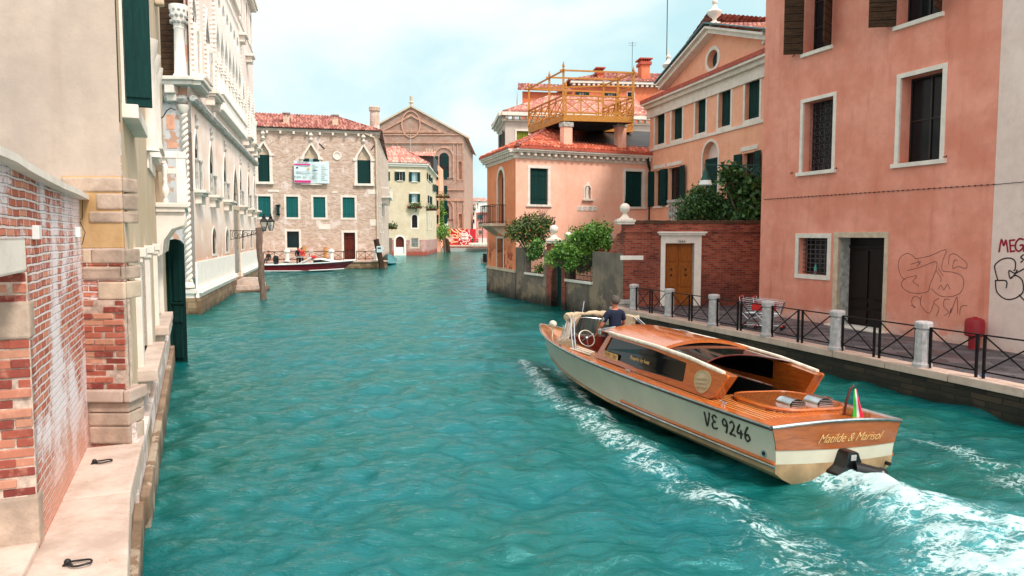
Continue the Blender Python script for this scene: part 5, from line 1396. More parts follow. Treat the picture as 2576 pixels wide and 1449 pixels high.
m.build('white_plinth', M['stone_white'], b, FP.M, bevel=.015)
m = MB(); m.box(-.05, FP.L, -.16, .02, -1.5, .749); m.build('footing', M['footing'], b, FP.M)
m = MB(); pts = [(-.3, -.12, zco), (FP.L, -.12, zco)]
def rope(m, p, q, r, n):
    p, q = Vector(p), Vector(q)
    for i in range(n):
        a, c = p.lerp(q, (i + .05) / n), p.lerp(q, (i + .95) / n); m.tube([a, a.lerp(c, .3), a.lerp(c, .7), c], [r * .6, r, r, r * .6], 7)
rope(m, pts[0], pts[1], .2, 56); rm = m.build('rope_moulding', M['stone_grey'], b, FP.M, smooth=True)
# end wall facing the camera
zled = FQ.q('c', 500, 910)[1]; zled2 = FQ.q('c', 450, 1130)[1]
wu0, wu1 = FQ.q('c', 270, 500)[0] - .8, FQ.q('c', 560, 500)[0]; ztop_ = FQ.q('c', 500, 130)[1] + 1.6
eh = shape(wu0, wu1, zled + .02, ztop_, 'round'); eg = [shape(FQ.q('d', 225, 540)[0], FQ.q('d', 262, 540)[0], FQ.q('d', 240, 660)[1], FQ.q('d', 240, 480)[1])]
stucco('palace_end', rgb(206, 202, 200), rgb(190, 180, 176), rgb(150, 120, 106), rgb(196, 150, 126), None, .12, streak=.4)
wall(b, FQ, [(0, -1.5), (FQ.L, -1.5), (FQ.L, HP), (0, HP)], [eh], M['palace_end'], reveal=.3, name='end_wall')
wn = window(b, FQ, (wu0, wu1, zled + .02, ztop_), 'round', fw=.0, rec=.3, mull=None, glass=M['brown_shutter'])
m = MB(); m.lathe([(.3, zled), (.3, zled + .1), (.24, zled + .2), (.2, ztop_ - 2.4), (.24, ztop_ - 2.35), (.2, ztop_ - 2.3), (.3, ztop_ - 1.9), (.34, ztop_ - 1.7), (.38, ztop_ - 1.55), (.38, ztop_ - 1.4)], (FQ.q('c', 505, 600)[0] - .02, -.1, 0), 16); cl = m.build('column', M['stone_white'], b, FQ.M, smooth=True)
m = MB(); cx = FQ.q('c', 505, 600)[0] - .02
for t in range(10):
    for zq in (ztop_ - 2.1, ztop_ - 1.85, ztop_ - 1.62): m.ball((cx + .3 * math.cos(t * .63 + zq * 4), -.1 + .3 * math.sin(t * .63 + zq * 4), zq), .09, 6)
m.build('capital', M['stone_grey'], cl, FQ.M)
m = MB(); m.box(0, FQ.L + .5, -.62, 0, zled - .16, zled); m.box(0, FQ.L + .4, -.5, 0, zled - .34, zled - .161); bl_ = m.build('corner_balcony', M['stone'], b, FQ.M, bevel=.03)
m = MB(); m.box(-.55, 2.0, -.62, 0, zled - .158, zled - .002); m.box(-.45, 1.9, -.5, 0, zled - .338, zled - .163); m.build('corner_balcony_return', M['stone'], b, FP.M, bevel=.03)
m = MB(); x = FQ.L - .75; m.box(x, x + .4, -.5, 0, zled - .7, zled - .341); m.box(x, x + .4, -.3, 0, zled - 1.0, zled - .701); m.build('bracket', M['stone'], b, FQ.M, bevel=.04)
m = MB(); rope(m, (0, -.1, zco), (FQ.L + .1, -.1, zco), .2, 12); m.build('rope_moulding', M['stone_grey'], b, FQ.M, smooth=True)
def spiral(parent, F, u, z0, z1, out_, r=.13):
    m = MB(); n = int((z1 - z0) * 22)
    for s in (0, PI):
        m.tube([(u + r * .6 * math.cos(s + i * .55), -out_ + r * .6 * math.sin(s + i * .55), z0 + (z1 - z0) * i / n) for i in range(n + 1)], r * .62, 6)
    m.lathe([(r * 1.8, z0 - .25), (r * 1.8, z0 - .15), (r * 1.2, z0)], (u, -out_, 0), 10); m.lathe([(r * 1.1, z1), (r * 1.9, z1 + .25), (r * 1.9, z1 + .35)], (u, -out_, 0), 10)
    m.build('spiral_colonnette', M['stone'], parent, F.M, smooth=True)
spiral(b, FQ, FQ.L - .12, zt1 + .3, zco - .6, .05)
m = MB(); tc_ = [(330, 1320, 435, 1480)]
for (sh_, x0, y0, x1, y1) in (('d', 207, 105, 270, 215), ('d', 214, 308, 288, 350), ('d', 225, 482, 262, 525)):
    a = FQ.q(sh_, x0, y0); c = FQ.q(sh_, x1, y1); m = MB(); m.box(a[0], c[0], -.015, .01, c[1], a[1]); m.build('terracotta_patch', M['terracotta'] if 'terracotta' in M else plain('terracotta', rgb(226, 164, 134), .9, sc=3), b, FQ.M)
m = MB(); m.box(0, FQ.L + .1, -.14, .02, .75, zt1 - .201); m.box(0, FQ.L + .2, -.22, .02, zt1 - .2, zt1); m.build('white_plinth', M['stone'], b, FQ.M, bevel=.015)
m = MB(); m.box(0, FQ.L + .16, -.18, .02, -1.5, .749); m.build('footing', M['footing'], b, FQ.M)
m = MB(); m.quad((FP.L, 0, -1), (FP.L, 12, -1), (FP.L, 12, HP), (FP.L, 0, HP)); m.quad((0, 0, HP + .1), (FP.L, 0, HP + .1), (FP.L, 12, HP + .1), (0, 12, HP + .1)); m.build('far_wall', M['palace_white'], b, FP.M)
# far sill balconies that stand against the sky
for (x, y) in ((1225, 400), (1310, 640)):
    u, z = FP.q('c', x, y, .3); u = min(u, FP.L - .8); m = MB(); m.box(u - .7, u + .7, -.6, 0, z - .2, z); m.box(u - .5, u - .2, -.45, 0, z - .6, z - .201); m.box(u + .2, u + .5, -.45, 0, z - .6, z - .201); m.build('sill_balcony', M['stone'], b, FP.M, bevel=.04)

# steps in front of the palace door
o = thing('water_steps', 'rounded white stone steps below the palace door', 'steps', FP.P((dr2[0] + dr2[1]) / 2, 0))
um = (dr2[0] + dr2[1]) / 2
for k, (r, z0, z1) in enumerate(((3.1, -.3, .12), (2.5, .12, .42), (1.9, .42, .72))):
    m = MB(); pts = [(um + r * .95 * math.cos(PI + PI * t / 14), (-.05 - (.6 + r * .42) * abs(math.sin(PI * t / 14)) ** .5)) for t in range(15)]
    m.hprism(pts, z0, z1); m.build('step', M['wet_stone'] if k == 0 else M['ledge'], o, FP.M, bevel=.03)
# wooden mooring post
m = MB(); p0 = on_z(662, 752); p1 = on_Y(650, 573, p0.y + .1)
n = 12; m.tube([p0.lerp(p1, t / n) + Vector((.03 * math.sin(t * 1.3), 0, 0)) - Vector((0, 0, 1.0 if t == 0 else 0)) for t in range(n + 1)], [.17 + .012 * math.sin(t * 2.1) for t in range(n + 1)], 12)
tag(m.build('mooring_post', M['pile'], smooth=True), 'tall weathered wooden mooring post leaning in the water by the palace lamp', 'mooring post')
# wall lantern on scroll bracket
u, z = FP.uz(580, 598); o = thing('wall_lantern', 'black glass lantern pair on an ornate scroll iron bracket above the canal steps', 'street lamp', FP.P(u, z))
Lx = 2.05; Ml = FP.M @ Matrix.Translation((u, 0, z)) @ Matrix.Rotation(-PI / 2, 4, 'Z')   # local x = out over the water
m = MB(); m.tube([(0, 0, .42), (Lx, 0, .42)], .025, 6); m.tube([(0, 0, -.15), (0, 0, .5)], .025, 6)
def curl(cx, cz_, r, t0, t1, n=22): return [(cx + r * (1 - .75 * i / n) * math.cos(t0 + (t1 - t0) * i / n), 0, cz_ + r * (1 - .75 * i / n) * math.sin(t0 + (t1 - t0) * i / n)) for i in range(n + 1)]
for cx, r in ((.3, .24), (.85, .2), (1.35, .15), (1.75, .1)): m.tube(curl(cx, .42 - r, r, PI / 2, PI / 2 + 9), .016, 5); m.tube(curl(cx + r, .42 - r * 1.3, r * .7, -PI / 2, -PI / 2 - 8), .014, 5)
m.tube([(0, 0, -.1), (.5, 0, -.02), (1.1, 0, .15), (Lx - .1, 0, .4)], .02, 6); m.build('scroll_bracket', M['iron'], o, Ml)
for cx, cy in ((Lx - .1, -.25), (Lx + .25, .35)):
    z0 = .45; m = MB()
    for k in range(4):
        a, c = PI / 4 + k * PI / 2, PI / 4 + (k + 1) * PI / 2
        P = lambda r, t, zz: (cx + r * math.cos(t), cy + r * math.sin(t), z0 + zz)
        m.tube([P(.14, a, 0), P(.3, a, .55)], .014, 4); m.tube([P(.14, a, 0), P(.14, c, 0)], .014, 4); m.tube([P(.3, a, .55), P(.3, c, .55)], .018, 4); m.tube([P(.3, a, .55), P(.1, a, .75)], .014, 4); m.quad(P(.29, a, .56), P(.29, c, .56), P(.09, c, .75), P(.09, a, .75))
    m.lathe([(.1, z0 + .75), (.12, z0 + .82), (.05, z0 + .88), (.06, z0 + .95), (.01, z0 + 1.05)], (cx, cy, 0), 8)
    lt = m.build('lantern', M['iron'], o, Ml)
    m = MB()
    for k in range(4):
        a, c = PI / 4 + k * PI / 2, PI / 4 + (k + 1) * PI / 2; m.quad(P(.13, a, .01), P(.13, c, .01), P(.285, c, .54), P(.285, a, .54))
    t = NT('lamp_glass'); t.b.inputs['Transmission Weight'].default_value = .9; M['lamp_glass'] = t.fin((.8, .85, .85), .05)
    m.build('lantern_glass', M['lamp_glass'], lt, Ml)
# ================================================================ END OF THE CANAL
brick('brick_far', rgb(180, 146, 126), rgb(206, 176, 156), rgb(224, 202, 186), rgb(214, 190, 176), bw=.34, bh=.12, plaster=rgb(226, 208, 200), pamt=.08, seed=2, zstain=(.5, 1.4, rgb(150, 90, 70)))
brick('brick_church', rgb(160, 132, 118), rgb(176, 146, 130), rgb(190, 160, 144), rgb(186, 150, 134), bw=.6, bh=.22, dirty=rgb(160, 112, 96), bump=.3)
brick('brick_base', rgb(140, 90, 84), rgb(176, 124, 116), rgb(200, 150, 140), rgb(190, 160, 150), bw=.34, bh=.12, plaster=rgb(190, 150, 140), pamt=.1, zstain=(.4, 1.0, rgb(150, 70, 56)))
stucco('yellow', rgb(210, 192, 164), rgb(200, 180, 150), rgb(190, 160, 116), streak=.3)
plain('church_trim', rgb(196, 150, 128), .9, sc=1.5)
FB_ = Fac((-28.5, 76.5), (-14.5, 80.4)); F = FB_
ZQ2 = .85
b = thing('brick_palace', 'old pinkish brick palace with arched windows and teal shutters at the end of the canal', 'palace', F.a)
f = lambda *a: F.rect('4', *a)
ze = (F.q('4', 130, 268)[1] + F.q('4', 1080, 300)[1]) / 2
ogs = [f(160, 250, 385, 682), f(524, 632, 390, 690), f(938, 1042, 392, 692)]
oz0 = (ogs[0][2] + ogs[2][2]) / 2; oz1 = (ogs[0][3] + ogs[2][3]) / 2; ogs = [(r[0], r[1], oz0, oz1) for r in ogs]
sq = [f(162, 260, 792, 952), f(382, 475, 795, 958), f(594, 688, 800, 962), f(824, 918, 804, 964)]
s0 = sum(r[2] for r in sq) / 4; s1_ = sum(r[3] for r in sq) / 4; sq = [(r[0], r[1], s0, s1_) for r in sq]
bw_ = f(388, 482, 1068, 1196); dd = f(834, 922, 1078, 1282)
dd = (dd[0], dd[1], ZQ2 + .1, dd[3])
out = [(0, -1), (F.L, -1), (F.L, ze), (0, ze)]
wall(b, F, out, [shape(*r, 'ogee') for r in ogs] + [shape(*r) for r in sq + [bw_, dd]], M['brick_far'], reveal=.3)
for i, r in enumerate(ogs):
    w = window(b, F, r, 'ogee', fw=.3, rec=.3, mull=None, frame=M['stone'], sill=.25, sillw=.25, glass=M['stone_warm'])
    zt_ = r[3] - (r[1] - r[0]) * 1.05
    if i != 1:
        m = MB(); m.box(r[0] + .02, r[1] - .02, .2, .28, r[2], zt_); m.build('shutter', M['green_shutter'], w, F.M)
    else:
        m = MB(); m.box(r[0] + .02, r[1] - .02, .2, .28, r[2], zt_); m.build('shutter', M['glass_pale'], w, F.M)
        for a_, c_x in ((r[0] - .1, r[0] + .5), (r[1] - .5, r[1] + .1)):
            m = MB(); m.box(a_, c_x, -.05, .15, r[2] + .1, zt_); m.build('shutter', M['green_shutter'], w, F.M)
    m = MB(); c = (r[0] + r[1]) / 2; m.lathe([(.1, r[3] + .3), (.22, r[3] + .5), (.1, r[3] + .7), (.26, r[3] + .95), (.16, r[3] + 1.2), (.02, r[3] + 1.4)], (c, -.1, 0), 8)
    m.build('carved_finial', M['stone'], w, F.M, smooth=True)
    for x in (r[0] - .45, r[1]): m = MB(); m.box(x, x + .45, -.12, 0, zt_ - .1, zt_ + .15); m.build('impost', M['stone'], w, F.M)
for r in sq: window(b, F, r, fw=.22, rec=.2, shut='closed', shutmat=M['teal_shutter'])
wn = window(b, F, bw_, fw=.22, rec=.3, mull=None, glass=M['glass_teal']); bars(wn, F, bw_, .1, 8, 8, .03)
wn = window(b, F, dd, fw=.25, rec=.3, mull=None, glass=M['brown_door'], name='door')
m = MB(); mid = (dd[0] + dd[1]) / 2
for a, c in ((dd[0] + .1, mid - .05), (mid + .05, dd[1] - .1)):
    for p, q in ((.05, .3), (.36, .74)): m.box(a, c, .24, .3, dd[2] + (dd[3] - dd[2]) * p, dd[2] + (dd[3] - dd[2]) * q)
m.box(dd[0], dd[1], .22, .3, dd[3] - .62, dd[3] - .52); m.build('door_panel', M['brown_door'], wn, F.M, bevel=.02)
for (x, y, w_s, h_s) in ((680, 1032, 96, 44), (762, 762, 44, 14), (280, 752, 90, 18), (1070, 1000, 70, 50), (1060, 760, 80, 40)):
    a = F.q('4', x - w_s / 2, y - h_s / 2); c = F.q('4', x + w_s / 2, y + h_s / 2); m = MB(); m.box(a[0], min(c[0], F.L), -.04, .05, c[1], a[1]); m.build('stone_tablet', M['stone'], b, F.M, bevel=.02)
u, z = F.q('4', 781, 475); m = MB(); m.ring([(u + .32 * math.cos(t * PI / 10), z + .32 * math.sin(t * PI / 10)) for t in range(20)], [(u + .46 * math.cos(t * PI / 10), z + .46 * math.sin(t * PI / 10)) for t in range(20)], -.08, .02, .02)
m.poly([(u + .33 * math.cos(t * PI / 10), z + .33 * math.sin(t * PI / 10)) for t in range(20)], (), -.02); m.build('roundel', M['stone'], b, F.M)
u, z = F.q('4', 318, 890); m = MB(); m.box(u - .15, u + .15, -.5, -.1, z - .55, z + .3); m.box(u - .25, u + .25, -.6, -.05, z + .3, z + .4); m.box(u - .2, u + .2, -.4, 0, z - .7, z - .56)
tag(m.build('wall_lamp', M['green_shutter'], None, F.M, bevel=.02), 'small dark green box lamp on the brick palace wall', 'lamp')
m = MB(); m.box(0, F.L + .3, -.12, .1, ze - .12, ze + .06); m.box(0, F.L + .35, -.3, .1, ze + .061, ze + .22); m.build('cornice', M['stone'], b, F.M)
m = MB(); n = 60
for k in range(n): x = F.L * k / n; m.box(x, x + .13, -.2, .05, ze - .02, ze + .06 - .001)
for k in range(11): x = F.L * (k + .5) / 11; m.box(x - .1, x + .1, -.4, .05, ze - .4, ze - .121)
m.build('dentils', M['stone'], b, F.M)
m = MB(); e = ze + .24
A = F.P(0, e, .5); B = F.P(F.L + .5, e, .5); C = F.P(F.L - 4.2, e + 2.1, -4.5); D = F.P(0, e + 2.1, -4.5)
tile_plane(m, A, B, C, D, tw=.3, th=.5, n=6, r=.1)
S1 = Vector((-18.6, 112, e)); tile_plane(m, B, S1, S1 + Vector((-4, -1, 2.2)), C, tw=.35, th=.6, n=4, r=.1)
rf = build_tiles(m, 'roof', M['tiles_red'], b)
m = MB(); m.add([A - Vector((0, 0, .1)), B - Vector((0, 0, .1)), C - Vector((0, 0, .1)), D - Vector((0, 0, .1))], [(0, 1, 2, 3)]); m.build('roof_deck', M['dark_wood'], rf)
for (x, y0, y1) in ((384, 262, 172), (766, 275, 188)):
    u = F.q('4', x, y0, -1)[0]; a = F.q('4', x, y0, -1)[1]; c = F.q('4', x, y1, -1)[1]; m = MB(); m.box(u - .3, u + .3, .8, 1.5, a - .5, c); ch = m.build('chimney', M['stone_warm'], rf, F.M)
    m = MB(); m.box(u - .42, u + .42, .7, 1.6, a - .1, a + .1); m.box(u - .28, u - .2, .85, 1.45, c, c + .35); m.box(u + .2, u + .28, .85, 1.45, c, c + .35); m.box(u - .4, u + .4, .7, 1.6, c + .351, c + .47); m.build('chimney_cap', M['stone_grey'], ch, F.M)
u = F.q('4', 1075, 240, -2)[0]; a = F.q('4', 1075, 300, -2)[1]; c = F.q('4', 1075, 130, -2)[1]; m = MB(); m.lathe([(.55, a - .5), (.5, c - .2), (.5, c), (.62, c + .05), (.62, c + .45), (.5, c + .5)], (u, 2.0, 0), 12); m.build('round_chimney', M['brick_far'], rf, F.M)
m = MB(); u, z = F.q('4', 1082, 350); uu, zz = F.q('4', 1100, 1130); m.tube([(u - 1.2, -.3, z + .6), (u - .2, -.2, z + .2), (u, -.12, z - .3), (uu - .05, -.12, zz)], .1, 8); m.build('downpipe', M['stone_warm'], b, F.M, smooth=True)
for p in (((640, 380), (682, 422)), ((1045, 430), (1072, 395))):
    m = MB(); a, c = F.q('4', *p[0]), F.q('4', *p[1]); m.tube([(a[0], -.05, a[1]), (c[0], -.05, c[1])], .05, 5); m.build('wall_anchor', M['iron'], b, F.M)
FS = Fac((-14.5, 80.4), (-18.9, 114)); 
sd_ = [FS.rect('4', 1112, 1119, 880, 985), FS.rect('4', 1128, 1134, 850, 950), FS.rect('4', 1140, 1144, 1080, 1200), FS.rect('4', 1118, 1125, 1080, 1190)]
ze2 = ze
wall(b, FS, [(0, -1), (FS.L, -1), (FS.L, ze2), (0, ze2)], [shape(*r) for r in sd_], M['brick_far'], reveal=.3, name='canal_wall')
for r in sd_: window(b, FS, r, fw=.15, rec=.3, mull=None)
u = FS.q('4', 1128, 790)[0]; z = FS.q('4', 1128, 790)[1]
m = MB(); m.box(u, u + 8, -1.1, 0, z - .2, z); m.box(u, u + 8, -1.1, -.95, z + .9, z + 1.05); m.box(u, u + .15, -1.1, 0, z + .9, z + 1.05)
for k in range(20): m.lathe([(.06, z), (.1, z + .3), (.05, z + .5), (.1, z + .75), (.06, z + .9)], (u + .1 + k * .4, -1.02, 0), 6)
for k in range(3): m.box(u + .5 + 3 * k, u + .9 + 3 * k, -.8, 0, z - .9, z - .201)
m.build('balcony', M['stone'], b, FS.M)
# banner
u0_, z0_ = F.q('4', 445, 690); u1_, z1_ = F.q('4', 716, 522)
def banner_xy(u, z): return (u, -.35 + .05 * math.sin(u * 2.3 + z), z)
m = MB(); nx, nz_ = 16, 10; vs = []
for j in range(nz_ + 1):
    for i in range(nx + 1): s = i / nx; t = j / nz_; vs.append(banner_xy(u0_ + (u1_ - u0_) * s, z0_ + (z1_ - z0_) * t - .1 * math.sin(PI * s) * (1 if j == nz_ else .4) * t))
m.add(vs, [(j * (nx + 1) + i, j * (nx + 1) + i + 1, (j + 1) * (nx + 1) + i + 1, (j + 1) * (nx + 1) + i) for j in range(nz_) for i in range(nx)])
plain('banner_white', rgb(208, 226, 228), .8, var=.04, bump=.3, sc=2); plain('magenta', rgb(214, 40, 130), .7, bump=0); plain('print_grey', rgb(120, 136, 140), .8, bump=0); plain('print_dark', rgb(30, 40, 46), .8, bump=0); plain('yellow_paint', rgb(240, 190, 40), .7, bump=0)
bn = m.build('banner', M['banner_white'], None, F.M, smooth=True); tag(bn, 'white printed banner with pink stripes hanging under the middle arched window', 'banner')
W = u1_ - u0_; Hh = z1_ - z0_
def bq(m, s0, s1, t0, t1):
    m.box(u0_ + W * s0, u0_ + W * s1, -.425, -.42, z0_ + Hh * t0, z0_ + Hh * t1)
m = MB(); bq(m, .01, .46, .8, .86); bq(m, .01, .47, .02, .12); m.build('pink_stripe', M['magenta'], bn, F.M)
m = MB()
for k in range(9): bq(m, .52, .52 + .18 * (.7 + .3 * math.sin(k * 3)), .2 + k * .075, .215 + k * .075)
for k in range(9): bq(m, .77, .77 + .19 * (.7 + .3 * math.cos(k * 2)), .14 + k * .08, .155 + k * .08)
for k in range(2): bq(m, .05, .45, .42 + k * .07, .44 + k * .07)
m.build('printed_lines', M['print_grey'], bn, F.M)
text3d('phone_number', '+39 041 241 1149', .33, M['print_grey'], bn, on_wall(F, u0_ + W * .24, z0_ + Hh * .22, .43))
text3d('heading', 'VENTEN', .3, M['print_dark'], bn, on_wall(F, u0_ + W * .25, z0_ + Hh * .88, .43))
m = MB(); bq(m, .06, .12, .66, .71); bq(m, .53, .63, .57, .6); m.build('printed_mark', M['print_dark'], bn, F.M)
m = MB(); bq(m, .38, .43, .62, .7); m.build('yellow_mark', M['yellow_paint'], bn, F.M)
# quay in front
Fq2 = Fac((-30, 73.2), (-13.3, 78.6))
m = MB(); m.hprism([(-32, 72.7), (-13.2, 78.3), (-14.3, 80.6), (-32, 77)], -1.5, ZQ2 - .16); struct(m.build('quay_far_wall', M['footing']))
m = MB(); m.hprism([(-32, 72.5), (-13.1, 78.2), (-14.2, 80.5), (-32, 76.9)], ZQ2 - .159, ZQ2); struct(m.build('quay_far', M['quay_stone'], bevel=.02))

# ---- yellow house ----
F = Fac((-25.5, 127.4), (-15.1, 130.6)); FY = F
b = thing('yellow_house', 'tall cream yellow house with small green shuttered windows and ivy at its corner', 'house', F.b)
f = lambda *a: F.rect('4', *a)
ze = F.q('4', 1300, 545)[1]; zbk = F.q('4', 1300, 1135)[1]
top_ = [f(1133, 1173, 600, 668), f(1252, 1292, 602, 670), f(1365, 1408, 605, 678), f(1160, 1172, 768, 836), f(1365, 1408, 775, 842)]
arw = f(1366, 1409, 938, 1040); drw = f(1240, 1305, 1108, 1238); gw = f(1362, 1414, 1122, 1190); lw = f(1132, 1178, 945, 1040)
drw = (drw[0], drw[1], .35, drw[3])
wall(b, F, [(0, -1), (F.L, -1), (F.L, ze), (0, ze)], [shape(*r) for r in top_ + [gw]] + [shape(*arw, 'round'), shape(*drw, 'round')], M['yellow'], reveal=.35)
m = MB(); m.box(0, drw[0] - .35, -.05, .02, -1, zbk); m.box(drw[1] + .35, gw[0] - .3, -.05, .02, -1, zbk); m.box(gw[0] - .299, gw[1] + .3, -.05, .02, -1, gw[2] - .3); m.box(gw[1] + .301, F.L + .05, -.05, .02, -1, zbk); m.build('brick_base', M['brick_base'], b, F.M)
for r in top_:
    r = r; w = window(b, F, r, fw=0, rec=.3, mull=(1, 0), mullmat=M['white_paint'], sill=.15, shut='open', glass=M['glass_pale'] if r is not top_[1] else M['glass_dark'])
    m = MB(); m.box(r[0] - .4, r[1] + .4, -.1, .02, r[3] + .05, r[3] + .25); m.build('lintel', M['stone'], w, F.M)
window(b, F, arw, 'round', fw=.22, rec=.3, mull=(1, 3)); wn = window(b, F, gw, fw=.25, rec=.3, mull=None, frame=M['stone_warm'], glass=M['glass_teal']); bars(wn, F, gw, .05, 9, 1, .05, mat='stone_grey')
wn = window(b, F, drw, 'round', fw=.35, rec=.3, mull=None, glass=M['brown_door'], name='door')
m = MB(); m.box(drw[0], drw[1], .2, .29, drw[2], drw[2] + 1.1); m.build('flood_board', M['white_paint'], wn, F.M)
FZ = Fac((-15.1, 130.6), (-16.3, 166)); zs = ze
dd2 = [FZ.rect('4', 1486, 1496, 615, 665), FZ.rect('4', 1502, 1512, 640, 680), FZ.rect('4', 1494, 1504, 790, 850), FZ.rect('4', 1508, 1514, 795, 860), FZ.rect('4', 1530, 1536, 700, 760), FZ.rect('4', 1486, 1490, 930, 1050), FZ.rect('4', 1502, 1506, 940, 1050), FZ.rect('4', 1516, 1519, 945, 1050), FZ.rect('4', 1545, 1550, 700, 760)]
wall(b, FZ, [(0, -1), (FZ.L, -1), (FZ.L, zs), (0, zs)], [shape(*r) for r in dd2], M['yellow'], reveal=.35, name='canal_wall')
for k, r in enumerate(dd2): window(b, FZ, r, fw=.1, rec=.3, mull=None, shut='open' if k in (0, 1, 2, 3, 4, 8) else None, sill=.1)
m = MB(); m.box(0, FZ.L, -.06, .02, -1, zbk); m.build('brick_base', M['brick_base'], b, FZ.M)
m = MB(); m.box(0, F.L + .5, -.5, .05, ze, ze + .25); m.box(0, F.L + .3, -.3, .05, ze - .35, ze - .001); m.build('cornice', M['stone'], b, F.M)
m = MB(); m.box(0, FZ.L, -.45, .05, ze, ze + .25); m.build('cornice', M['stone'], b, FZ.M)
m = MB(); e = ze + .28; A = F.P(0, e, .6); B = F.P(F.L + .5, e, .6); C = Vector((-20.5, 136, e + 3.6)); tile_plane(m, A, B, C, C - Vector((1.5, 0, 0)), tw=.5, th=.8, n=4, r=.14)
S1 = Vector((-16, 150, e)); tile_plane(m, B, S1, Vector((-20.5, 145, e + 3.4)), C, tw=.5, th=.8, n=4, r=.14); build_tiles(m, 'roof', M['tiles_pale'], b)
# roof things behind the yellow house
def pt(sh, x, y, Y): return on_Y(*Q(sh, x, y), Y)
b = thing('roof_shed', 'dark timber roof shed and scaffold behind the yellow house roof', 'roof hut', pt('4', 1420, 500, 142))
a = pt('4', 1335, 495, 142); c = pt('4', 1535, 540, 142); pk = pt('4', 1440, 425, 142)
m = MB(); m.box(a.x, c.x, 142, 150, c.z - 1, a.z + .4); m.build('shed_wall', M['dark_wood'], b)
m = MB(); tile_plane(m, (a.x - .4, 141.5, a.z + .4), (c.x + .3, 141.5, a.z + .4), (c.x, 146, a.z + 1.6), (a.x, 146, a.z + 1.6), tw=.5, th=.7, n=4, r=.12); build_tiles(m, 'roof', M['tiles_pale'], b)
m = MB(); m.add([(a.x + 1, 147, a.z + 1), (pk.x, 147, pk.z), (pk.x + .4, 147, pk.z - 1.2), (a.x + 3, 147, a.z + 1.2), (a.x + 1, 149, a.z + 1), (pk.x, 149, pk.z), (pk.x + .4, 149, pk.z - 1.2), (a.x + 3, 149, a.z + 1.2)], [(0, 3, 2, 1), (4, 5, 6, 7), (0, 1, 5, 4), (1, 2, 6, 5), (2, 3, 7, 6)]); m.build('gable', M['dark_wood'], b)
m = MB()
for x in (1480, 1500, 1525): p = pt('4', x, 420, 143); m.tube([p, (p.x, 143, a.z - 1)], .07, 5)
for y in (430, 470, 510): p = pt('4', 1475, y, 143); q = pt('4', 1530, y + 4, 143); m.tube([p, q], .06, 5)
m.build('scaffold', M['stone_warm'], b)
p = pt('4', 1355, 310, 143); m = MB(); m.tube([p, (p.x, 143, p.z - 9)], .06, 5); tag(m.build('flag_pole', M['stone_grey']), 'thin pale pole rising in front of the brick hall gable', 'pole')
# row of buildings running back behind the yellow house
b = thing('terrace_house', 'narrow orange pink house seen edge on beyond the yellow house', 'house', (-16.8, 160, 0))
a = pt('4', 1540, 620, 160); c = pt('4', 1592, 1220, 160)
m = MB(); m.box(a.x - 3, c.x - .1, 158, 168, -1, pt('4', 1560, 560, 160).z); m.build('wall', M['peach'], b)
m = MB()
for k in range(5):
    for j in range(2): zz = 6 + k * 3.1; m.box(a.x + .4 + j * 1.9, a.x + 1.1 + j * 1.9, 157.85, 157.99, zz, zz + 1.8)
m.build('windows', M['green_shutter'], b)
# ---- big brick hall ----
Yc = 176.0
F = Fac((-37.5, Yc), (pt('4', 1775, 700, Yc).x, Yc)); FC = F
ap = F.q('4', 1360, 92); el = F.q('4', 1775, 318)
b = thing('brick_hall', 'huge bare brick hall with a wide gable rising behind the houses', 'church', (F.b.x, Yc, 0))
u0 = 2 * ap[0] - F.L
out = [(u0, -1), (F.L, -1), (F.L, el[1]), ap, (u0, el[1])]
w1 = F.rect('4', 1580, 1656, 452, 646); w2 = F.rect('4', 1592, 1656, 856, 968); w3 = F.rect('4', 1090, 1152, 440, 620)
ni1 = F.rect('4', 1732, 1756, 520, 660); ni2 = F.rect('4', 1732, 1760, 930, 1040)
wall(b, F, out, [shape(*w1, 'round'), shape(*w2, 'round'), shape(*w3, 'round'), shape(*ni1, 'round'), shape(*ni2, 'round')], M['brick_church'], reveal=.8)
for r in (w1, w2, w3):
    wn = window(b, F, r, 'round', fw=0, rec=.7, mull=None, glass=M['glass_teal']); bars(wn, F, (r[0], r[1], r[2], r[3] - .8), .5, 5, 9, .12)
    m = MB(); o_ = shape(r[0] - 1.3, r[1] + 1.3, r[2] - .2, r[3] + 1.5, 'round'); i_ = shape(r[0] - .9, r[1] + .9, r[2] - .2, r[3] + 1.1, 'round'); m.ring(i_, o_, -.25, .02, .02); m.build('arch_band', M['church_trim'], wn, F.M)
for r in (ni1, ni2): window(b, F, r, 'round', fw=.2, rec=.6, mull=None, frame=M['church_trim'], glass=M['church_trim'], name='niche')
m = MB()
def strip(x0, x1, y0, y1, p=.3): a = F.q('4', x0, y0); c = F.q('4', x1, y1); m.box(a[0], c[0], -p, .02, c[1], a[1])
for q in ((1090, 1765, 372, 380), (1090, 1765, 308, 316), (1110, 1620, 290, 297), (1590, 1785, 738, 746), (1595, 1785, 815, 830)): strip(*q)
for x in (1215, 1250, 1535, 1690, 1720, 1762): strip(x, x + 8, 382, 670, .2)
for x in (1690, 1722, 1768): strip(x, x + 8, 832, 1050, .2)
m.build('pilaster_strips', M['church_trim'], b, F.M)
m = MB(); strip(1090, 1765, 317, 371, .1); m.build('brick_band', M['brick_church'], b, F.M)
m = MB(); tri = [F.q('4', *q) for q in ((1115, 292), (1360, 150), (1610, 292))]; tri2 = [F.q('4', *q) for q in ((1150, 280), (1360, 168), (1575, 280))]
m.ring([tri2[0], tri2[2], tri2[1]], [tri[0], tri[2], tri[1]], -.3, .02, .02); cu, cz_ = F.q('4', 1360, 230)
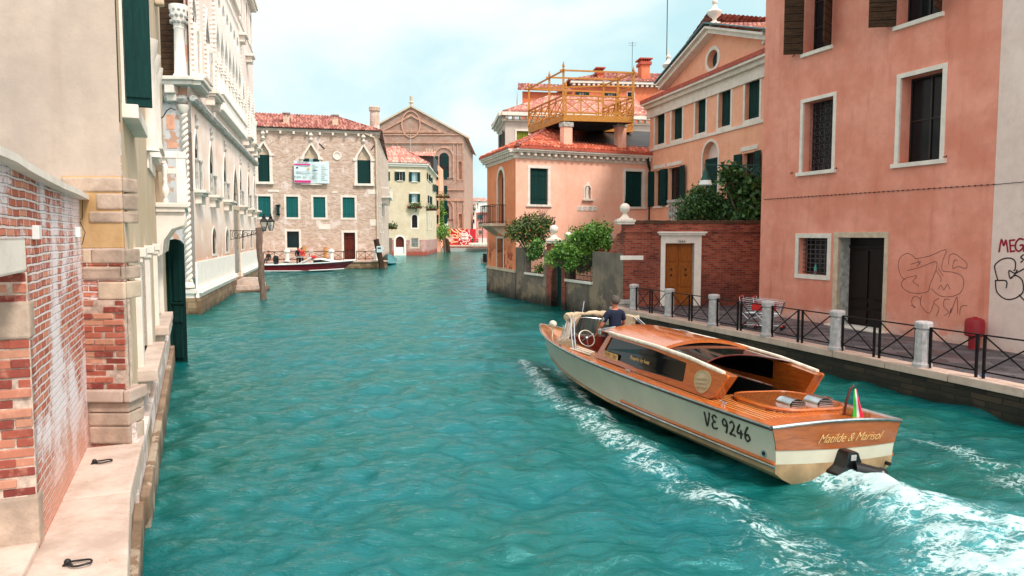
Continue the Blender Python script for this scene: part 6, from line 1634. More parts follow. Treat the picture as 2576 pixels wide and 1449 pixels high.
m.ring([(cu + 2.0 * math.cos(t * PI / 12), cz_ + 2.9 * math.sin(t * PI / 12)) for t in range(24)], [(cu + 2.3 * math.cos(t * PI / 12), cz_ + 3.2 * math.sin(t * PI / 12)) for t in range(24)], -.35, .02, .02); m.build('gable_moulding', M['church_trim'], b, F.M)
m = MB(); m.obox((ap[0], .4, ap[1] + .1), (F.L + 1.2, .4, el[1] - .55), 1.8, .35); m.obox((ap[0], .4, ap[1] + .1), (u0 - 1.2, .4, el[1] - .55), 1.8, .35); m.build('roof_edge', M['stone_warm'], b, F.M)
m = MB(); m.quad((F.L, 0, -1), (F.L, 40, -1), (F.L, 40, el[1]), (F.L, 0, el[1])); m.quad((F.L + 1, 0, el[1] - .5), (F.L + 1, 40, el[1] - .5), (ap[0], 40, ap[1]), (ap[0], 0, ap[1])); m.quad((ap[0], 0, ap[1]), (ap[0], 40, ap[1]), (u0 - 1, 40, el[1] - .5), (u0 - 1, 0, el[1] - .5)); m.build('side_wall', M['brick_church'], b, F.M)
m = MB(); m.lathe([(.3, ap[1]), (.35, ap[1] + .8), (.6, ap[1] + 1.0), (.3, ap[1] + 1.4), (.4, ap[1] + 2.4)], (ap[0], .3, 0), 8); m.build('gable_finial', M['stone_warm'], b, F.M)
m = MB(); a = F.q('4', 1603, 992); c = F.q('4', 1650, 1050); m.box(a[0], c[0], -.2, 0, c[1], a[1]); m.build('white_panel', M['white_paint'], b, F.M)
# ---- far quay, hoarding, bridge ----
Yq = 163.5
zq = pt('g', 1300, 905, Yq).z
m = MB(); m.box(-18, 12, Yq, Yq + 12, -1.5, zq - .25); struct(m.build('embankment', M['brick_base']))
m = MB(); m.box(-18, 12, Yq - .15, Yq + 60, zq - .249, zq); struct(m.build('embankment_paving', M['stone_warm']))
a = pt('g', 1020, 650, 168); c = pt('g', 1580, 872, 168)
o = thing('hoarding', 'dark red hoarding with cream swirls, a pale house drawing and the year 1583', 'hoarding', (a.x, 168, zq))
plain('red_board', rgb(190, 20, 40), .6, var=.05, bump=0); plain('cream_print', rgb(236, 190, 150), .7, bump=0); plain('white_print', rgb(236, 226, 224), .7, bump=0)
m = MB(); m.box(a.x, c.x, 168, 168.2, zq, a.z); m.build('board', M['red_board'], o)
FH = Fac((a.x, 168), (c.x, 168)); m = MB()
def line(m, sh, P, r, F=FH, y=-.02):
    P = [F.q(sh, *p) for p in P]; m.tube([(u, y, z) for u, z in P], r, 5)
for P in ([(1195, 650), (1230, 690), (1290, 710), (1300, 750), (1270, 790), (1220, 790)], [(1170, 680), (1150, 720), (1190, 750), (1260, 740), (1290, 780)], [(1260, 655), (1330, 720), (1325, 770), (1280, 800)], [(1300, 650), (1370, 690), (1420, 655)], [(1095, 690), (1120, 790), (1200, 860), (1300, 850)]): line(m, 'g', P, .16)
m.build('swirl', M['cream_print'], o, FH.M)
m = MB()
for y in range(745, 830, 16): line(m, 'g', [(1118, y), (1240 - (y % 3) * 10, y)], .07)
for P in ([(1345, 820), (1345, 720), (1395, 685), (1450, 715), (1450, 820), (1345, 820)], [(1345, 720), (1450, 720)], [(1345, 768), (1450, 768)]): line(m, 'g', P, .09)
for k in range(4):
    for y in (745, 795): x = 1362 + k * 24; line(m, 'g', [(x, y - 14), (x, y + 14)], .3)
for P in ([(1480, 655), (1480, 720), (1440, 830), (1360, 865)], [(1460, 655), (1462, 700)]): line(m, 'g', P, .05)
m.build('drawing', M['white_print'], o, FH.M)
u, z = FH.q('g', 1455, 825)
text3d('year', '1583', 1.7, M['white_print'], o, FH.M @ Matrix.Translation((u, -.03, z - .5)) @ RX @ Matrix.Rotation(.75, 4, 'Z'))
u, z = FH.q('g', 1180, 862); text3d('year', '70', 1.4, M['cream_print'], o, FH.M @ Matrix.Translation((u, -.03, z - .3)) @ RX)
a = pt('g', 1470, 868, 158); c = pt('g', 1745, 912, 158)
b = thing('footbridge', 'low pale stone footbridge deck reaching in from behind the corner house', 'bridge', (a.x, 158, 0))
m = MB(); m.box(a.x, c.x + 8, 157, 161, a.z - .35, a.z); m.box(a.x + .2, c.x + 8, 156.8, 156.99, c.z, a.z - .2)
for k in range(14): x = a.x + .5 + k * .8; m.box(x, x + .3, 156.5, 156.79, c.z + .2, c.z + .6)
m.build('deck', M['stone'], b); 
m = MB(); m.box(pt('g', 1020, 900, 162).x, c.x + 8, 161.5, 163.3, -1.5, zq - .6); struct(m.build('landing', M['stone_grey']))
o = thing('bridge_railing', 'row of thin pale balusters beside the red hoarding', 'railing', (pt('g', 1590, 860, 165).x, 165, zq)); a = pt('g', 1588, 800, 165); c = pt('g', 1745, 868, 165)
for k in range(16):
    m = MB(); x = a.x + (c.x - a.x) * k / 15; m.box(x - .06, x + .06, 165, 165.12, c.z, a.z); m.build('baluster', M['white_paint'], o)
m = MB(); m.box(a.x, c.x, 164.95, 165.17, a.z, a.z + .15); m.build('handrail', M['white_paint'], o)
p = pt('g', 1684, 870, 160); q = pt('g', 1684, 610, 160); m = MB(); m.tube([p, q], .09, 6); m.tube([q, q + Vector((0, 0, .1))], .09, 6); m.box(p.x - 3, p.x + 3, 159.5, 160.5, q.z - 4.3, q.z - 3.8) if False else None
tag(m.build('lamp_post', M['iron']), 'thin dark lamp post on the far landing', 'lamp post')
# far pale and pink houses
def farhouse(name, label, sh, x0, x1, y0, yb, Y, mat, wins, depth=12, roofy=None, roofm='tiles_pale', wm='glass_dark'):
    a = pt(sh, x0, y0, Y); c = pt(sh, x1, yb, Y); F = Fac((a.x, Y), (c.x, Y)); b = thing(name, label, 'house', (a.x, Y, 0))
    W = [F.rect(sh, *w) for w in wins]
    wall(b, F, [(0, 0), (F.L, 0), (F.L, a.z), (0, a.z)], [shape(*w) for w in W], M[mat], reveal=.4); closed_body(b, F, 0, F.L, 0, a.z, depth, M[mat])
    for w in W: window(b, F, w, fw=.15, rec=.35, mull=None, glass=M[wm], sill=.12)
    if roofy is not None:
        z = F.q(sh, x0, roofy)[1]; m = MB(); xm = F.L / 2; D = depth
        tile_plane(m, F.P(-.4, a.z, .4), F.P(F.L + .4, a.z, .4), F.P(F.L - 1, z, -D / 2), F.P(1, z, -D / 2), tw=.45, th=.7, n=4, r=.12)
        build_tiles(m, 'roof', M[roofm], b)
    return b, F
stucco('far_cream', rgb(240, 228, 212), rgb(230, 214, 196), streak=.1); stucco('far_pink', rgb(206, 140, 136), rgb(196, 126, 122), rgb(226, 190, 186), streak=.3); stucco('far_white', rgb(244, 238, 232), rgb(236, 228, 222), streak=.1)
b, F = farhouse('far_house', 'tall whitish house with a roof terrace in the distance', 'g', 1422, 1578, 262, 660, 232, 'far_cream', [(1448, 1476, 388, 438), (1528, 1556, 388, 438), (1450, 1476, 500, 558), (1518, 1558, 500, 560)], roofy=225)
m = MB()
for k in range(14): u = F.L * k / 13; m.tube([(u, -.3, F.q('g', 1500, 350)[1]), (u, -.3, F.q('g', 1500, 318)[1])], .06, 4)
m.box(0, F.L, -.4, -.2, F.q('g', 1500, 318)[1], F.q('g', 1500, 314)[1]); m.box(0, F.L, -.6, 0, F.q('g', 1500, 356)[1], F.q('g', 1500, 350)[1]); m.build('roof_railing', M['green_shutter'], b, F.M)
m = MB(); a = F.q('g', 1460, 270); c = F.q('g', 1545, 345); m.box(a[0], c[0], -.05, .3, c[1], a[1]); m.build('terrace_opening', M['green_shutter'], b, F.M)
b, F = farhouse('far_house', 'taller white house with a shallow gable, farthest on the right of the hall', 'g', 1500, 1760, 215, 660, 250, 'far_white', [(1588, 1612, 285, 330), (1620, 1646, 200, 225), (1598, 1618, 250, 275), (1700, 1720, 280, 320)], roofy=150)
b, F = farhouse('far_house', 'pink brick house with a green awning in the distance beside the corner house', 'g', 1582, 1780, 400, 880, 205, 'far_pink', [(1618, 1632, 540, 620), (1640, 1654, 540, 620), (1662, 1676, 540, 620), (1620, 1632, 670, 730), (1642, 1654, 670, 730), (1664, 1676, 670, 730)], roofy=378)
m = MB(); a = F.q('g', 1612, 428); c = F.q('g', 1680, 495); m.box(a[0], c[0], -.4, 0, c[1], a[1]); m.build('awning', M['teal_shutter'], b, F.M)

# ---- grey house and orange house behind the corner house ----
YG = 53.5
a = pt('5', 250, 545, YG); FGH = Fac((a.x, YG), (10.4, YG + 2.2)); FGS = Fac((pt('5', 190, 560, 60).x, 60), (a.x, YG))
b = thing('grey_house', 'pale grey house with lime green shutters behind the corner house', 'house', (a.x, YG, 0))
stucco('grey_wall', rgb(206, 190, 180), rgb(190, 172, 160), rgb(170, 110, 80), streak=.5)
w = FGH.rect('5', 346, 440, 672, 790); zt_ = FGH.q('5', 300, 590)[1]
wall(b, FGH, [(0, 0), (FGH.L, 0), (FGH.L, zt_), (0, zt_)], [shape(*w)], M['grey_wall'], reveal=.2); window(b, FGH, w, fw=.14, rec=.2, shut='closed', shutmat=M['lime_shutter'])
w = FGS.rect('5', 226, 240, 685, 850); wall(b, FGS, [(0, 0), (FGS.L, 0), (FGS.L, zt_), (0, zt_)], [shape(*w)], M['grey_wall'], reveal=.3, name='canal_wall'); window(b, FGS, w, fw=.1, rec=.25, mull=None, shut='open')
m = MB()
for Fx in (FGH, FGS):
    c_ = MB(); c_.box(-.2, Fx.L + .2, -.1, .05, zt_, zt_ + .15); c_.box(-.3, Fx.L + .3, -.5, .05, zt_ + .35, zt_ + .6)
    for k in range(int(Fx.L / .5)): c_.box(k * .5, k * .5 + .18, -.35, .05, zt_ + .151, zt_ + .349)
    c_.v = [tuple(Fx.M @ Vector(v)) for v in c_.v]; m.add(c_.v, c_.f)
m.build('cornice', M['stone'], b)
zr_ = zt_ + .62; E0 = FGS.P(-.3, zr_, .5); E1 = FGH.P(-.2, zr_, .5); E2 = FGH.P(FGH.L, zr_, .5)
Rz = on_Y(*Q('5', 600, 418), 62).z; R0 = Vector((3.2, 62, Rz + .35)); R1 = Vector((10.5, 63, Rz + .35))
m = MB(); tile_plane(m, E1, E2, R1, R0, tw=.28, th=.45, n=6, r=.08); tile_plane(m, E0, E1, R0, R0 + Vector((-.2, .2, 0)), tw=.28, th=.45, n=6, r=.08); build_tiles(m, 'roof', M['tiles_pale'], b)
YO = 66
a = pt('5', 806, 275, YO); c = pt('5', 1600, 310, YO)
b = thing('orange_house', 'tall orange house with red roofs and chimneys behind the timber terrace', 'house', (a.x, YO, 0))
F = Fac((a.x, YO), (c.x + 2, YO + 1.2)); zt_ = F.q('5', 1100, 285)[1]
stucco('orange_far', rgb(222, 122, 84), rgb(208, 104, 70), rgb(170, 70, 46), streak=.4)
W = [F.rect('5', 862, 915, 342, 455), F.rect('5', 1100, 1150, 352, 430), F.rect('5', 1262, 1318, 350, 410)]
wall(b, F, [(0, 0), (F.L, 0), (F.L, zt_), (0, zt_)], [shape(*w) for w in W], M['orange_far'], reveal=.3)
for k, w in enumerate(W): window(b, F, w, fw=.06, rec=.25, mull=(1, 1), shut='open' if k < 2 else None, sill=.1, glass=M['curtain'] if k < 2 else M['glass_dark'])
m = MB(); m.box(-.2, F.L, -.45, .05, zt_, zt_ + .2)
for k in range(24): m.box(F.L * k / 24, F.L * k / 24 + .2, -.38, .05, zt_ - .2, zt_ - .001)
m.build('cornice', M['stone'], b, F.M)
pk = F.q('5', 1150, 190, -5); m = MB(); tile_plane(m, F.P(-.4, zt_ + .22, .5), F.P(F.L, zt_ + .22, .5), F.P(pk[0] + 5, pk[1], -5), F.P(pk[0] - .6, pk[1], -5), tw=.3, th=.5, n=6, r=.09)
tile_plane(m, F.P(-.4, zt_ + .22, -10), F.P(-.4, zt_ + .22, .5), F.P(pk[0] - .6, pk[1], -5), F.P(pk[0] - .7, pk[1], -5.2), tw=.3, th=.5, n=6, r=.09)
rf = build_tiles(m, 'roof', M['tiles_red'], b)
m = MB(); m.quad((0, 10, 0), (0, 0, 0), (0, 0, zt_), (0, 10, zt_)); m.build('side_wall', M['orange_far'], b, F.M)
for (x0, x1, y0, y1) in ((1012, 1055, 165, 265), (1372, 1445, 88, 300)):
    a_ = F.q('5', x0, y1, -1); c_ = F.q('5', x1, y0 + 14, -1); m = MB(); m.box(a_[0], c_[0], .8, 2.0, a_[1] - .8, c_[1]); ch = m.build('chimney', M['orange_far'], rf, F.M, bevel=.02)
    m = MB(); m.box(a_[0] - .12, c_[0] + .12, .65, 2.15, c_[1] - .25, c_[1]); 
    for k in range(4): m.box(a_[0] + (c_[0] - a_[0]) * (k + .1) / 4, a_[0] + (c_[0] - a_[0]) * (k + .6) / 4, .8, 2.0, c_[1] + .001, c_[1] + .22)
    m.box(a_[0] - .2, c_[0] + .2, .6, 2.2, c_[1] + .221, c_[1] + .32); m.build('chimney_cap', M['tiles_flat'] if 'tiles_flat' in M else plain('tiles_flat', rgb(180, 84, 66), .9, sc=8), ch, F.M)
# lower gabled wing
YW = 63
a = pt('5', 392, 330, YW); c = pt('5', 760, 330, YW); F = Fac((a.x, YW), (c.x + .6, YW + .8))
z1 = F.q('5', 600, 350)[1]
b = thing('orange_wing', 'low orange house wing with a sloping red roof left of the taller orange house', 'house', (a.x, YW, 0))
wall(b, F, [(0, 0), (F.L, 0), (F.L, z1), (0, z1)], [], M['orange_far'])
zr_ = F.q('5', 600, 288, -4)[1]; m = MB(); tile_plane(m, F.P(-.5, z1 + .05, .4), F.P(F.L, z1 + .05, .4), F.P(F.L, zr_, -4), F.P(.4, zr_, -4), tw=.3, th=.5, n=6, r=.09); build_tiles(m, 'roof', M['tiles_red'], b)
p = pt('5', 345, 425, 68); m = MB(); A = F.P(-.5, z1, .4); m.add([(A.x, A.y, A.z + .1), (A.x, A.y, 0), (p.x, 68, 0), (p.x, 68, p.z)], [(0, 1, 2, 3)]); m.build('side_wall', M['orange_far'], b)
# ================================================================ QUAY FURNITURE
FF = Fac((4.59 + .22, 27.75), (9.51 + .22, 13.6)); FF2 = FF
bx = [1595, 1684, 1796, 1932, 2106, 2322, 2640]
us = [FF.uz(x, 800)[0] for x in bx]
us = [FF.uz(x, y)[0] for x, y in zip(bx, (760, 765, 775, 795, 820, 860, 900))]

def bollard():
    o = thing('stone_bollard', 'x', 'bollard', (0, 0, 0), group='stone bollards along the quay')
    m = MB(); m.lathe([(.2, 0), (.2, .07), (.175, .1), (.165, .13), (.16, .78), (.145, .8), (.145, .83), (.18, .85), (.185, .95), (.17, .985), (.1, 1.0)], n=12); m.build('post', M['quoin_pale'], o, local=True, bevel=.005)
    return o
plain('quoin_pale', rgb(186, 176, 176), .85, var=.12, bump=.5, sc=7)
names = ['stone bollard against the brick wall corner, first of the row', 'second stone bollard, in front of the oak door frame', 'third stone bollard, between the oak door and the shopping trolleys',
         'fourth stone bollard, just right of the shopping trolleys', 'fifth stone bollard, in front of the dark double door', 'sixth stone bollard, below the black scrawl, largest in view', 'stone bollard outside the right edge']
B0 = bollard(); 
for k, u in enumerate(us):
    Mx = Matrix.Translation(FF.P(u, ZQ)) @ Matrix.Rotation(.3 * k, 4, 'Z')
    if k == 0: B0.matrix_basis = Mx; B0['label'] = names[0]
    elif k < 6: copy_tree(B0, Mx, names[k])
plain('fence_paint', rgb(30, 26, 28), .45, .6, var=.3, bump=.1)
FZm = FF.M @ Matrix.Translation((0, 0, ZQ))
def panel(o, p, q):
    h0, h1 = .14, .86
    for x in (p, q): m = MB(); m.box(x - .022, x + .022, -.022, .022, 0, h1 - .001); m.build('upright', M['fence_paint'], o, FZm)
    m = MB(); m.box(p, q, -.014, .014, h0 - .014, h0 + .014); m.obox((p, .003, h0), (q, .003, h1), .014, .028); m.obox((p, -.012, h1), (q, -.012, h0), .014, .028)
    m.build('cross_brace', M['fence_paint'], o, FZm)
wh = ['nearest the brick wall, first bay', 'in front of the oak door, second bay', 'just left of the shopping trolleys, third bay', 'from the trolleys towards the dark double door, fourth bay', 'below the dark double door, fifth bay', 'cut by the right edge of the picture, nearest bay']
for k in range(6):
    a, c = us[k] + .19, us[k + 1] - .19; w = (c - a - .16) / 2
    o = thing('railing', 'black X braced iron railing ' + wh[k], 'railing', FF.P(a, ZQ), group='black railings between the bollards')
    panel(o, a, a + w); panel(o, c - w, c)
    m = MB(); m.box(a - .05, c + .05, -.028, .028, .86, .885); m.build('handrail', M['fence_paint'], o, FZm)
# red box by the house corner
p = pinkF.P(pinkF.q('8', 1695, 875)[0], 0, .35); o = thing('red_box', 'dark red pillar shaped canister with a rounded top beside the pale wall', 'hydrant', p)
plain('red_paint', rgb(150, 16, 30), .5, var=.1)
m = MB(); m.lathe([(.13, 0), (.13, .34), (.14, .35)], n=20); m.build('stem', M['red_paint'], o, local=True, smooth=True)
m = MB(); m.lathe([(.19, .33), (.225, .36), (.225, .68), (.2, .76), (.13, .79), (.05, .8), (.05, .82)], n=20); m.build('drum', M['red_paint'], o, local=True, smooth=True)
# bottle on the small window
u, z = pinkF.q('8', 460, 356); m = MB(); m.lathe([(.05, 0), (.055, .02), (.055, .22), (.02, .31), (.02, .35), (.024, .355), (.024, .38)], (u, .08, r_small[2]), 10)
plain('bottle_plastic', rgb(60, 140, 130), .2, bump=0); bo = m.build('bottle', M['bottle_plastic'], None, pinkF.M, smooth=True); tag(bo, 'green plastic bottle standing on the barred window sill', 'bottle')
m = MB(); m.lathe([(.057, .06), (.057, .12)], (u, .08, r_small[2]), 10); m.build('red_label', M['red_paint'], bo, pinkF.M)
p = on_z(*Q('8', 1688, 1092), ZQ + .02); m = MB(); m.ball((0, 0, 0), .05, 8, (1.4, 1, .5)); plain('blue_plastic', rgb(20, 130, 190), .4, bump=0)
tag(m.build('litter', M['blue_plastic'], None, Matrix.Translation(p)), 'small crumpled blue plastic scrap on the quay edge stone', 'litter')
# shopping trolleys
plain('chrome', (.6, .62, .64), .25, 1.0, bump=0); plain('cart_red', rgb(206, 36, 36), .4, bump=0)
def trolley(loc, rz, label):
    o = thing('shopping_trolley', label, 'shopping trolley', loc, rz, group='shopping trolleys left on the quay')
    L, W0, W1, z0, z1 = .8, .46, .56, .48, .92; m = MB()
    def C(s, t, side): 
        x = -L / 2 + L * s + (.06 * (1 - t) if s < .5 else -.1 * (1 - t)); y = side * ((W0 if s > .5 else W1) / 2 - (1 - t) * .05); return (x, y, z0 + (z1 - z0) * t - (.07 * s * t))
    for sd in (-1, 1):
        for j in range(8): t = j / 7; m.tube([C(0, t, sd), C(1, t, sd)], .005, 4)
        for j in range(15):
            s = j / 14; a, c = Vector(C(0, 0, sd)), Vector(C(1, 0, sd)); b_, d = Vector(C(0, 1, sd)), Vector(C(1, 1, sd)); m.tube([a.lerp(c, s), b_.lerp(d, s)], .004, 4)
    for s in (0, 1):
        for j in range(7): t = j / 6; m.tube([C(s, t, -1), C(s, t, 1)], .004, 4)
        for j in range(9): q = j / 8; m.tube([Vector(C(s, 0, -1)).lerp(Vector(C(s, 0, 1)), q), Vector(C(s, 1, -1)).lerp(Vector(C(s, 1, 1)), q)], .004, 4)
    for j in range(10): q = j / 9; m.tube([Vector(C(0, 0, -1)).lerp(Vector(C(0, 0, 1)), q), Vector(C(1, 0, -1)).lerp(Vector(C(1, 0, 1)), q)], .004, 4)
    m.build('wire_basket', M['chrome'], o, local=True)
    m = MB()
    for sd in (-1, 1):
        m.tube([(-.48, sd * .27, .98), (-.4, sd * .27, .5), (-.2, sd * .25, .3), (-.38, sd * .25, .1)], .012, 6); m.tube([(-.38, sd * .25, .12), (.36, sd * .2, .14)], .012, 6); m.tube([(-.2, sd * .25, .3), (.3, sd * .22, .46)], .01, 6)
    m.build('chassis', M['chrome'], o, local=True)
    m = MB(); m.tube([(-.48, -.28, .98), (-.48, .28, .98)], .02, 8); m.build('handle', M['cart_red'], o, local=True)
    m = MB(); m.box(-.1, .2, -.3, -.27, .58, .8); m.build('side_panel', M['cart_red'], o, local=True)
    m = MB(); m.box(-.1, .2, .27, .3, .58, .8); m.build('side_panel', M['cart_red'], o, local=True)
    m = MB(); m.box(-.46, -.44, -.2, .2, .66, .86); m.build('child_seat_flap', M['cart_red'], o, local=True)
    for sx, sy in ((-.38, -.25), (-.38, .25), (.36, -.2), (.36, .2)):
        m = MB(); m.tube([(sx, sy - .015, .06), (sx, sy + .015, .06)], .06, 12); w = m.build('wheel', M['iron'], o, local=True)
        m = MB(); m.box(sx - .03, sx + .03, sy - .03, sy + .03, .1, .14); m.build('bumper', M['cart_red'], w, WM[o.name] @ IDN)
    return o
p = on_z(*Q('8', -30, 775), ZQ); p = on_z(1872, 832, ZQ); p2 = p + Vector((.9, .55, 0)); a_ = math.atan2(.3, .9)
trolley(p2 + Vector((-.35, .0, 0)), -.5, 'left shopping trolley with red handle, nested behind the other'); trolley(p2 + Vector((.0, -.2, 0)), -.5, 'right shopping trolley, pushed into the left one, red side panel showing')
# hanging green lamp over the garden
Fm = None
a = on_Y(*Q('5', 2405, 955), 27.4); c = on_Y(*Q('5', 1905, 945), 27.6); o = thing('hanging_lamp', 'green hanging street lamp with white shade on a scrolled arm', 'street lamp', a)
plain('green_iron', rgb(20, 76, 66), .5, .3); c = Vector((c.x, a.y + .1, a.z + .02))
m = MB(); m.tube([a, c], .022, 6); cc = lambda t, dz: a.lerp(c, t) + Vector((0, 0, dz))
Lr = (c - a).length
def cur(t, dz, r, t0, t1, n=20): 
    C = cc(t, dz); return [C + Vector((-r * (1 - .8 * i / n) * math.cos(t0 + (t1 - t0) * i / n), 0, r * (1 - .8 * i / n) * math.sin(t0 + (t1 - t0) * i / n))) for i in range(n + 1)]
m.tube(cur(.07, -.22, .16, 0, 8), .018, 5); m.tube(cur(.2, -.14, .1, 0, -8), .015, 5); m.tube(cur(.3, -.1, .07, 0, 8), .013, 5); m.tube([cc(.0, -.55), cc(.08, -.45), cc(.25, -.22), cc(.42, -.02)], .018, 5); m.tube([a + Vector((0, 0, .15)), cc(0, -.6)], .03, 6)
m.build('scroll_arm', M['green_iron'], o)
m = MB(); m.lathe([(.03, .1), (.05, .0), (.03, -.12), (.06, -.2), (.1, -.26), (.11, -.38), (.17, -.5), (.19, -.56)], (c.x, c.y, c.z), 14); m.build('lamp_head', M['green_iron'], o, smooth=True)
m = MB(); m.lathe([(.2, -.56), (.24, -.72), (.235, -.73), (.19, -.57)], (c.x, c.y, c.z), 18); m.build('lamp_shade', M['white_paint'], o, smooth=True)
# ---- plants ----
def leafmat(key, c1, c2):
    t = NT(key); a = t.n('ShaderNodeAttribute', attribute_name='rnd')
    t.b.inputs['Subsurface Weight'].default_value = 0; M[key] = t.fin(t.mix(a.outputs['Fac'], c1, c2), .55); return M[key]
leafmat('leaf_dark', (.014, .05, .012), (.07, .18, .035)); leafmat('leaf_bright', (.05, .15, .015), (.20, .38, .05)); leafmat('leaf_olive', (.02, .05, .012), (.12, .17, .03)); leafmat('leaf_mid', (.03, .1, .015), (.12, .26, .04))
def foliage(name, mat, parent, clumps, n, size, seed=1, droop=0):
    rng = np.random.default_rng(seed); V_, Fc, rn = [], [], []
    wts = np.array([c[3] ** 2 for c in clumps], float); wts /= wts.sum()
    for k in range(n):
        c = clumps[rng.choice(len(clumps), p=wts)]
        d = rng.normal(size=3); d /= np.linalg.norm(d); rad = c[3] * (rng.random() ** .45)
        p = np.array(c[:3]) + d * rad * np.array([1, 1, c[4] if len(c) > 4 else .8])
        p += rng.normal(size=3) * size * .6
        a = rng.normal(size=3); a[2] -= droop; a /= np.linalg.norm(a); b_ = np.cross(a, d + rng.normal(size=3) * .6); b_ /= (np.linalg.norm(b_) + 1e-6)
        s = size * (.6 + .8 * rng.random()); i = len(V_)
        V_ += [p, p + a * s * .5 + b_ * s * .28, p + a * s, p + a * s * .5 - b_ * s * .28]; Fc.append((i, i + 1, i + 2, i + 3)); rn.append(rng.random())
    me = bpy.data.meshes.new(name); me.from_pydata([tuple(v) for v in V_], [], Fc); me.materials.append(mat)
    at = me.attributes.new('rnd', 'FLOAT', 'FACE'); at.data.foreach_set('value', rn)
    return link(name, me, parent)
def branches(parent, base, clumps, r=.05, mat='pile'):
    m = MB(); base = Vector(base)
    for c in clumps:
        q = Vector(c[:3]); mid = base.lerp(q, .5) + Vector((random.uniform(-.15, .15), random.uniform(-.1, .1), .1)); m.tube([base, mid, q], [r, r * .6, r * .2], 6)
        for k in range(4): e = q + Vector((random.uniform(-1, 1), random.uniform(-1, 1), random.uniform(-.4, 1))) * c[3] * .9; m.tube([mid.lerp(q, .6), e], [r * .25, r * .08], 4)
    m.build('trunk', M[mat], parent)
def P6(x, y, Y): return tuple(on_Y(*Q('6', x, y), Y))
plain('orange_fruit', rgb(230, 100, 30), .5, bump=0)
cl = [(*P6(400, 260, 39.0), .95), (*P6(500, 210, 39.2), .9), (*P6(340, 290, 38.6), .6), (*P6(560, 260, 38.8), .75), (*P6(620, 200, 38.8), .5), (*P6(450, 330, 39), .6), (*P6(540, 340, 39), .6), (*P6(340, 230, 39), .5), (*P6(440, 170, 39.2), .45)]
cl = [(x, y, z, r * .8) for x, y, z, r in cl]
o = thing('orange_tree', 'twiggy orange tree with small fruit leaning over the garden wall', 'tree', P6(500, 560, 39.3)); branches(o, P6(500, 520, 39.3), cl, .06)
foliage('crown', M['leaf_olive'], o, cl, 4200, .14, 2)
for (x, y) in ((468, 262), (435, 318), (385, 285), (520, 300), (560, 230), (350, 300), (480, 350)): m = MB(); m.ball(P6(x, y, 38.2), .038, 8); m.build('fruit', M['orange_fruit'], o)
m = MB()
for k in range(14): p = Vector(P6(560, 190, 39)); e = Vector(P6(520 + k * 9, 30 + (k * 37) % 90, 39)); m.tube([p, p.lerp(e, .5) + Vector((.1, 0, .1)), e], [.015, .01, .004], 4)
m.build('twigs', M['pile'], o)
cl2 = [(*P6(520, 390, 38.2), .4, 1.2), (*P6(545, 430, 38.2), .35, 1.2), (*P6(500, 470, 38), .3), (*P6(560, 590, 37.9), .25)]
o = thing('shrub', 'pale feathery shrub spilling through the left garden opening', 'shrub', P6(530, 620, 38.4)); foliage('leaves', M['leaf_mid'], o, cl2, 1500, .13, 3, .5)
# bright creeper (right)
Yc_ = 33.6
pts = [(640, 520, .2), (690, 540, .22), (760, 520, .25), (800, 570, .22), (900, 600, .2), (1000, 560, .25), (1150, 400, .25), (1060, 450, .25), (900, 330, .6), (1000, 280, .7), (1080, 250, .6), (820, 380, .6), (740, 420, .55), (960, 400, .75), (1060, 340, .7), (860, 450, .6), (930, 500, .55), (660, 480, .3), (1120, 370, .45), (990, 470, .5), (700, 450, .4), (840, 540, .35), (1110, 290, .4), (950, 560, .35), (880, 290, .4), (1000, 235, .3)]
cl = [(*P6(x, y, Yc_ + (i % 3) * .35), r * .82) for i, (x, y, r) in enumerate(pts)]
o = thing('creeper', 'bright green creeper bush cascading over the water gate and right opening', 'creeper', P6(930, 640, 33.8)); branches(o, P6(930, 620, 33.9), cl, .05)
foliage('leaves', M['leaf_bright'], o, cl, 9000, .13, 4, .6)
m = MB(); p = P6(1105, 432, 33.9); m.lathe([(.3, -.3), (.38, 0), (.4, .02), (.4, .06)], (p[0], p[1], p[2]), 14); tag(m.build('plant_pot', M['gutter_red']), 'terracotta plant pot on the garden wall under the creeper', 'plant pot')
# dark bush above the brick wall
Yb = 31.6
def P5(x, y, Y=Yb): return tuple(on_Y(*Q('5', x, y), Y))
pts = [(1800, 1300, 1.1), (1900, 1220, .9), (1950, 1320, 1.1), (1850, 1180, .55), (2030, 1270, .8), (1780, 1400, .8), (1720, 1380, .4), (2000, 1400, .9), (1890, 1400, .8), (1850, 1260, .8)]
cl = [(*P5(x, y, Yb + (i % 3) * .4), r * .72) for i, (x, y, r) in enumerate(pts)]
o = thing('bush', 'dense dark green bush above the brick wall by the pink house', 'bush', P5(1900, 1700)); branches(o, P5(1900, 1650), cl, .06); foliage('crown', M['leaf_dark'], o, cl, 9500, .12, 5)
pts = [(2100, 1020, .5), (2150, 1000, .45), (2200, 1080, .6), (2280, 1120, .6), (2340, 1180, .6), (2240, 1200, .8), (2320, 1300, .8), (2180, 1180, .6), (2360, 1400, .7), (2250, 1380, .9), (2380, 1230, .4), (2120, 1130, .4), (2050, 1060, .25), (2370, 1110, .3), (2150, 1300, .7)]
cl = [(*P5(x, y, 30.9 + (i % 3) * .35), r * .55) for i, (x, y, r) in enumerate(pts)]
o = thing('broadleaf_tree', 'dark broad leaved young tree right of the bush, under the lamp arm', 'tree', P5(2250, 1700, 31)); branches(o, P5(2280, 1600, 31.2), cl, .07); foliage('crown', M['leaf_dark'], o, cl, 4200, .24, 6, .4)
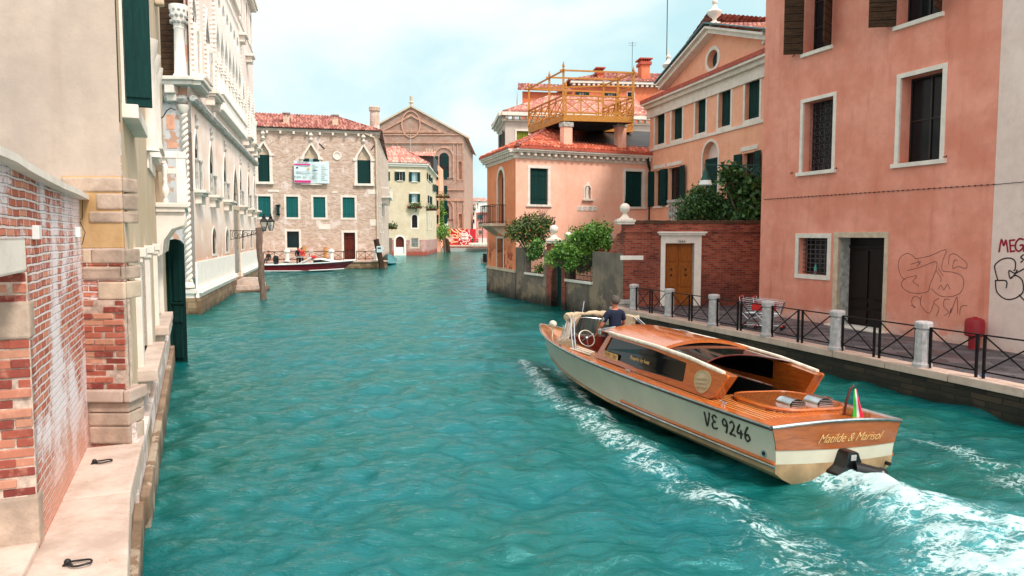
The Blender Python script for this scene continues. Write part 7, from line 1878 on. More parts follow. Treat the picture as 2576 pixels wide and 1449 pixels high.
# ivy on the yellow house
def P4(x, y, Y): return tuple(on_Y(*Q('4', x, y), Y))
cl = [(*P4(1583 + (k % 2) * 6, 830 + k * 22, 160), 1.15) for k in range(12)] + [(*P4(1590, 1070, 159), 2.2), (*P4(1588, 1090, 159), 1.8), (*P4(1585, 1050, 159), 1.7)]
o = thing('ivy', 'bright green ivy hanging down the far house corner', 'ivy', P4(1585, 1120, 159)); foliage('leaves', M['leaf_bright'], o, cl, 3500, .45, 7, .8)
for k, (x, y, Y, s, lab) in enumerate(((1388, 866, 129.4, 1.0, 'window box of dark plants below the middle window of the yellow house'), (1505, 884, 131, 1.1, 'window box with trailing plants on the canal side of the yellow house'), (1590, 788, 156, 1.6, 'balcony of green pot plants above the ivy'), (1192, 1025, 112, .9, 'potted plant leaning out from the brick palace side wall'))):
    p = P4(x, y, Y); o = thing('window_box', lab, 'window box', p, group='window boxes with plants'); m = MB(); m.box(p[0] - s * 1.2, p[0] + s * 1.2, p[1] - .2, p[1] + .3, p[2] - .5, p[2] - .1); m.build('trough', M['brown_door'], o)
    foliage('plants', M['leaf_olive'], o, [(p[0] - s * .6, p[1], p[2], s * .5), (p[0] + s * .1, p[1], p[2] + .1, s * .5), (p[0] + s * .7, p[1], p[2], s * .5)], 260, .3, 8 + k, .3)
# ================================================================ BOATS AND PEOPLE
plain('hull_cream', rgb(196, 188, 168), .35, var=.05, bump=.02, sc=1.2, spec=.5)
plain('antifoul', rgb(166, 134, 98), .5, var=.15, sc=3)
def varnish(key, a, c, plank=0, seam=None, pax=0):
    wood(key, a, c, .22, (9, 1, 9), plank=plank, coat=.9, bump=.03, pax=pax, seam=seam); return M[key]
varnish('varnish', rgb(176, 82, 24), rgb(214, 116, 44)); varnish('varnish_roof', rgb(184, 80, 20), rgb(226, 124, 44)); varnish('varnish_dark', rgb(140, 66, 20), rgb(176, 96, 36))
varnish('deck_planks', rgb(176, 76, 22), rgb(208, 106, 40), .075, (rgb(236, 184, 110), .13)); varnish('hatch_planks', rgb(126, 44, 16), rgb(166, 66, 26), .07, (rgb(222, 150, 80), .13))
plain('mahogany', rgb(92, 26, 16), .3, bump=.05); plain('cream_trim', rgb(232, 218, 200), .3, bump=0); plain('cream_vent', rgb(188, 164, 124), .5); plain('canvas', rgb(188, 166, 138), .95, bump=.5, sc=5); plain('navy_cloth', rgb(16, 26, 52), .9, bump=.3); plain('black_plastic', rgb(16, 16, 18), .3, bump=.05)
plain('skin', rgb(196, 118, 92), .6, bump=.05); plain('grey_hair', rgb(92, 82, 76), .9, bump=1, sc=30); plain('dark_hair', rgb(36, 26, 22), .8, bump=.5); plain('leather_cream', rgb(214, 204, 206), .5)
plain('gold_leaf', rgb(220, 182, 116), .4, bump=0); plain('ink', rgb(40, 32, 26), .5, bump=0)
BH = -.405; BL, BB, ZS = 10.2, 1.31, .73
Rz = Matrix.Rotation(-BH, 4, 'Z'); BM = Matrix.Translation((4.79, 10.66, ZS)) @ Rz @ Matrix.Rotation(.012, 4, 'X') @ Matrix.Rotation(.058, 4, 'Y')
def bw(t): return (1 - .03 * (1 - t / .4) ** 2) if t < .4 else max(0.0, 1 - ((t - .4) / .6) ** 2.5)
def sheer(t): return .02 + .22 * t * t
def hull_pt(t, k, L, B, D, rake=.8, sh=sheer):
    """k 0 gunwale, 1 chine, 2 keel -> local point on the right hand side"""
    b = B * bw(t); zg = sh(t); zc = -D * .72 + .42 * D * max(0, t - .45); zk = zc - D * .53 * max(0, 1 - t) ** .5
    if k <= 1: x = b * (1 - (.1 + .5 * max(0, t - .3) ** 1.3) * k - .03 * math.sin(PI * k)); z = zg + (zc - zg) * k
    else: kk = k - 1; bc = b * (1 - .1 - .5 * max(0, t - .3) ** 1.3); x = bc * (1 - kk ** 1.3); z = zc + (zk - zc) * kk
    y = L * t - rake * max(0, (zg - z)) * max(0, (t - .55) / .45) ** 1.5
    return x, y, z
def hull_mesh(L, B, D, k0, k1, name, mat, parent, Mx, nT=46, nK=12, off=0.0, rake=.8, sh=sheer):
    m = MB(); n = nK + 1; vs = []
    for s in (1, -1):
        for i in range(nT + 1):
            t = 1 - (1 - i / nT) ** 1.0
            for j in range(n):
                x, y, z = hull_pt(t, k0 + (k1 - k0) * j / nK, L, B, D, rake, sh); vs.append((s * (x + off), y, z))
    fs = []
    for h in (0, 1):
        o = h * (nT + 1) * n
        for i in range(nT):
            for j in range(nK):
                q = (o + i * n + j, o + (i + 1) * n + j, o + (i + 1) * n + j + 1, o + i * n + j + 1); fs.append(q if h else q[::-1])
    m.add(vs, fs); return m.build(name, mat, parent, Mx, smooth=True)
taxi = thing('water_taxi', 'varnished wood and cream water taxi speeding away, name lettered on its stern', 'motorboat', BM.translation); taxi.matrix_world = BM; taxi.matrix_basis = BM; WM[taxi.name] = BM.copy()
T = lambda mb, name, mat, par=taxi, **k: mb.build(name, M[mat], par, BM, **k)
D = .9
hull = hull_mesh(BL, BB, D, 0, .9, 'hull', M['hull_cream'], taxi, BM); hull_mesh(BL, BB, D, .9, 2, 'hull_bottom', M['antifoul'], hull, BM)
zc0, zk0 = hull_pt(0, 1, BL, BB, D)[2], hull_pt(0, 2, BL, BB, D)[2]
def tp(k): x, y, z = hull_pt(0, k, BL, BB, D); return x, z
def trans(k0, k1, y, name, mat, par):
    m = MB(); P = [tp(k0 + (k1 - k0) * j / 6) for j in range(7)]; nx = 8; vs = []
    for x, z in P:
        for i in range(nx + 1): u = -1 + 2 * i / nx; vs.append((x * u, y - .10 * (1 - u * u), z))
    if k0 == 0: vs[:nx + 1] = [(a, b_, c_ + .085 * (1 - (a / BB) ** 2)) for a, b_, c_ in vs[:nx + 1]]
    m.add(vs, [(j * (nx + 1) + i, (j + 1) * (nx + 1) + i, (j + 1) * (nx + 1) + i + 1, j * (nx + 1) + i + 1) for j in range(6) for i in range(nx)]); return T(m, name, mat, par, smooth=True)
varnish('transom_wood', rgb(142, 66, 18), rgb(184, 98, 36))
M['transom_wood'].node_tree.nodes['Mapping'].inputs['Scale'].default_value = (.8, 8, 10)
trn = trans(0, .5, -.012, 'transom', 'transom_wood', taxi); trans(.5, .8, -.002, 'transom_lower', 'hull_cream', trn); trans(.8, 2, -.002, 'transom_bottom', 'antifoul', trn)
# lettering on the transom, gently slanted script
text3d('name_lettering', 'Matilde & Marisol', .185, M['gold_leaf'], trn, BM @ Matrix.Translation((.10, -.122, -.215)) @ RX, shear=.65, spacing=.95, offset=-.003)
# rubbing strakes and gunwale
def gun(k, t0, t1, r, name, mat, par, off=.0, n=46, sides=(1, -1)):
    for s in sides:
        m = MB(); P = []
        for i in range(n + 1): x, y, z = hull_pt(t0 + (t1 - t0) * i / n, k, BL, BB, D); P.append((s * (x + off), y, z))
        m.tube(P, r, 6); T(m, name, mat, par, smooth=True)
gun(0, 0, 1, .022, 'gunwale_strip', 'chrome', hull, .012); gun(.045, 0, 1, .02, 'gunwale_band', 'mahogany', hull, .008)
gun(.79, 0, .4, .028, 'side_strake', 'varnish', hull, .012); gun(.86, 0, .42, .022, 'chrome_strake', 'chrome', hull, .012); gun(.97, .3, .93, .018, 'chine_rail', 'antifoul', hull, .004)
m = MB(); x, z = tp(0); m.tube([(x * (-1 + 2 * i / 12), -.012 - .115 * (1 - (-1 + i / 6) ** 2), .02 + .085 * (1 - (-1 + i / 6) ** 2)) for i in range(13)], .024, 6); T(m, 'transom_strip', 'chrome', trn, smooth=True)
# deck with openings
WX, WY0, WY1 = .88, 1.75, 5.25; CX, CY0, CY1 = .78, 5.5, 7.8
def deckz(x, y): t = min(1, y / BL); b = max(.05, BB * bw(t)); return sheer(t) + .085 * min(1, b / .9) * max(0, 1 - (x / b) ** 2)
ys = sorted(set([i * BL / 60 for i in range(61)] + [WY0, WY1, CY0, CY1])); nx = 24
for part in ('covering_board', 'deck'):
    m = MB()
    for j in range(len(ys) - 1):
        ya, yb = ys[j], ys[j + 1]; ba, bb = BB * bw(ya / BL), BB * bw(yb / BL); ym = (ya + yb) / 2
        edges = []
        for b in (ba, bb):
            w = .17 if ym > .3 else b * .0 + .17
            inner = max(0, b - w); hole = None
            if WY0 < ym < WY1: hole = WX
            if CY0 < ym < CY1: hole = min(CX * (1 - .3 * ((ya if b == ba else yb) - CY0) / (CY1 - CY0)), inner - .02)
            edges.append((b, inner, hole))
        (b0, i0, h0), (b1, i1, h1) = edges
        for s in (-1, 1):
            if part == 'covering_board': rng_ = [(i0, b0, i1, b1, 3)]
            else: rng_ = [((h0 or 0), i0, (h1 or 0), i1, 6)]
            if part == 'deck' and (ym < .28): continue
            if part == 'covering_board' and ym < .28: rng_ = [(0, b0, 0, b1, 8)]
            for a0, c0_, a1_, c1_, n in rng_:
                for q in range(n):
                    x0, x1_ = a0 + (c0_ - a0) * q / n, a0 + (c0_ - a0) * (q + 1) / n; x3, x2 = a1_ + (c1_ - a1_) * q / n, a1_ + (c1_ - a1_) * (q + 1) / n
                    yo = (lambda xx: -.1 * (1 - (xx / BB) ** 2)) if j == 0 else (lambda xx: 0)
                    P = [(s * x0, ya + yo(x0), deckz(x0, ya)), (s * x1_, ya + yo(x1_), deckz(x1_, ya)), (s * x2, yb, deckz(x2, yb)), (s * x3, yb, deckz(x3, yb))]
                    m.quad(*(P if s > 0 else P[::-1]))
    T(m, part, 'varnish' if part == 'covering_board' else 'deck_planks', taxi if part == 'deck' else taxi, smooth=True)
# interior wells
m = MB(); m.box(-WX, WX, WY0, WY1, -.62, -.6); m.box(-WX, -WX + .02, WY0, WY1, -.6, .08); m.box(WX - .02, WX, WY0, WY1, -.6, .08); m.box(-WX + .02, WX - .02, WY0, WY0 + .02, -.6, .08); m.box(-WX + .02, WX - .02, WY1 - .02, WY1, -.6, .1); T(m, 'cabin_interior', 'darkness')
m = MB(); m.hprism([(-CX, CY0), (CX, CY0), (CX * .7, CY1), (-CX * .7, CY1)], -.42, -.4)
for s in (-1, 1): m.quad((s * CX, CY0, -.4), (s * CX * .7, CY1, -.4), (s * CX * .7, CY1, .26), (s * CX, CY0, .16))
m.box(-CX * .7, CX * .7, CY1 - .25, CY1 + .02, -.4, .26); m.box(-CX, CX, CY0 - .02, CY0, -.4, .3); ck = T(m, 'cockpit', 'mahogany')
m = MB(); m.box(-.6, .6, CY0 + .05, CY0 + .45, -.1, .06); T(m, 'seat', 'leather_cream', ck, bevel=.04)
# hatch
def rr(x0, x1, y0, y1, r, n=6, bulge=0):
    P = []
    for cx, cy, a in ((x1 - r, y0 + r, -PI / 2), (x1 - r, y1 - r, 0), (x0 + r, y1 - r, PI / 2), (x0 + r, y0 + r, PI)):
        P += [(cx + r * math.cos(a + PI / 2 * i / n), cy + r * math.sin(a + PI / 2 * i / n)) for i in range(n + 1)]
    return P
m = MB(); m.hprism(rr(-.74, .74, .42, 1.68, .42), .02, .15); ht = T(m, 'engine_hatch', 'hatch_planks')
m = MB(); P = rr(-.74, .74, .42, 1.68, .42); m.tube([(x, y, .13) for x, y in P], .032, 6, closed=True); T(m, 'hatch_rim', 'varnish', ht, smooth=True)
for x in (-.2, .36):
    m = MB(); n = 10; vs = []
    for y in (0, .3):
        for i in range(n + 1): a = PI * i / n; vs.append((x - .16 * math.cos(a), .62 + y, .15 + (.10) * math.sin(a)))
    m.add(vs, [(i, i + 1, n + 2 + i, n + 1 + i) for i in range(n)]); vt = T(m, 'vent_cowl', 'chrome', ht, smooth=True)
    m = MB(); m.add([(x - .15 * math.cos(PI * i / n), .64, .15 + .09 * math.sin(PI * i / n)) for i in range(n + 1)], [tuple(range(n + 1))]); T(m, 'vent_mouth', 'darkness', vt)
    m = MB()
    for k in range(3): w = .14 * math.sqrt(1 - (k / 3.4) ** 2); m.box(x - w, x + w, .6, .63, .16 + k * .028, .172 + k * .028)
    T(m, 'louvre', 'chrome', vt)
# cabin sides: outline in (y, z)
def side(sgn, out, holes, w0, th, name, mat, tilt=.12, par=taxi, taper=.012):
    m = MB(); m.prism(out, 0, th, holes)
    v = []
    for a, d, z in m.v: xx = w0 - d - tilt * (z - .1) - taper * max(0, a - 3.5); v.append((sgn * xx, a, z))
    m.v = v
    if sgn > 0: m.f = [f[::-1] for f in m.f]
    return T(m, name, mat, par)
def rpoly(P, r=.06, n=4):
    out = []; N = len(P)
    for i in range(N):
        p, a, c = Vector(P[i]), Vector(P[i - 1]), Vector(P[(i + 1) % N]); rr_ = r[i] if isinstance(r, (list, tuple)) else r
        u, w = (a - p), (c - p); ru = min(rr_, u.length * .45); rw = min(rr_, w.length * .45); A = p + u.normalized() * ru; C = p + w.normalized() * rw
        out += [tuple((A * (1 - t) ** 2 + p * 2 * t * (1 - t) + C * t * t)) for t in [k / n for k in range(n + 1)]]
    return out
zr = lambda y: .64 + .012 * (y - 2.4)
outl = rpoly([(1.58, .06), (1.28, .50), (2.3, .60), (3.3, zr(3.3)), (5.0, zr(5.0)), (5.4, .13)][::-1], [.1, .06, .02, .05, .14, .05][::-1])
outl = [(a, z) for a, z in outl]
win = rpoly([(2.36, .19), (2.36, .52), (3.4, .59), (4.9, .615), (5.13, .24), (3.8, .17)][::-1], [.06, .03, .03, .02, .12, .12][::-1], 5)
for sgn in (-1, 1):
    cs = side(sgn, outl, [win], 1.06, .05, 'cabin_side', 'varnish')
    side(sgn, win, [], 1.035, .008, 'side_window', 'boat_glass', par=cs)
    box = rpoly([(1.58, .06), (1.30, .49), (2.26, .59), (2.3, .06)][::-1], .03)
    side(sgn, box, [], 1.01, .16, 'coaming_box', 'varnish_dark', par=cs)
    ov = [(1.86 + .21 * math.cos(t * PI / 10) * (1 + .15 * math.sin(t * PI / 10)), .30 + .19 * math.sin(t * PI / 10)) for t in range(20)]
    o2 = [(1.86 + (y - 1.86) * .7, .30 + (z - .30) * .7) for y, z in ov]
    vo = side(sgn, ov, [], 1.08, .03, 'oval_vent', 'cream_vent' if 'cream_vent' in M else 'cream_trim', par=cs); side(sgn, o2, [], 1.083, .01, 'vent_recess', 'canvas', par=vo)
    for k in range(3): z = .22 + k * .07; side(sgn, [(1.73, z), (1.99, z - .03), (1.99, z), (1.73, z + .03)], [], 1.10, .02, 'vent_louvre', 'cream_vent', par=vo)
    m = MB(); P = [(sgn * (1.06 - .12 * .55 - .01 - .012 * max(0, y - 3.5)), y, z + .015) for y, z in [(1.42, .505), (2.3, .60), (3.3, zr(3.3)), (4.2, zr(4.2)), (5.0, zr(5.0))]]
    m.tube(P, .036, 8); T(m, 'roof_rail', 'cream_trim', cs, smooth=True)
    m = MB(); xx = sgn * 1.0; m.tube([(xx, 4.8, .69), (xx, 5.25, .71), (sgn * .88, 5.36, .72), (sgn * .6, 5.38, .76)], .016, 6); m.tube([(sgn * .93, 4.9, .73), (sgn * .93, 5.24, .73)], .012, 5); T(m, 'grab_rail', 'chrome', cs, smooth=True)
# roof
def crown(y0, y1, z0, z1, name, mat, w=.985, c=.15, th=.035, ny=8, nx=16, rear_arc=0.0):
    m = MB(); vs = []
    for lay in (0, 1):
        for j in range(ny + 1):
            for i in range(nx + 1):
                u = -1 + 2 * i / nx; s = j / ny; y = y0 + (y1 - y0) * s + (rear_arc * (1 - u * u) * (1 - s)); ww = w - .012 * max(0, y - 3.5)
                vs.append((u * ww, y, z0 + (z1 - z0) * s + c * (1 - abs(u) ** 2.2) - lay * th))
    n = nx + 1; q = (ny + 1) * n; fs = []
    for j in range(ny):
        for i in range(nx): a = j * n + i; fs.append((a, a + 1, a + n + 1, a + n)); fs.append((q + a + n, q + a + n + 1, q + a + 1, q + a))
    for i in range(nx): fs.append((i, q + i, q + i + 1, i + 1)); a = ny * n + i; fs.append((a + 1, q + a + 1, q + a, a))
    m.add(vs, fs); return T(m, name, mat, smooth=True)
crown(3.25, 5.3, .655, .68, 'cabin_roof', 'varnish_roof')
crown(3.12, 3.26, .66, .67, 'roof_arch', 'varnish', c=.16, th=.06, ny=2)
gl = crown(1.95, 3.14, .585, .64, 'sliding_glass_roof', 'roof_glass' if 'roof_glass' in M else 'boat_glass', w=.92, c=.09, th=.02, rear_arc=.28)
m = MB(); xr_ = [(-.92 + 1.84 * i / 16) for i in range(17)]
m.tube([(x, 1.95 + .28 * (1 - (x / .92) ** 2), .585 + .09 * (1 - abs(x / .92) ** 2.2)) for x in xr_], .014, 6); T(m, 'glass_edge', 'mahogany', gl, smooth=True)
# taxi plate and window script on the port side
FT = Matrix(((0, 1, 0, 0), (-1, 0, 0, 0), (0, 0, 1, 0), (0, 0, 0, 1)))
def port(y, z, x=-.99): return BM @ Matrix.Translation((x, y, z)) @ Matrix.Rotation(-PI / 2, 4, 'Z') @ RX
m = MB(); m.prism(rpoly([(-.27, -.062), (.27, -.062), (.27, .062), (-.27, .062)], .03), -.006, 0); Pm = BM @ Matrix.Translation((-1.035, 4.78, .255)) @ Matrix.Rotation(-PI / 2, 4, 'Z') @ Matrix.Rotation(.02, 4, 'Y')
plt = m.build('taxi_plate', M['gold_leaf'], taxi, Pm); text3d('plate_lettering', 'TAXI · 363', .095, M['mahogany'], plt, Pm @ Matrix.Translation((0, -.008, -.02)) @ RX, spacing=1.1)
m = MB(); m.box(-.2, .2, -.009, -.007, -.045, -.038); m.build('plate_line', M['mahogany'], plt, Pm)
text3d('gold_script', 'Requins by boat', .1, M['gold_leaf'], taxi, port(3.75, .31, -1.035), shear=.35)
# registration VE 9246 brushed on the port side
m = MB()
def hx(y, z):
    t = y / BL; zg = sheer(t); zc = hull_pt(t, 1, BL, BB, D)[2]; k = (zg - z) / (zg - zc); return hull_pt(t, k, BL, BB, D)[0]
G = {'V': [[(0, 1), (.06, .55), (.2, 0), (.42, .5), (.6, 1.05)]], 'E': [[(.62, .85), (.4, 1), (.15, .85), (.2, .6), (.42, .52), (.15, .42), (.05, .2), (.25, 0), (.62, .12)]],
     '9': [[(.5, .75), (.3, .98), (.05, .8), (.08, .55), (.3, .5), (.5, .72), (.48, .4), (.36, .0)]], '2': [[(.05, .8), (.28, 1), (.5, .8), (.35, .45), (.02, .04), (.3, .08), (.58, .02)]],
     '4': [[(.36, 1), (.02, .38), (.58, .36)], [(.42, .62), (.38, 0)]], '6': [[(.42, 1), (.14, .65), (.04, .25), (.28, 0), (.52, .22), (.32, .46), (.08, .3)]], ' ': []}
cx = 0; S_ = .225
for ch in 'VE 9246':
    for st in G[ch]:
        P = []
        for i in range(len(st) - 1):
            p0 = Vector(st[max(i - 1, 0)]); p1 = Vector(st[i]); p2 = Vector(st[i + 1]); p3 = Vector(st[min(i + 2, len(st) - 1)])
            for k in range(4): t = k / 4; P.append(.5 * ((2 * p1) + (p2 - p0) * t + (2 * p0 - 5 * p1 + 4 * p2 - p3) * t * t + (3 * p1 - p0 - 3 * p2 + p3) * t ** 3))
        P.append(Vector(st[-1])); W = []
        for p in P: y = 1.52 - (cx + p.x * S_ * .95 + p.y * .02); z = -.33 + p.y * S_ + .0; W.append((-(hx(y, z) + .003), y, z))
        m.tube(W, [.013 + .006 * abs(math.sin(i * .9)) for i in range(len(W))], 5)
    cx += S_ * (.42 if ch == ' ' else .72)
T(m, 'registration', 'ink', hull)
m = MB(); x = hx(.22, -.42) + .004; m.tube([(-x, .22, -.42), (-x - .012, .22, -.42)], .05, 14); T(m, 'exhaust_port', 'chrome', hull); m = MB(); m.tube([(-x - .005, .22, -.42), (-x - .016, .22, -.42)], .03, 12); T(m, 'exhaust_hole', 'darkness', hull)
# cleats, lights
def cleat(x, y, s=1): 
    z = deckz(x, y); m = MB(); m.tube([(x - .01, y - .09 * s, z + .06), (x, y, z + .055), (x + .01, y + .09 * s, z + .06)], .013, 6); m.tube([(x, y - .03, z - .01), (x, y - .03, z + .055)], .01, 5); m.tube([(x, y + .03, z - .01), (x, y + .03, z + .055)], .01, 5); T(m, 'cleat', 'chrome', smooth=True)
for x, y in ((-1.1, 1.25), (1.1, 1.25), (-1.18, 3.9), (-1.08, 6.9), (-.35, 9.5), (.35, 9.5), (1.0, 7.1)): cleat(x, y)
m = MB(); m.lathe([(.05, 0), (.05, .09), (.06, .1), (.0, .12)], (-.93, 5.42, .6), 12); T(m, 'side_light', 'chrome', smooth=True)
# slatted step pads on the fore side deck
for k in range(3):
    m = MB(); x = -1.06 + k * .1; m.box(x, x + .055, 5.6 + .1 * k, 6.5 + .1 * k, deckz(x, 6.2) + .005, deckz(x, 6.2) + .03); T(m, 'step_slat', 'cream_trim', bevel=.006)
# windscreen, arms, hood
m = MB(); n = 14; base = []; top = []
for i in range(n + 1):
    a = PI * i / n; cxx, cyy = -.92 * math.cos(a), 6.85 + 1.15 * math.sin(a) ** .8; base.append((cxx, cyy, .14 + .05 * math.sin(a))); top.append((cxx * .88, cyy - .33 * math.sin(a) + .05, .70 - .05 * abs(math.cos(a))))
m.add(base + top, [(i, i + 1, n + 2 + i, n + 1 + i) for i in range(n)])
t = NT('screen_glass'); t.b.inputs['Transmission Weight'].default_value = .85; t.b.inputs['IOR'].default_value = 1.1; M['screen_glass'] = t.fin((.45, .6, .6), .05); ws = T(m, 'windscreen', 'screen_glass', smooth=True)
m = MB(); m.tube(base, .03, 6); T(m, 'screen_base', 'cream_trim', ws, smooth=True); m = MB(); m.tube(top, .014, 6); T(m, 'screen_frame', 'chrome', ws, smooth=True)
for i in (3, 5, 9, 11): m = MB(); m.tube([base[i], top[i]], .012, 5); T(m, 'screen_post', 'chrome', ws)
m = MB(); m.add([(-.98, 6.4, .08), (-.95, 7.5, .12), (-.6, 7.9, .16), (-.90, 6.9, .30), (-.92, 6.45, .32)], [(0, 1, 2, 3, 4)]); T(m, 'screen_wing', 'canvas', ws)
for s in (-1, 1):
    for d, w in ((0, .016), (.14, .02)):
        m = MB(); m.tube([(s * .96, 6.35 + d, .13), (s * 1.0, 6.4 + d, .42), (s * .94, 6.55 + d, .66), (s * .84, 6.8 + d, .82)], w, 6); T(m, 'hood_arm', 'chrome', ws, smooth=True)
m = MB(); P = []; rd = []
for i in range(29):
    u = -1 + 2 * i / 28; P.append((u * .97, 6.9 + .42 * (1 - u * u), .79 + .012 * math.sin(i * 1.1) + .05 * (1 - u * u))); rd.append(.06 + .02 * math.sin(i * .45 + .6) + .008 * math.sin(i * 2.3))
m.tube(P, rd, 9); hd = T(m, 'folded_hood', 'canvas', smooth=True)
for s, x0 in ((-1, -.9), (1, .88)):
    m = MB(); m.add([(x0, 6.9, .80), (x0 * .4, 7.25, .84), (x0 * .55, 7.25, .66), (x0 * .72, 7.1, .50), (x0 * .95, 6.85, .60)], [(0, 1, 2, 3, 4)] if s < 0 else [(4, 3, 2, 1, 0)]); T(m, 'hood_drape', 'canvas', hd)
m = MB(); m.ball((-.74, 8.0, .5), .09, 10, (1, 1.3, 1)); m.tube([(-.74, 8.0, .12), (-.74, 8.0, .45)], .015, 5); T(m, 'searchlight', 'cream_trim', smooth=True)
m = MB(); m.tube([(-.35, 7.3, .8), (-.26, 7.4, 1.12)], .008, 5); m.tube([(-.6, 7.2, .8), (-.6, 7.2, .92)], .008, 5); T(m, 'aerial', 'chrome')
# wheel and dash
wc = Vector((-.38, 6.95, .30)); tl = Vector((0, -.85, .5)).normalized(); ax = Vector((1, 0, 0)); ay = tl.cross(ax)
m = MB(); m.tube([wc + ax * .2 * math.cos(k * PI / 10) + ay * .2 * math.sin(k * PI / 10) for k in range(20)], .013, 7, closed=True); sw = T(m, 'steering_wheel', 'cream_trim', smooth=True)
m = MB(); m.ball(wc, .05, 10); [m.tube([wc, wc + ax * .23 * math.cos(a) + ay * .23 * math.sin(a)], .01, 5) for a in (.5, 2.6, 4.7)]; m.tube([wc, wc + Vector((.0, .5, -.3))], .03, 8); T(m, 'wheel_hub', 'chrome', sw, smooth=True)
# flag
m = MB(); fb = Vector((.26, .16, .05)); m.tube([fb, fb + Vector((.0, -.02, .25)), fb + Vector((.03, -.05, .46)), fb + Vector((.09, -.06, .5))], .018, 7); fs_ = T(m, 'flag_staff', 'mahogany', smooth=True)
for k, (c, x0, x1) in enumerate((('flag_green', 0, 1), ('flag_white', 1, 2), ('flag_red', 2, 3))):
    if c not in M: plain(c, [rgb(60, 160, 50), rgb(214, 214, 214), rgb(214, 40, 76)][k], .8, bump=.2)
    m = MB(); n = 10; vs = []
    for j in range(n + 1):
        s = j / n
        for e in (0, 1, 2, 3):
            w = (x0 + (x1 - x0) * e / 3) / 3; drop = s * .62; sp = .03 + .11 * s
            vs.append((fb.x + .09 + (w - .35) * sp * 1.6 + .10 * s * w * 1.3, fb.y - .08 - .035 * math.sin(e * 2.2 + k * 2 + s * 3) * s - .05 * s, fb.z + .46 - drop + (.10 * (1 - w) if s > .8 else 0) * (s - .8) * 5))
    m.add(vs, [(j * 4 + e, j * 4 + e + 1, j * 4 + e + 5, j * 4 + e + 4) for j in range(n) for e in range(3)]); T(m, ['green_stripe', 'white_stripe', 'red_stripe'][k], c, fs_, smooth=True)
# stern drive
m = MB(); z0 = -.32
m.prism([(-.30, z0 - .42), (.42, z0 - .42), (.44, z0 - .30), (.2, z0 - .20), (.10, z0 - .02), (.06, z0), (-.07, z0), (-.10, z0 - .04), (-.16, z0 - .22), (-.28, z0 - .3)], -.30, -.08); sd_ = T(m, 'stern_drive', 'black_plastic', bevel=.03)
m = MB(); m.tube([(.02, -.28, z0 - .26), (.4, -.42, z0 - .32)], [.13, .1], 12); m.ball((.42, -.42, z0 - .33), .12, 10); T(m, 'drive_leg', 'black_plastic', sd_, smooth=True)
m = MB(); m.box(-.05, .05, -.31, -.295, z0 - .12, z0 - .04); T(m, 'badge', 'stone_grey', sd_)
m = MB(); m.tube([(1.0, -.02, -.62), (1.0, -.1, -.62)], .03, 8); T(m, 'outlet_pipe', 'iron')

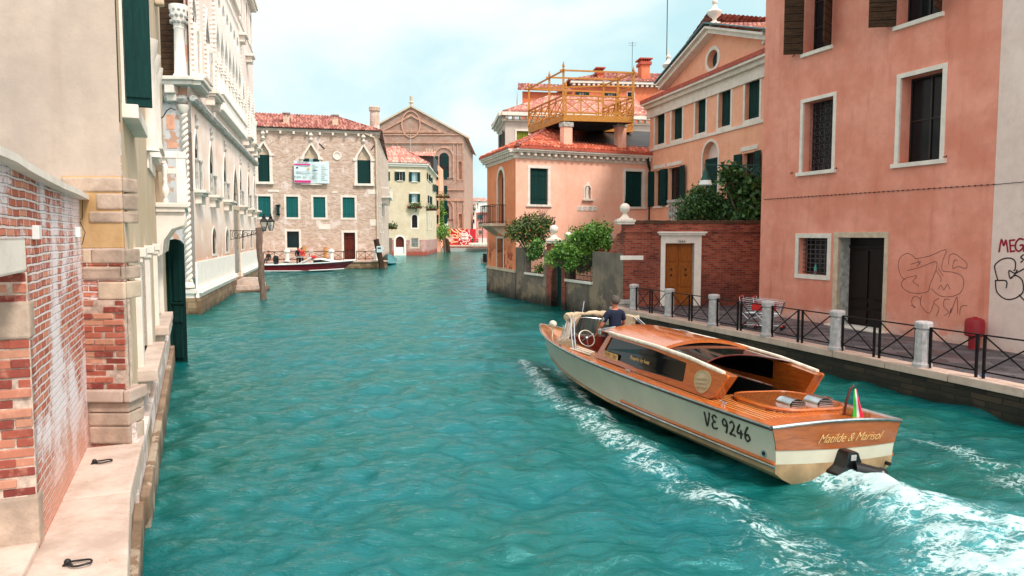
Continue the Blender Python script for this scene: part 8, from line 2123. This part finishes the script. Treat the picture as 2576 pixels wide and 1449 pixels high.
# ---------------------------------------------------------------- people
def skin(name, joints, edges, mat, parent, Mx, sub=2):
    me = bpy.data.meshes.new(name); me.from_pydata([j[:3] for j in joints], edges, []); o = bpy.data.objects.new(name, me); COL.objects.link(o)
    md = o.modifiers.new('s', 'SKIN'); md.use_smooth_shade = True
    for i, j in enumerate(joints):
        r = j[3] if isinstance(j[3], tuple) else (j[3], j[3]); sv = me.skin_vertices[0].data[i]; sv.radius = r; sv.use_root = (i == 0)
    s = o.modifiers.new('u', 'SUBSURF'); s.levels = sub
    bpy.context.view_layer.update(); dg = bpy.context.evaluated_depsgraph_get(); out = bpy.data.meshes.new_from_object(o.evaluated_get(dg)); out.name = name
    bpy.data.objects.remove(o); out.materials.clear(); out.materials.append(mat)
    for p in out.polygons: p.use_smooth = True
    return link(name, out, parent, Mx)
def person(label, Mx, H=1.75, shirt='navy_cloth', pants='ink', hair='dark_hair', la=None, ra=None, legs='stand', sleeve='short', group=None, lean=0.0, skin_m='skin'):
    """la/ra: (elbow, wrist) in body space, x right, y forward, z up from the hip"""
    o = thing('person', label, 'person', Mx.translation, group=group); o.matrix_basis = Mx; WM[o.name] = Mx.copy()
    k = H / 1.75; hip = .93
    la = la or ((-.27, .0, .24), (-.27, .1, .0)); ra = ra or ((.27, .0, .24), (.27, .1, .0))
    J = [(0, 0, 0, (.14, .1)), (0, .0, .2, (.13, .095)), (0, lean * .5, .4, (.16, .1)), (0, lean, .52, (.09, .07)), (0, lean, .58, .05), (0, lean + .01, .66, (.07, .085)), (0, lean + .015, .76, (.074, .09)), (0, lean + .01, .83, .05)]
    E_ = [(i, i + 1) for i in range(7)]
    for s, a in ((-1, la), (1, ra)):
        b0 = len(J); e, w = Vector(a[0]), Vector(a[1]); d = (w - e).normalized()
        J += [(s * .18, lean, .49, .06), (*e, .042), (*w, .03), (*(w + d * .07), (.038, .018))]; E_ += [(3, b0), (b0, b0 + 1), (b0 + 1, b0 + 2), (b0 + 2, b0 + 3)]
        h = w + d * .09
        for f in range(4):
            sp = Vector((.018 * (f - 1.5), 0, 0)); J.append((*(h + sp), .009)); J.append((*(h + sp + d * (.04 + .008 * (f in (1, 2)))), .0085)); J.append((*(h + sp * 1.1 + d * .05 + Vector((0, .035, -.02))), .0075)); n = len(J); E_ += [(b0 + 3, n - 3), (n - 3, n - 2), (n - 2, n - 1)]
        J.append((*(w + d * .05 + Vector((-s * .035, .02, 0))), .01)); J.append((*(w + d * .09 + Vector((-s * .045, .035, 0))), .008)); n = len(J); E_ += [(b0 + 3, n - 2), (n - 2, n - 1)]
    if legs == 'stand': L_ = [[(s * .1, 0, -.05, .09), (s * .11, .02, -.45, .06), (s * .11, -.01, -.84, .04), (s * .12, .12, -.89, .035)] for s in (-1, 1)]
    elif legs == 'walk': L_ = [[(s * .09, 0, -.05, .085), (s * .1, .1 * s + .08, -.43, .058), (s * .1, .3 * s, -.83, .04), (s * .1, .3 * s + .12, -.88, .035)] for s in (-1, 1)]
    else: L_ = [[(s * .1, .05, -.02, .09), (s * .13, .42, .0, .062), (s * .12, .42, -.38, .042), (s * .12, .54, -.42, .035)] for s in (-1, 1)]
    for lg in L_:
        b0 = len(J); J += lg; E_ += [(0, b0)] + [(b0 + i, b0 + i + 1) for i in range(3)]
    sc = lambda P: [(p[0] * k, p[1] * k, p[2] * k, tuple(q * k for q in p[3]) if isinstance(p[3], tuple) else p[3] * k) for p in P]
    body = skin('body', sc(J), E_, M[skin_m], o, Mx)
    g = lambda r: tuple(q + .014 for q in r) if isinstance(r, tuple) else r + .014
    Sj = [J[0][:3] + ((.155, .115),)] + [(*j[:3], g(j[3])) for j in J[1:4]] + [(0, lean, .555, .062)]; Se = [(0, 1), (1, 2), (2, 3), (3, 4)]
    for s, a in ((-1, la), (1, ra)):
        e, w = Vector(a[0]), Vector(a[1]); sh0 = Vector((s * .18, lean, .49)); b0 = len(Sj); Sj.append((*sh0, .08))
        if sleeve == 'short': Sj.append((*sh0.lerp(e, .75), .066)); Se += [(3, b0), (b0, b0 + 1)]
        else: Sj += [(*e, .06), (*e.lerp(w, .95), .045)]; Se += [(3, b0), (b0, b0 + 1), (b0 + 1, b0 + 2)]
    skin('shirt', sc(Sj), Se, M[shirt], o, Mx)
    Pj = [(0, 0, .02, (.15, .112))]; Pe = []
    for lg in L_:
        b0 = len(Pj); Pj += [(*j[:3], j[3] + .016) for j in lg[:3]]; Pe += [(0, b0), (b0, b0 + 1), (b0 + 1, b0 + 2)]
    skin('trousers', sc(Pj), Pe, M[pants], o, Mx)
    m = MB(); c = Vector((0, lean - .018, .775)) * k; m.ball(c, .112 * k, 18, (.88, 1.02, .95)); rg = random.Random(3); m.v = [(x + rg.uniform(-.009, .009), y + rg.uniform(-.009, .009), z + rg.uniform(-.009, .009)) for x, y, z in m.v]
    m.v = [(x, y - max(0, (c.z - z)) * .35 if y > c.y else y, max(z, c.z - (.0 if y > c.y + .03 else .085) * k)) for x, y, z in m.v]; m.build('hair', M[hair], o, Mx, smooth=True)
    m = MB(); f = Vector((0, lean + .1, .715)) * k
    m.ball(f + Vector((0, .008, -.01)), .017 * k, 6, (.8, 1, 1.4)); [m.ball(Vector((s * .088 * k, lean * k, .715 * k)), .024 * k, 6, (.4, .8, 1.2)) for s in (-1, 1)]; m.build('nose_and_ears', M[skin_m], body, Mx, smooth=True)
    m = MB(); [m.ball(Vector((s * .032, lean + .088, .735)) * k, .011 * k, 6) for s in (-1, 1)]; m.build('eyes', M['ink'], body, Mx); m = MB(); m.box(-.025 * k, .025 * k, (lean + .09) * k, (lean + .1) * k, .67 * k, .676 * k); m.build('mouth', M['cart_red'], body, Mx)
    return o
DM = BM @ Matrix.Translation((.0, 6.35, .45)) @ Matrix.Rotation(.0, 4, 'Z') @ Matrix.Rotation(-.06, 4, 'Y')
o = person('grey haired boat driver in navy polo shirt standing at the wheel, seen from behind', DM, 1.80, 'navy_cloth', 'navy_cloth', 'grey_hair', la=((-.31, .06, .22), (-.27, .28, .02)), ra=((.27, .06, .25), (.14, .3, .14)), lean=.02)
m = MB(); m.lathe([(.001, 0), (.045, 0), (.045, .006), (.001, .008)], n=16); m.build('sleeve_badge', M['stone_grey'], o, DM @ Matrix.Translation((-.318, -.01, .38)) @ Matrix.Rotation(-1.45, 4, 'Y'))
# ---- red motorboat ----
P0 = on_z(888, 684, 0); LB = 9.6; ang = -.03
RM = Matrix.Translation((P0.x - LB, P0.y + .5, .62)) @ Matrix.Rotation(-PI / 2 + .06, 4, 'Z')
plain('hull_red', rgb(110, 10, 22), .25, var=.06, bump=.02)
rb = thing('red_motorboat', 'long dark red motorboat with white trim moored before the brick palace', 'motorboat', RM.translation); rb.matrix_basis = RM; WM[rb.name] = RM.copy()
sh2 = lambda t: .05 + .42 * t * t
h2 = hull_mesh(LB, 1.15, .72, 0, 1, 'hull', M['hull_red'], rb, RM, rake=1.3, sh=sh2); hull_mesh(LB, 1.15, .72, 1, 2, 'hull_bottom', M['white_paint'], h2, RM, rake=1.3, sh=sh2)
for k, r, mat, nm in ((0, .06, 'white_paint', 'gunwale'), (1, .05, 'white_paint', 'boot_stripe')):
    for s in (1, -1):
        m = MB(); m.tube([(s * hull_pt(i / 30, k, LB, 1.15, .72, 1.3, sh2)[0], *hull_pt(i / 30, k, LB, 1.15, .72, 1.3, sh2)[1:]) for i in range(31)], r, 6); m.build(nm, M[mat], h2, RM, smooth=True)
m = MB(); n = 24
for i in range(n):
    ta, tb = i / n, (i + 1) / n; ya, yb = ta * LB, tb * LB
    if .28 < ta < .55: continue
    xa, xb = 1.15 * bw(ta), 1.15 * bw(tb); m.quad((-xa, ya, sh2(ta)), (xa, ya, sh2(ta)), (xb, yb, sh2(tb)), (-xb, yb, sh2(tb)))
m.build('deck', M['white_paint'], rb, RM); m = MB(); m.box(-1.0, 1.0, .26 * LB, .56 * LB, -.5, -.45); m.build('cockpit_floor', M['mahogany'], rb, RM)
cab = [(LB * .56, .1), (LB * .60, .62), (LB * .66, .68), (LB * .76, .52), (LB * .84, .36), (LB * .88, .32)]
m = MB()
for i in range(len(cab) - 1):
    (ya, za), (yb, zb_) = cab[i], cab[i + 1]; wa_, wb_ = .8 * bw(ya / LB) ** .8, .8 * bw(yb / LB) ** .8
    m.quad((-wa_ * .7, ya, za), (wa_ * .7, ya, za), (wb_ * .7, yb, zb_), (-wb_ * .7, yb, zb_))
    for s in (-1, 1): m.quad((s * wa_ * .7, ya, za), (s * wa_, ya, sh2(ya / LB)), (s * wb_, yb, sh2(yb / LB)), (s * wb_ * .7, yb, zb_))
cb = m.build('cabin', M['white_paint'], rb, RM)
m = MB(); m.add([(.74, LB * .60, .22), (.66, LB * .60, .5), (.62, LB * .67, .55), (.52, LB * .76, .40), (.57, LB * .78, .30)], [(0, 1, 2, 3, 4)]); m.v = [(x + .06, y, z) for x, y, z in m.v]; m.build('cabin_window', M['glass_dark'], cb, RM)
m = MB(); m.tube([(-.6, LB * .57, .78), (0, LB * .60, .82), (.6, LB * .58, .76), (.75, LB * .62, .72)], [.1, .16, .15, .06], 8); m.build('folded_cover', M['cart_red'], rb, RM, smooth=True)
m = MB()
for s in (-1, 1): m.tube([(s * .9, LB * .45, .15), (s * .75, LB * .57, .75)], .035, 5); m.tube([(s * .9, LB * .47, .15), (s * .75, LB * .585, .75)], .03, 5)
m.tube([(.7, LB * .35, .8), (.7, LB * .58, .78)], .03, 5); m.tube([(.0, LB * .5, .9), (.0, LB * .55, 1.3), (.0, LB * .58, 1.3), (0, LB * .6, .8)], .03, 5); m.build('screen_frame', M['white_paint'], rb, RM)
m = MB(); m.box(1.16, 1.18, .25, 1.0, -.25, .0); m.build('number_plate', M['white_paint'], rb, RM)
def at_boat(t, x, z, rz): return RM @ Matrix.Translation((x, LB * t, z)) @ Matrix.Rotation(rz, 4, 'Z')
person('man in a dark navy jacket standing in the red boat, left of the pair', at_boat(.435, .1, .86, -.9), 1.8, 'navy_cloth', 'ink', 'dark_hair', sleeve='long')
person('person in a bright red jacket raising one arm in the red boat', at_boat(.475, .35, .84, -1.2), 1.75, 'cart_red', 'ink', 'dark_hair', ra=((.34, .12, .66), (.12, .1, .78)), sleeve='long')
person('person in dark clothes sitting low at the left end of the red boat', at_boat(.14, .0, .55, -2.0), 1.7, 'ink', 'ink', 'dark_hair', legs='sit', sleeve='long')
o = thing('outboard_cover', 'black covered outboard motor beside the sitting person', 'outboard motor', (RM @ Vector((0, LB * .21, .1)))); m = MB(); m.lathe([(.18, .0), (.25, .2), (.28, .6), (.2, .85), (.05, .9)], n=10); m.build('cowl', M['black_plastic'], o, RM @ Matrix.Translation((.1, LB * .215, .05)), smooth=True)
# light blue boat behind, skiff prow and grey moored boat
def small_boat(label, Mx, L, B, D_, mat, sh3, rake=.4, grp=None):
    o = thing('small_boat', label, 'boat', Mx.translation); o.matrix_basis = Mx; WM[o.name] = Mx.copy()
    h = hull_mesh(L, B, D_, 0, 1.6, 'hull', M[mat], o, Mx, rake=rake, sh=sh3, nT=20, nK=8)
    m = MB(); n = 12
    for i in range(n): ta, tb = i / n, (i + 1) / n; m.quad((-B * bw(ta) * .95, ta * L, sh3(ta) - .15), (B * bw(ta) * .95, ta * L, sh3(ta) - .15), (B * bw(tb) * .95, tb * L, sh3(tb) - .15), (-B * bw(tb) * .95, tb * L, sh3(tb) - .15))
    m.quad((-B * .94, 0, sh3(0)), (B * .94, 0, sh3(0)), (B * .8, 0, -D_), (-B * .8, 0, -D_)); m.build('inner_deck', M['stone_grey'], o, Mx); return o
plain('teal_paint', rgb(120, 170, 176), .5); plain('grey_paint', rgb(96, 108, 112), .5); plain('tarp', rgb(120, 150, 152), .6, bump=.5)
p = on_z(690, 676, 0); small_boat('pale blue boat moored behind the red motorboat', Matrix.Translation((p.x - 4, p.y + .2, .75)) @ Matrix.Rotation(-PI / 2, 4, 'Z'), 6, .8, .7, 'teal_paint', lambda t: .1 * t)
p = on_z(*Q('4', 1145, 1338), 0); small_boat('teal rowing boat prow showing at the brick palace corner', Matrix.Translation((p.x - .3, p.y + 7, .5)) @ Matrix.Rotation(PI + .1, 4, 'Z'), 6, .8, .5, 'teal_paint', lambda t: .9 * t ** 2)
p = on_z(1212, 664, 0); GM = Matrix.Translation((p.x + .6, p.y, .8)) @ Matrix.Rotation(-.55, 4, 'Z'); o = small_boat('grey moored motorboat with a folded cover, cut by the corner house', GM, 6, 1.05, .8, 'grey_paint', lambda t: .25 * t * t)
m = MB()
for yy in (1.2, 1.8, 2.6): m.tube([(math.cos(PI * i / 8) * .85, yy, .15 + .65 * math.sin(PI * i / 8)) for i in range(9)], .05, 5)
m.add([(math.cos(PI * i / 8) * .86, y, .15 + .66 * math.sin(PI * i / 8)) for y in (1.2, 1.8) for i in range(9)], [(i, i + 1, 10 + i, 9 + i) for i in range(8)]); m.build('canopy_hoops', M['tarp'], o, GM)
m = MB(); m.box(-.25, .25, -.5, -.05, -.6, .5); m.build('outboard', M['black_plastic'], o, GM, bevel=.08)
# ---- posts, bollards, rails of the far quay ----
def post(label, x, yb, yt, lean, r, mat='pile', Y=None, group=None, zb=0.0):
    p0 = on_z(*Q('4', x, yb), zb); Yq_ = p0.y if Y is None else Y
    if Y is not None: p0 = on_Y(*Q('4', x, yb), Y)
    p1 = on_Y(*Q('4', x + lean, yt), Yq_); m = MB(); n = 6; m.tube([p0.lerp(p1, i / n) - Vector((0, 0, 1.2 if i == 0 else 0)) for i in range(n + 1)], [r * (1 + .06 * math.sin(i * 2)) for i in range(n + 1)], 9); return tag(m.build('mooring_post', M[mat], smooth=True), label, 'mooring post', group)
plain('ochre_post', rgb(206, 146, 90), .9, sc=6)
pp = post('dark leaning mooring post with a small white sign at the quay corner', 1136, 1362, 1130, -52, .3, 'dark_pile')
a = on_Y(*Q('4', 1095, 1188), WM[pp.name].translation.y or 78); 
q = on_Y(*Q('4', 1113, 1208), 76.2); m = MB(); m.box(q.x - .3, q.x + .3, 76.15, 76.25, q.z - .32, q.z + .32); sg = tag(m.build('sign', M['banner_white'], bevel=.02), 'small pale blue square sign on the dark leaning post', 'sign')
m = MB(); m.box(q.x - .2, q.x + .15, 76.12, 76.149, q.z + .05, q.z + .18); m.build('sign_mark', M['print_dark'], sg)
post('left orange wooden post behind the people in the red boat', 522, 1300, 1182, 0, .22, 'ochre_post', Y=77.0); post('right orange wooden post behind the cabin of the red boat', 688, 1295, 1190, 0, .2, 'ochre_post', Y=77.6)
for k, x in enumerate((1192, 1222)): post(('left', 'right')[k] + ' weathered post standing by the brown door of the yellow house', x, 1262 - k * 10, 1120 + k * 8, 3, .38, 'pile')
post('weathered post at the corner of the yellow house', 1478, 1248, 1130, 2, .4, 'pile')
for k, x in enumerate((1085, 1110, 1140)):
    p0 = on_z(*Q('g', x + 28, 1015), 0); p1 = on_Y(*Q('g', x + 4 - k * 10, 798 + k * 6), p0.y); m = MB(); m.tube([p0 - Vector((0, 0, 1)), p1], .4, 8); tag(m.build('mooring_post', M['dark_pile' if k else 'pile'], smooth=True), 'post of the leaning cluster before the red hoarding', 'mooring post', 'three posts leaning together before the red hoarding')
for k, (x, yt, yb) in enumerate(((388, 1252, 1312), (736, 1252, 1290), (1082, 1250, 1338))):
    Y = 75.0 + k * 1.6; p = on_Y(*Q('4', x, yt), Y); p.z = ZQ2 + 1.25; m = MB(); m.lathe([(.28, 0), (.28, .1), (.22, .15), (.22, p.z - ZQ2 - .35), (.32, p.z - ZQ2 - .3), (.32, p.z - ZQ2 - .15), (.1, p.z - ZQ2)], (p.x, Y, ZQ2), 10); tag(m.build('stone_bollard', M['stone_white'], smooth=True), ['white bollard left of the people on the far quay', 'white bollard above the red boat cabin', 'white bollard at the right end of the far quay'][k], 'bollard', 'white bollards on the far quay')
Fr = Fac((-30, 72.9), (-13.4, 78.4))
for k, (x0, x1) in enumerate(((205, 375), (400, 725), (750, 915), (935, 1070))):
    u0, u1 = Fr.q('4', x0, 1290)[0], Fr.q('4', x1, 1290)[0]; o = thing('railing', ['left stretch of dark railing behind the red boat', 'dark railing behind the two standing people', 'dark railing before the brown door', 'crossed dark railing by the leaning post'][k], 'railing', Fr.P(u0, ZQ2), group='railings on the far quay')
    m = MB(); m.box(u0, u1, .2, .25, ZQ2 + .95, ZQ2 + 1.02); m.box(u0, u1, .2, .25, ZQ2 + .15, ZQ2 + .2); n = max(2, int((u1 - u0) / 1.6))
    for i in range(n):
        a, c = u0 + (u1 - u0) * i / n, u0 + (u1 - u0) * (i + 1) / n; m.obox((a, .22, ZQ2 + .17), (c, .22, ZQ2 + .97), .04, .04); m.obox((a, .23, ZQ2 + .97), (c, .23, ZQ2 + .17), .04, .04); m.box(a - .03, a + .03, .19, .26, ZQ2, ZQ2 + 1)
    m.build('bars', M['iron'], o, Fr.M)
# pedestrians on the far landing
for k, (x, y, sh_, pa, lg, lab) in enumerate(((1325, 905, 'white_paint', 'ink', 'walk', 'distant person in a white shirt walking past the red hoarding'), (1528, 860, 'teal_shutter', 'ink', 'stand', 'distant person in blue at the right part of the red hoarding'), (1600, 868, 'cart_red', 'ink', 'stand', 'distant person in red beside the pale balusters'), (1098, 880, 'navy_cloth', 'ink', 'stand', 'distant person in dark clothes behind the leaning posts'))):
    p = on_Y(*Q('g', x, y), 164.5); hz = 4.2 if k != 1 else 3.6
    Hh = max(1.75, 1.75); person(lab, Matrix.Translation((p.x, 164.5, zq + .93)) @ Matrix.Rotation(1.3 + k, 4, 'Z'), 1.8, sh_, pa, legs=lg, sleeve='long')
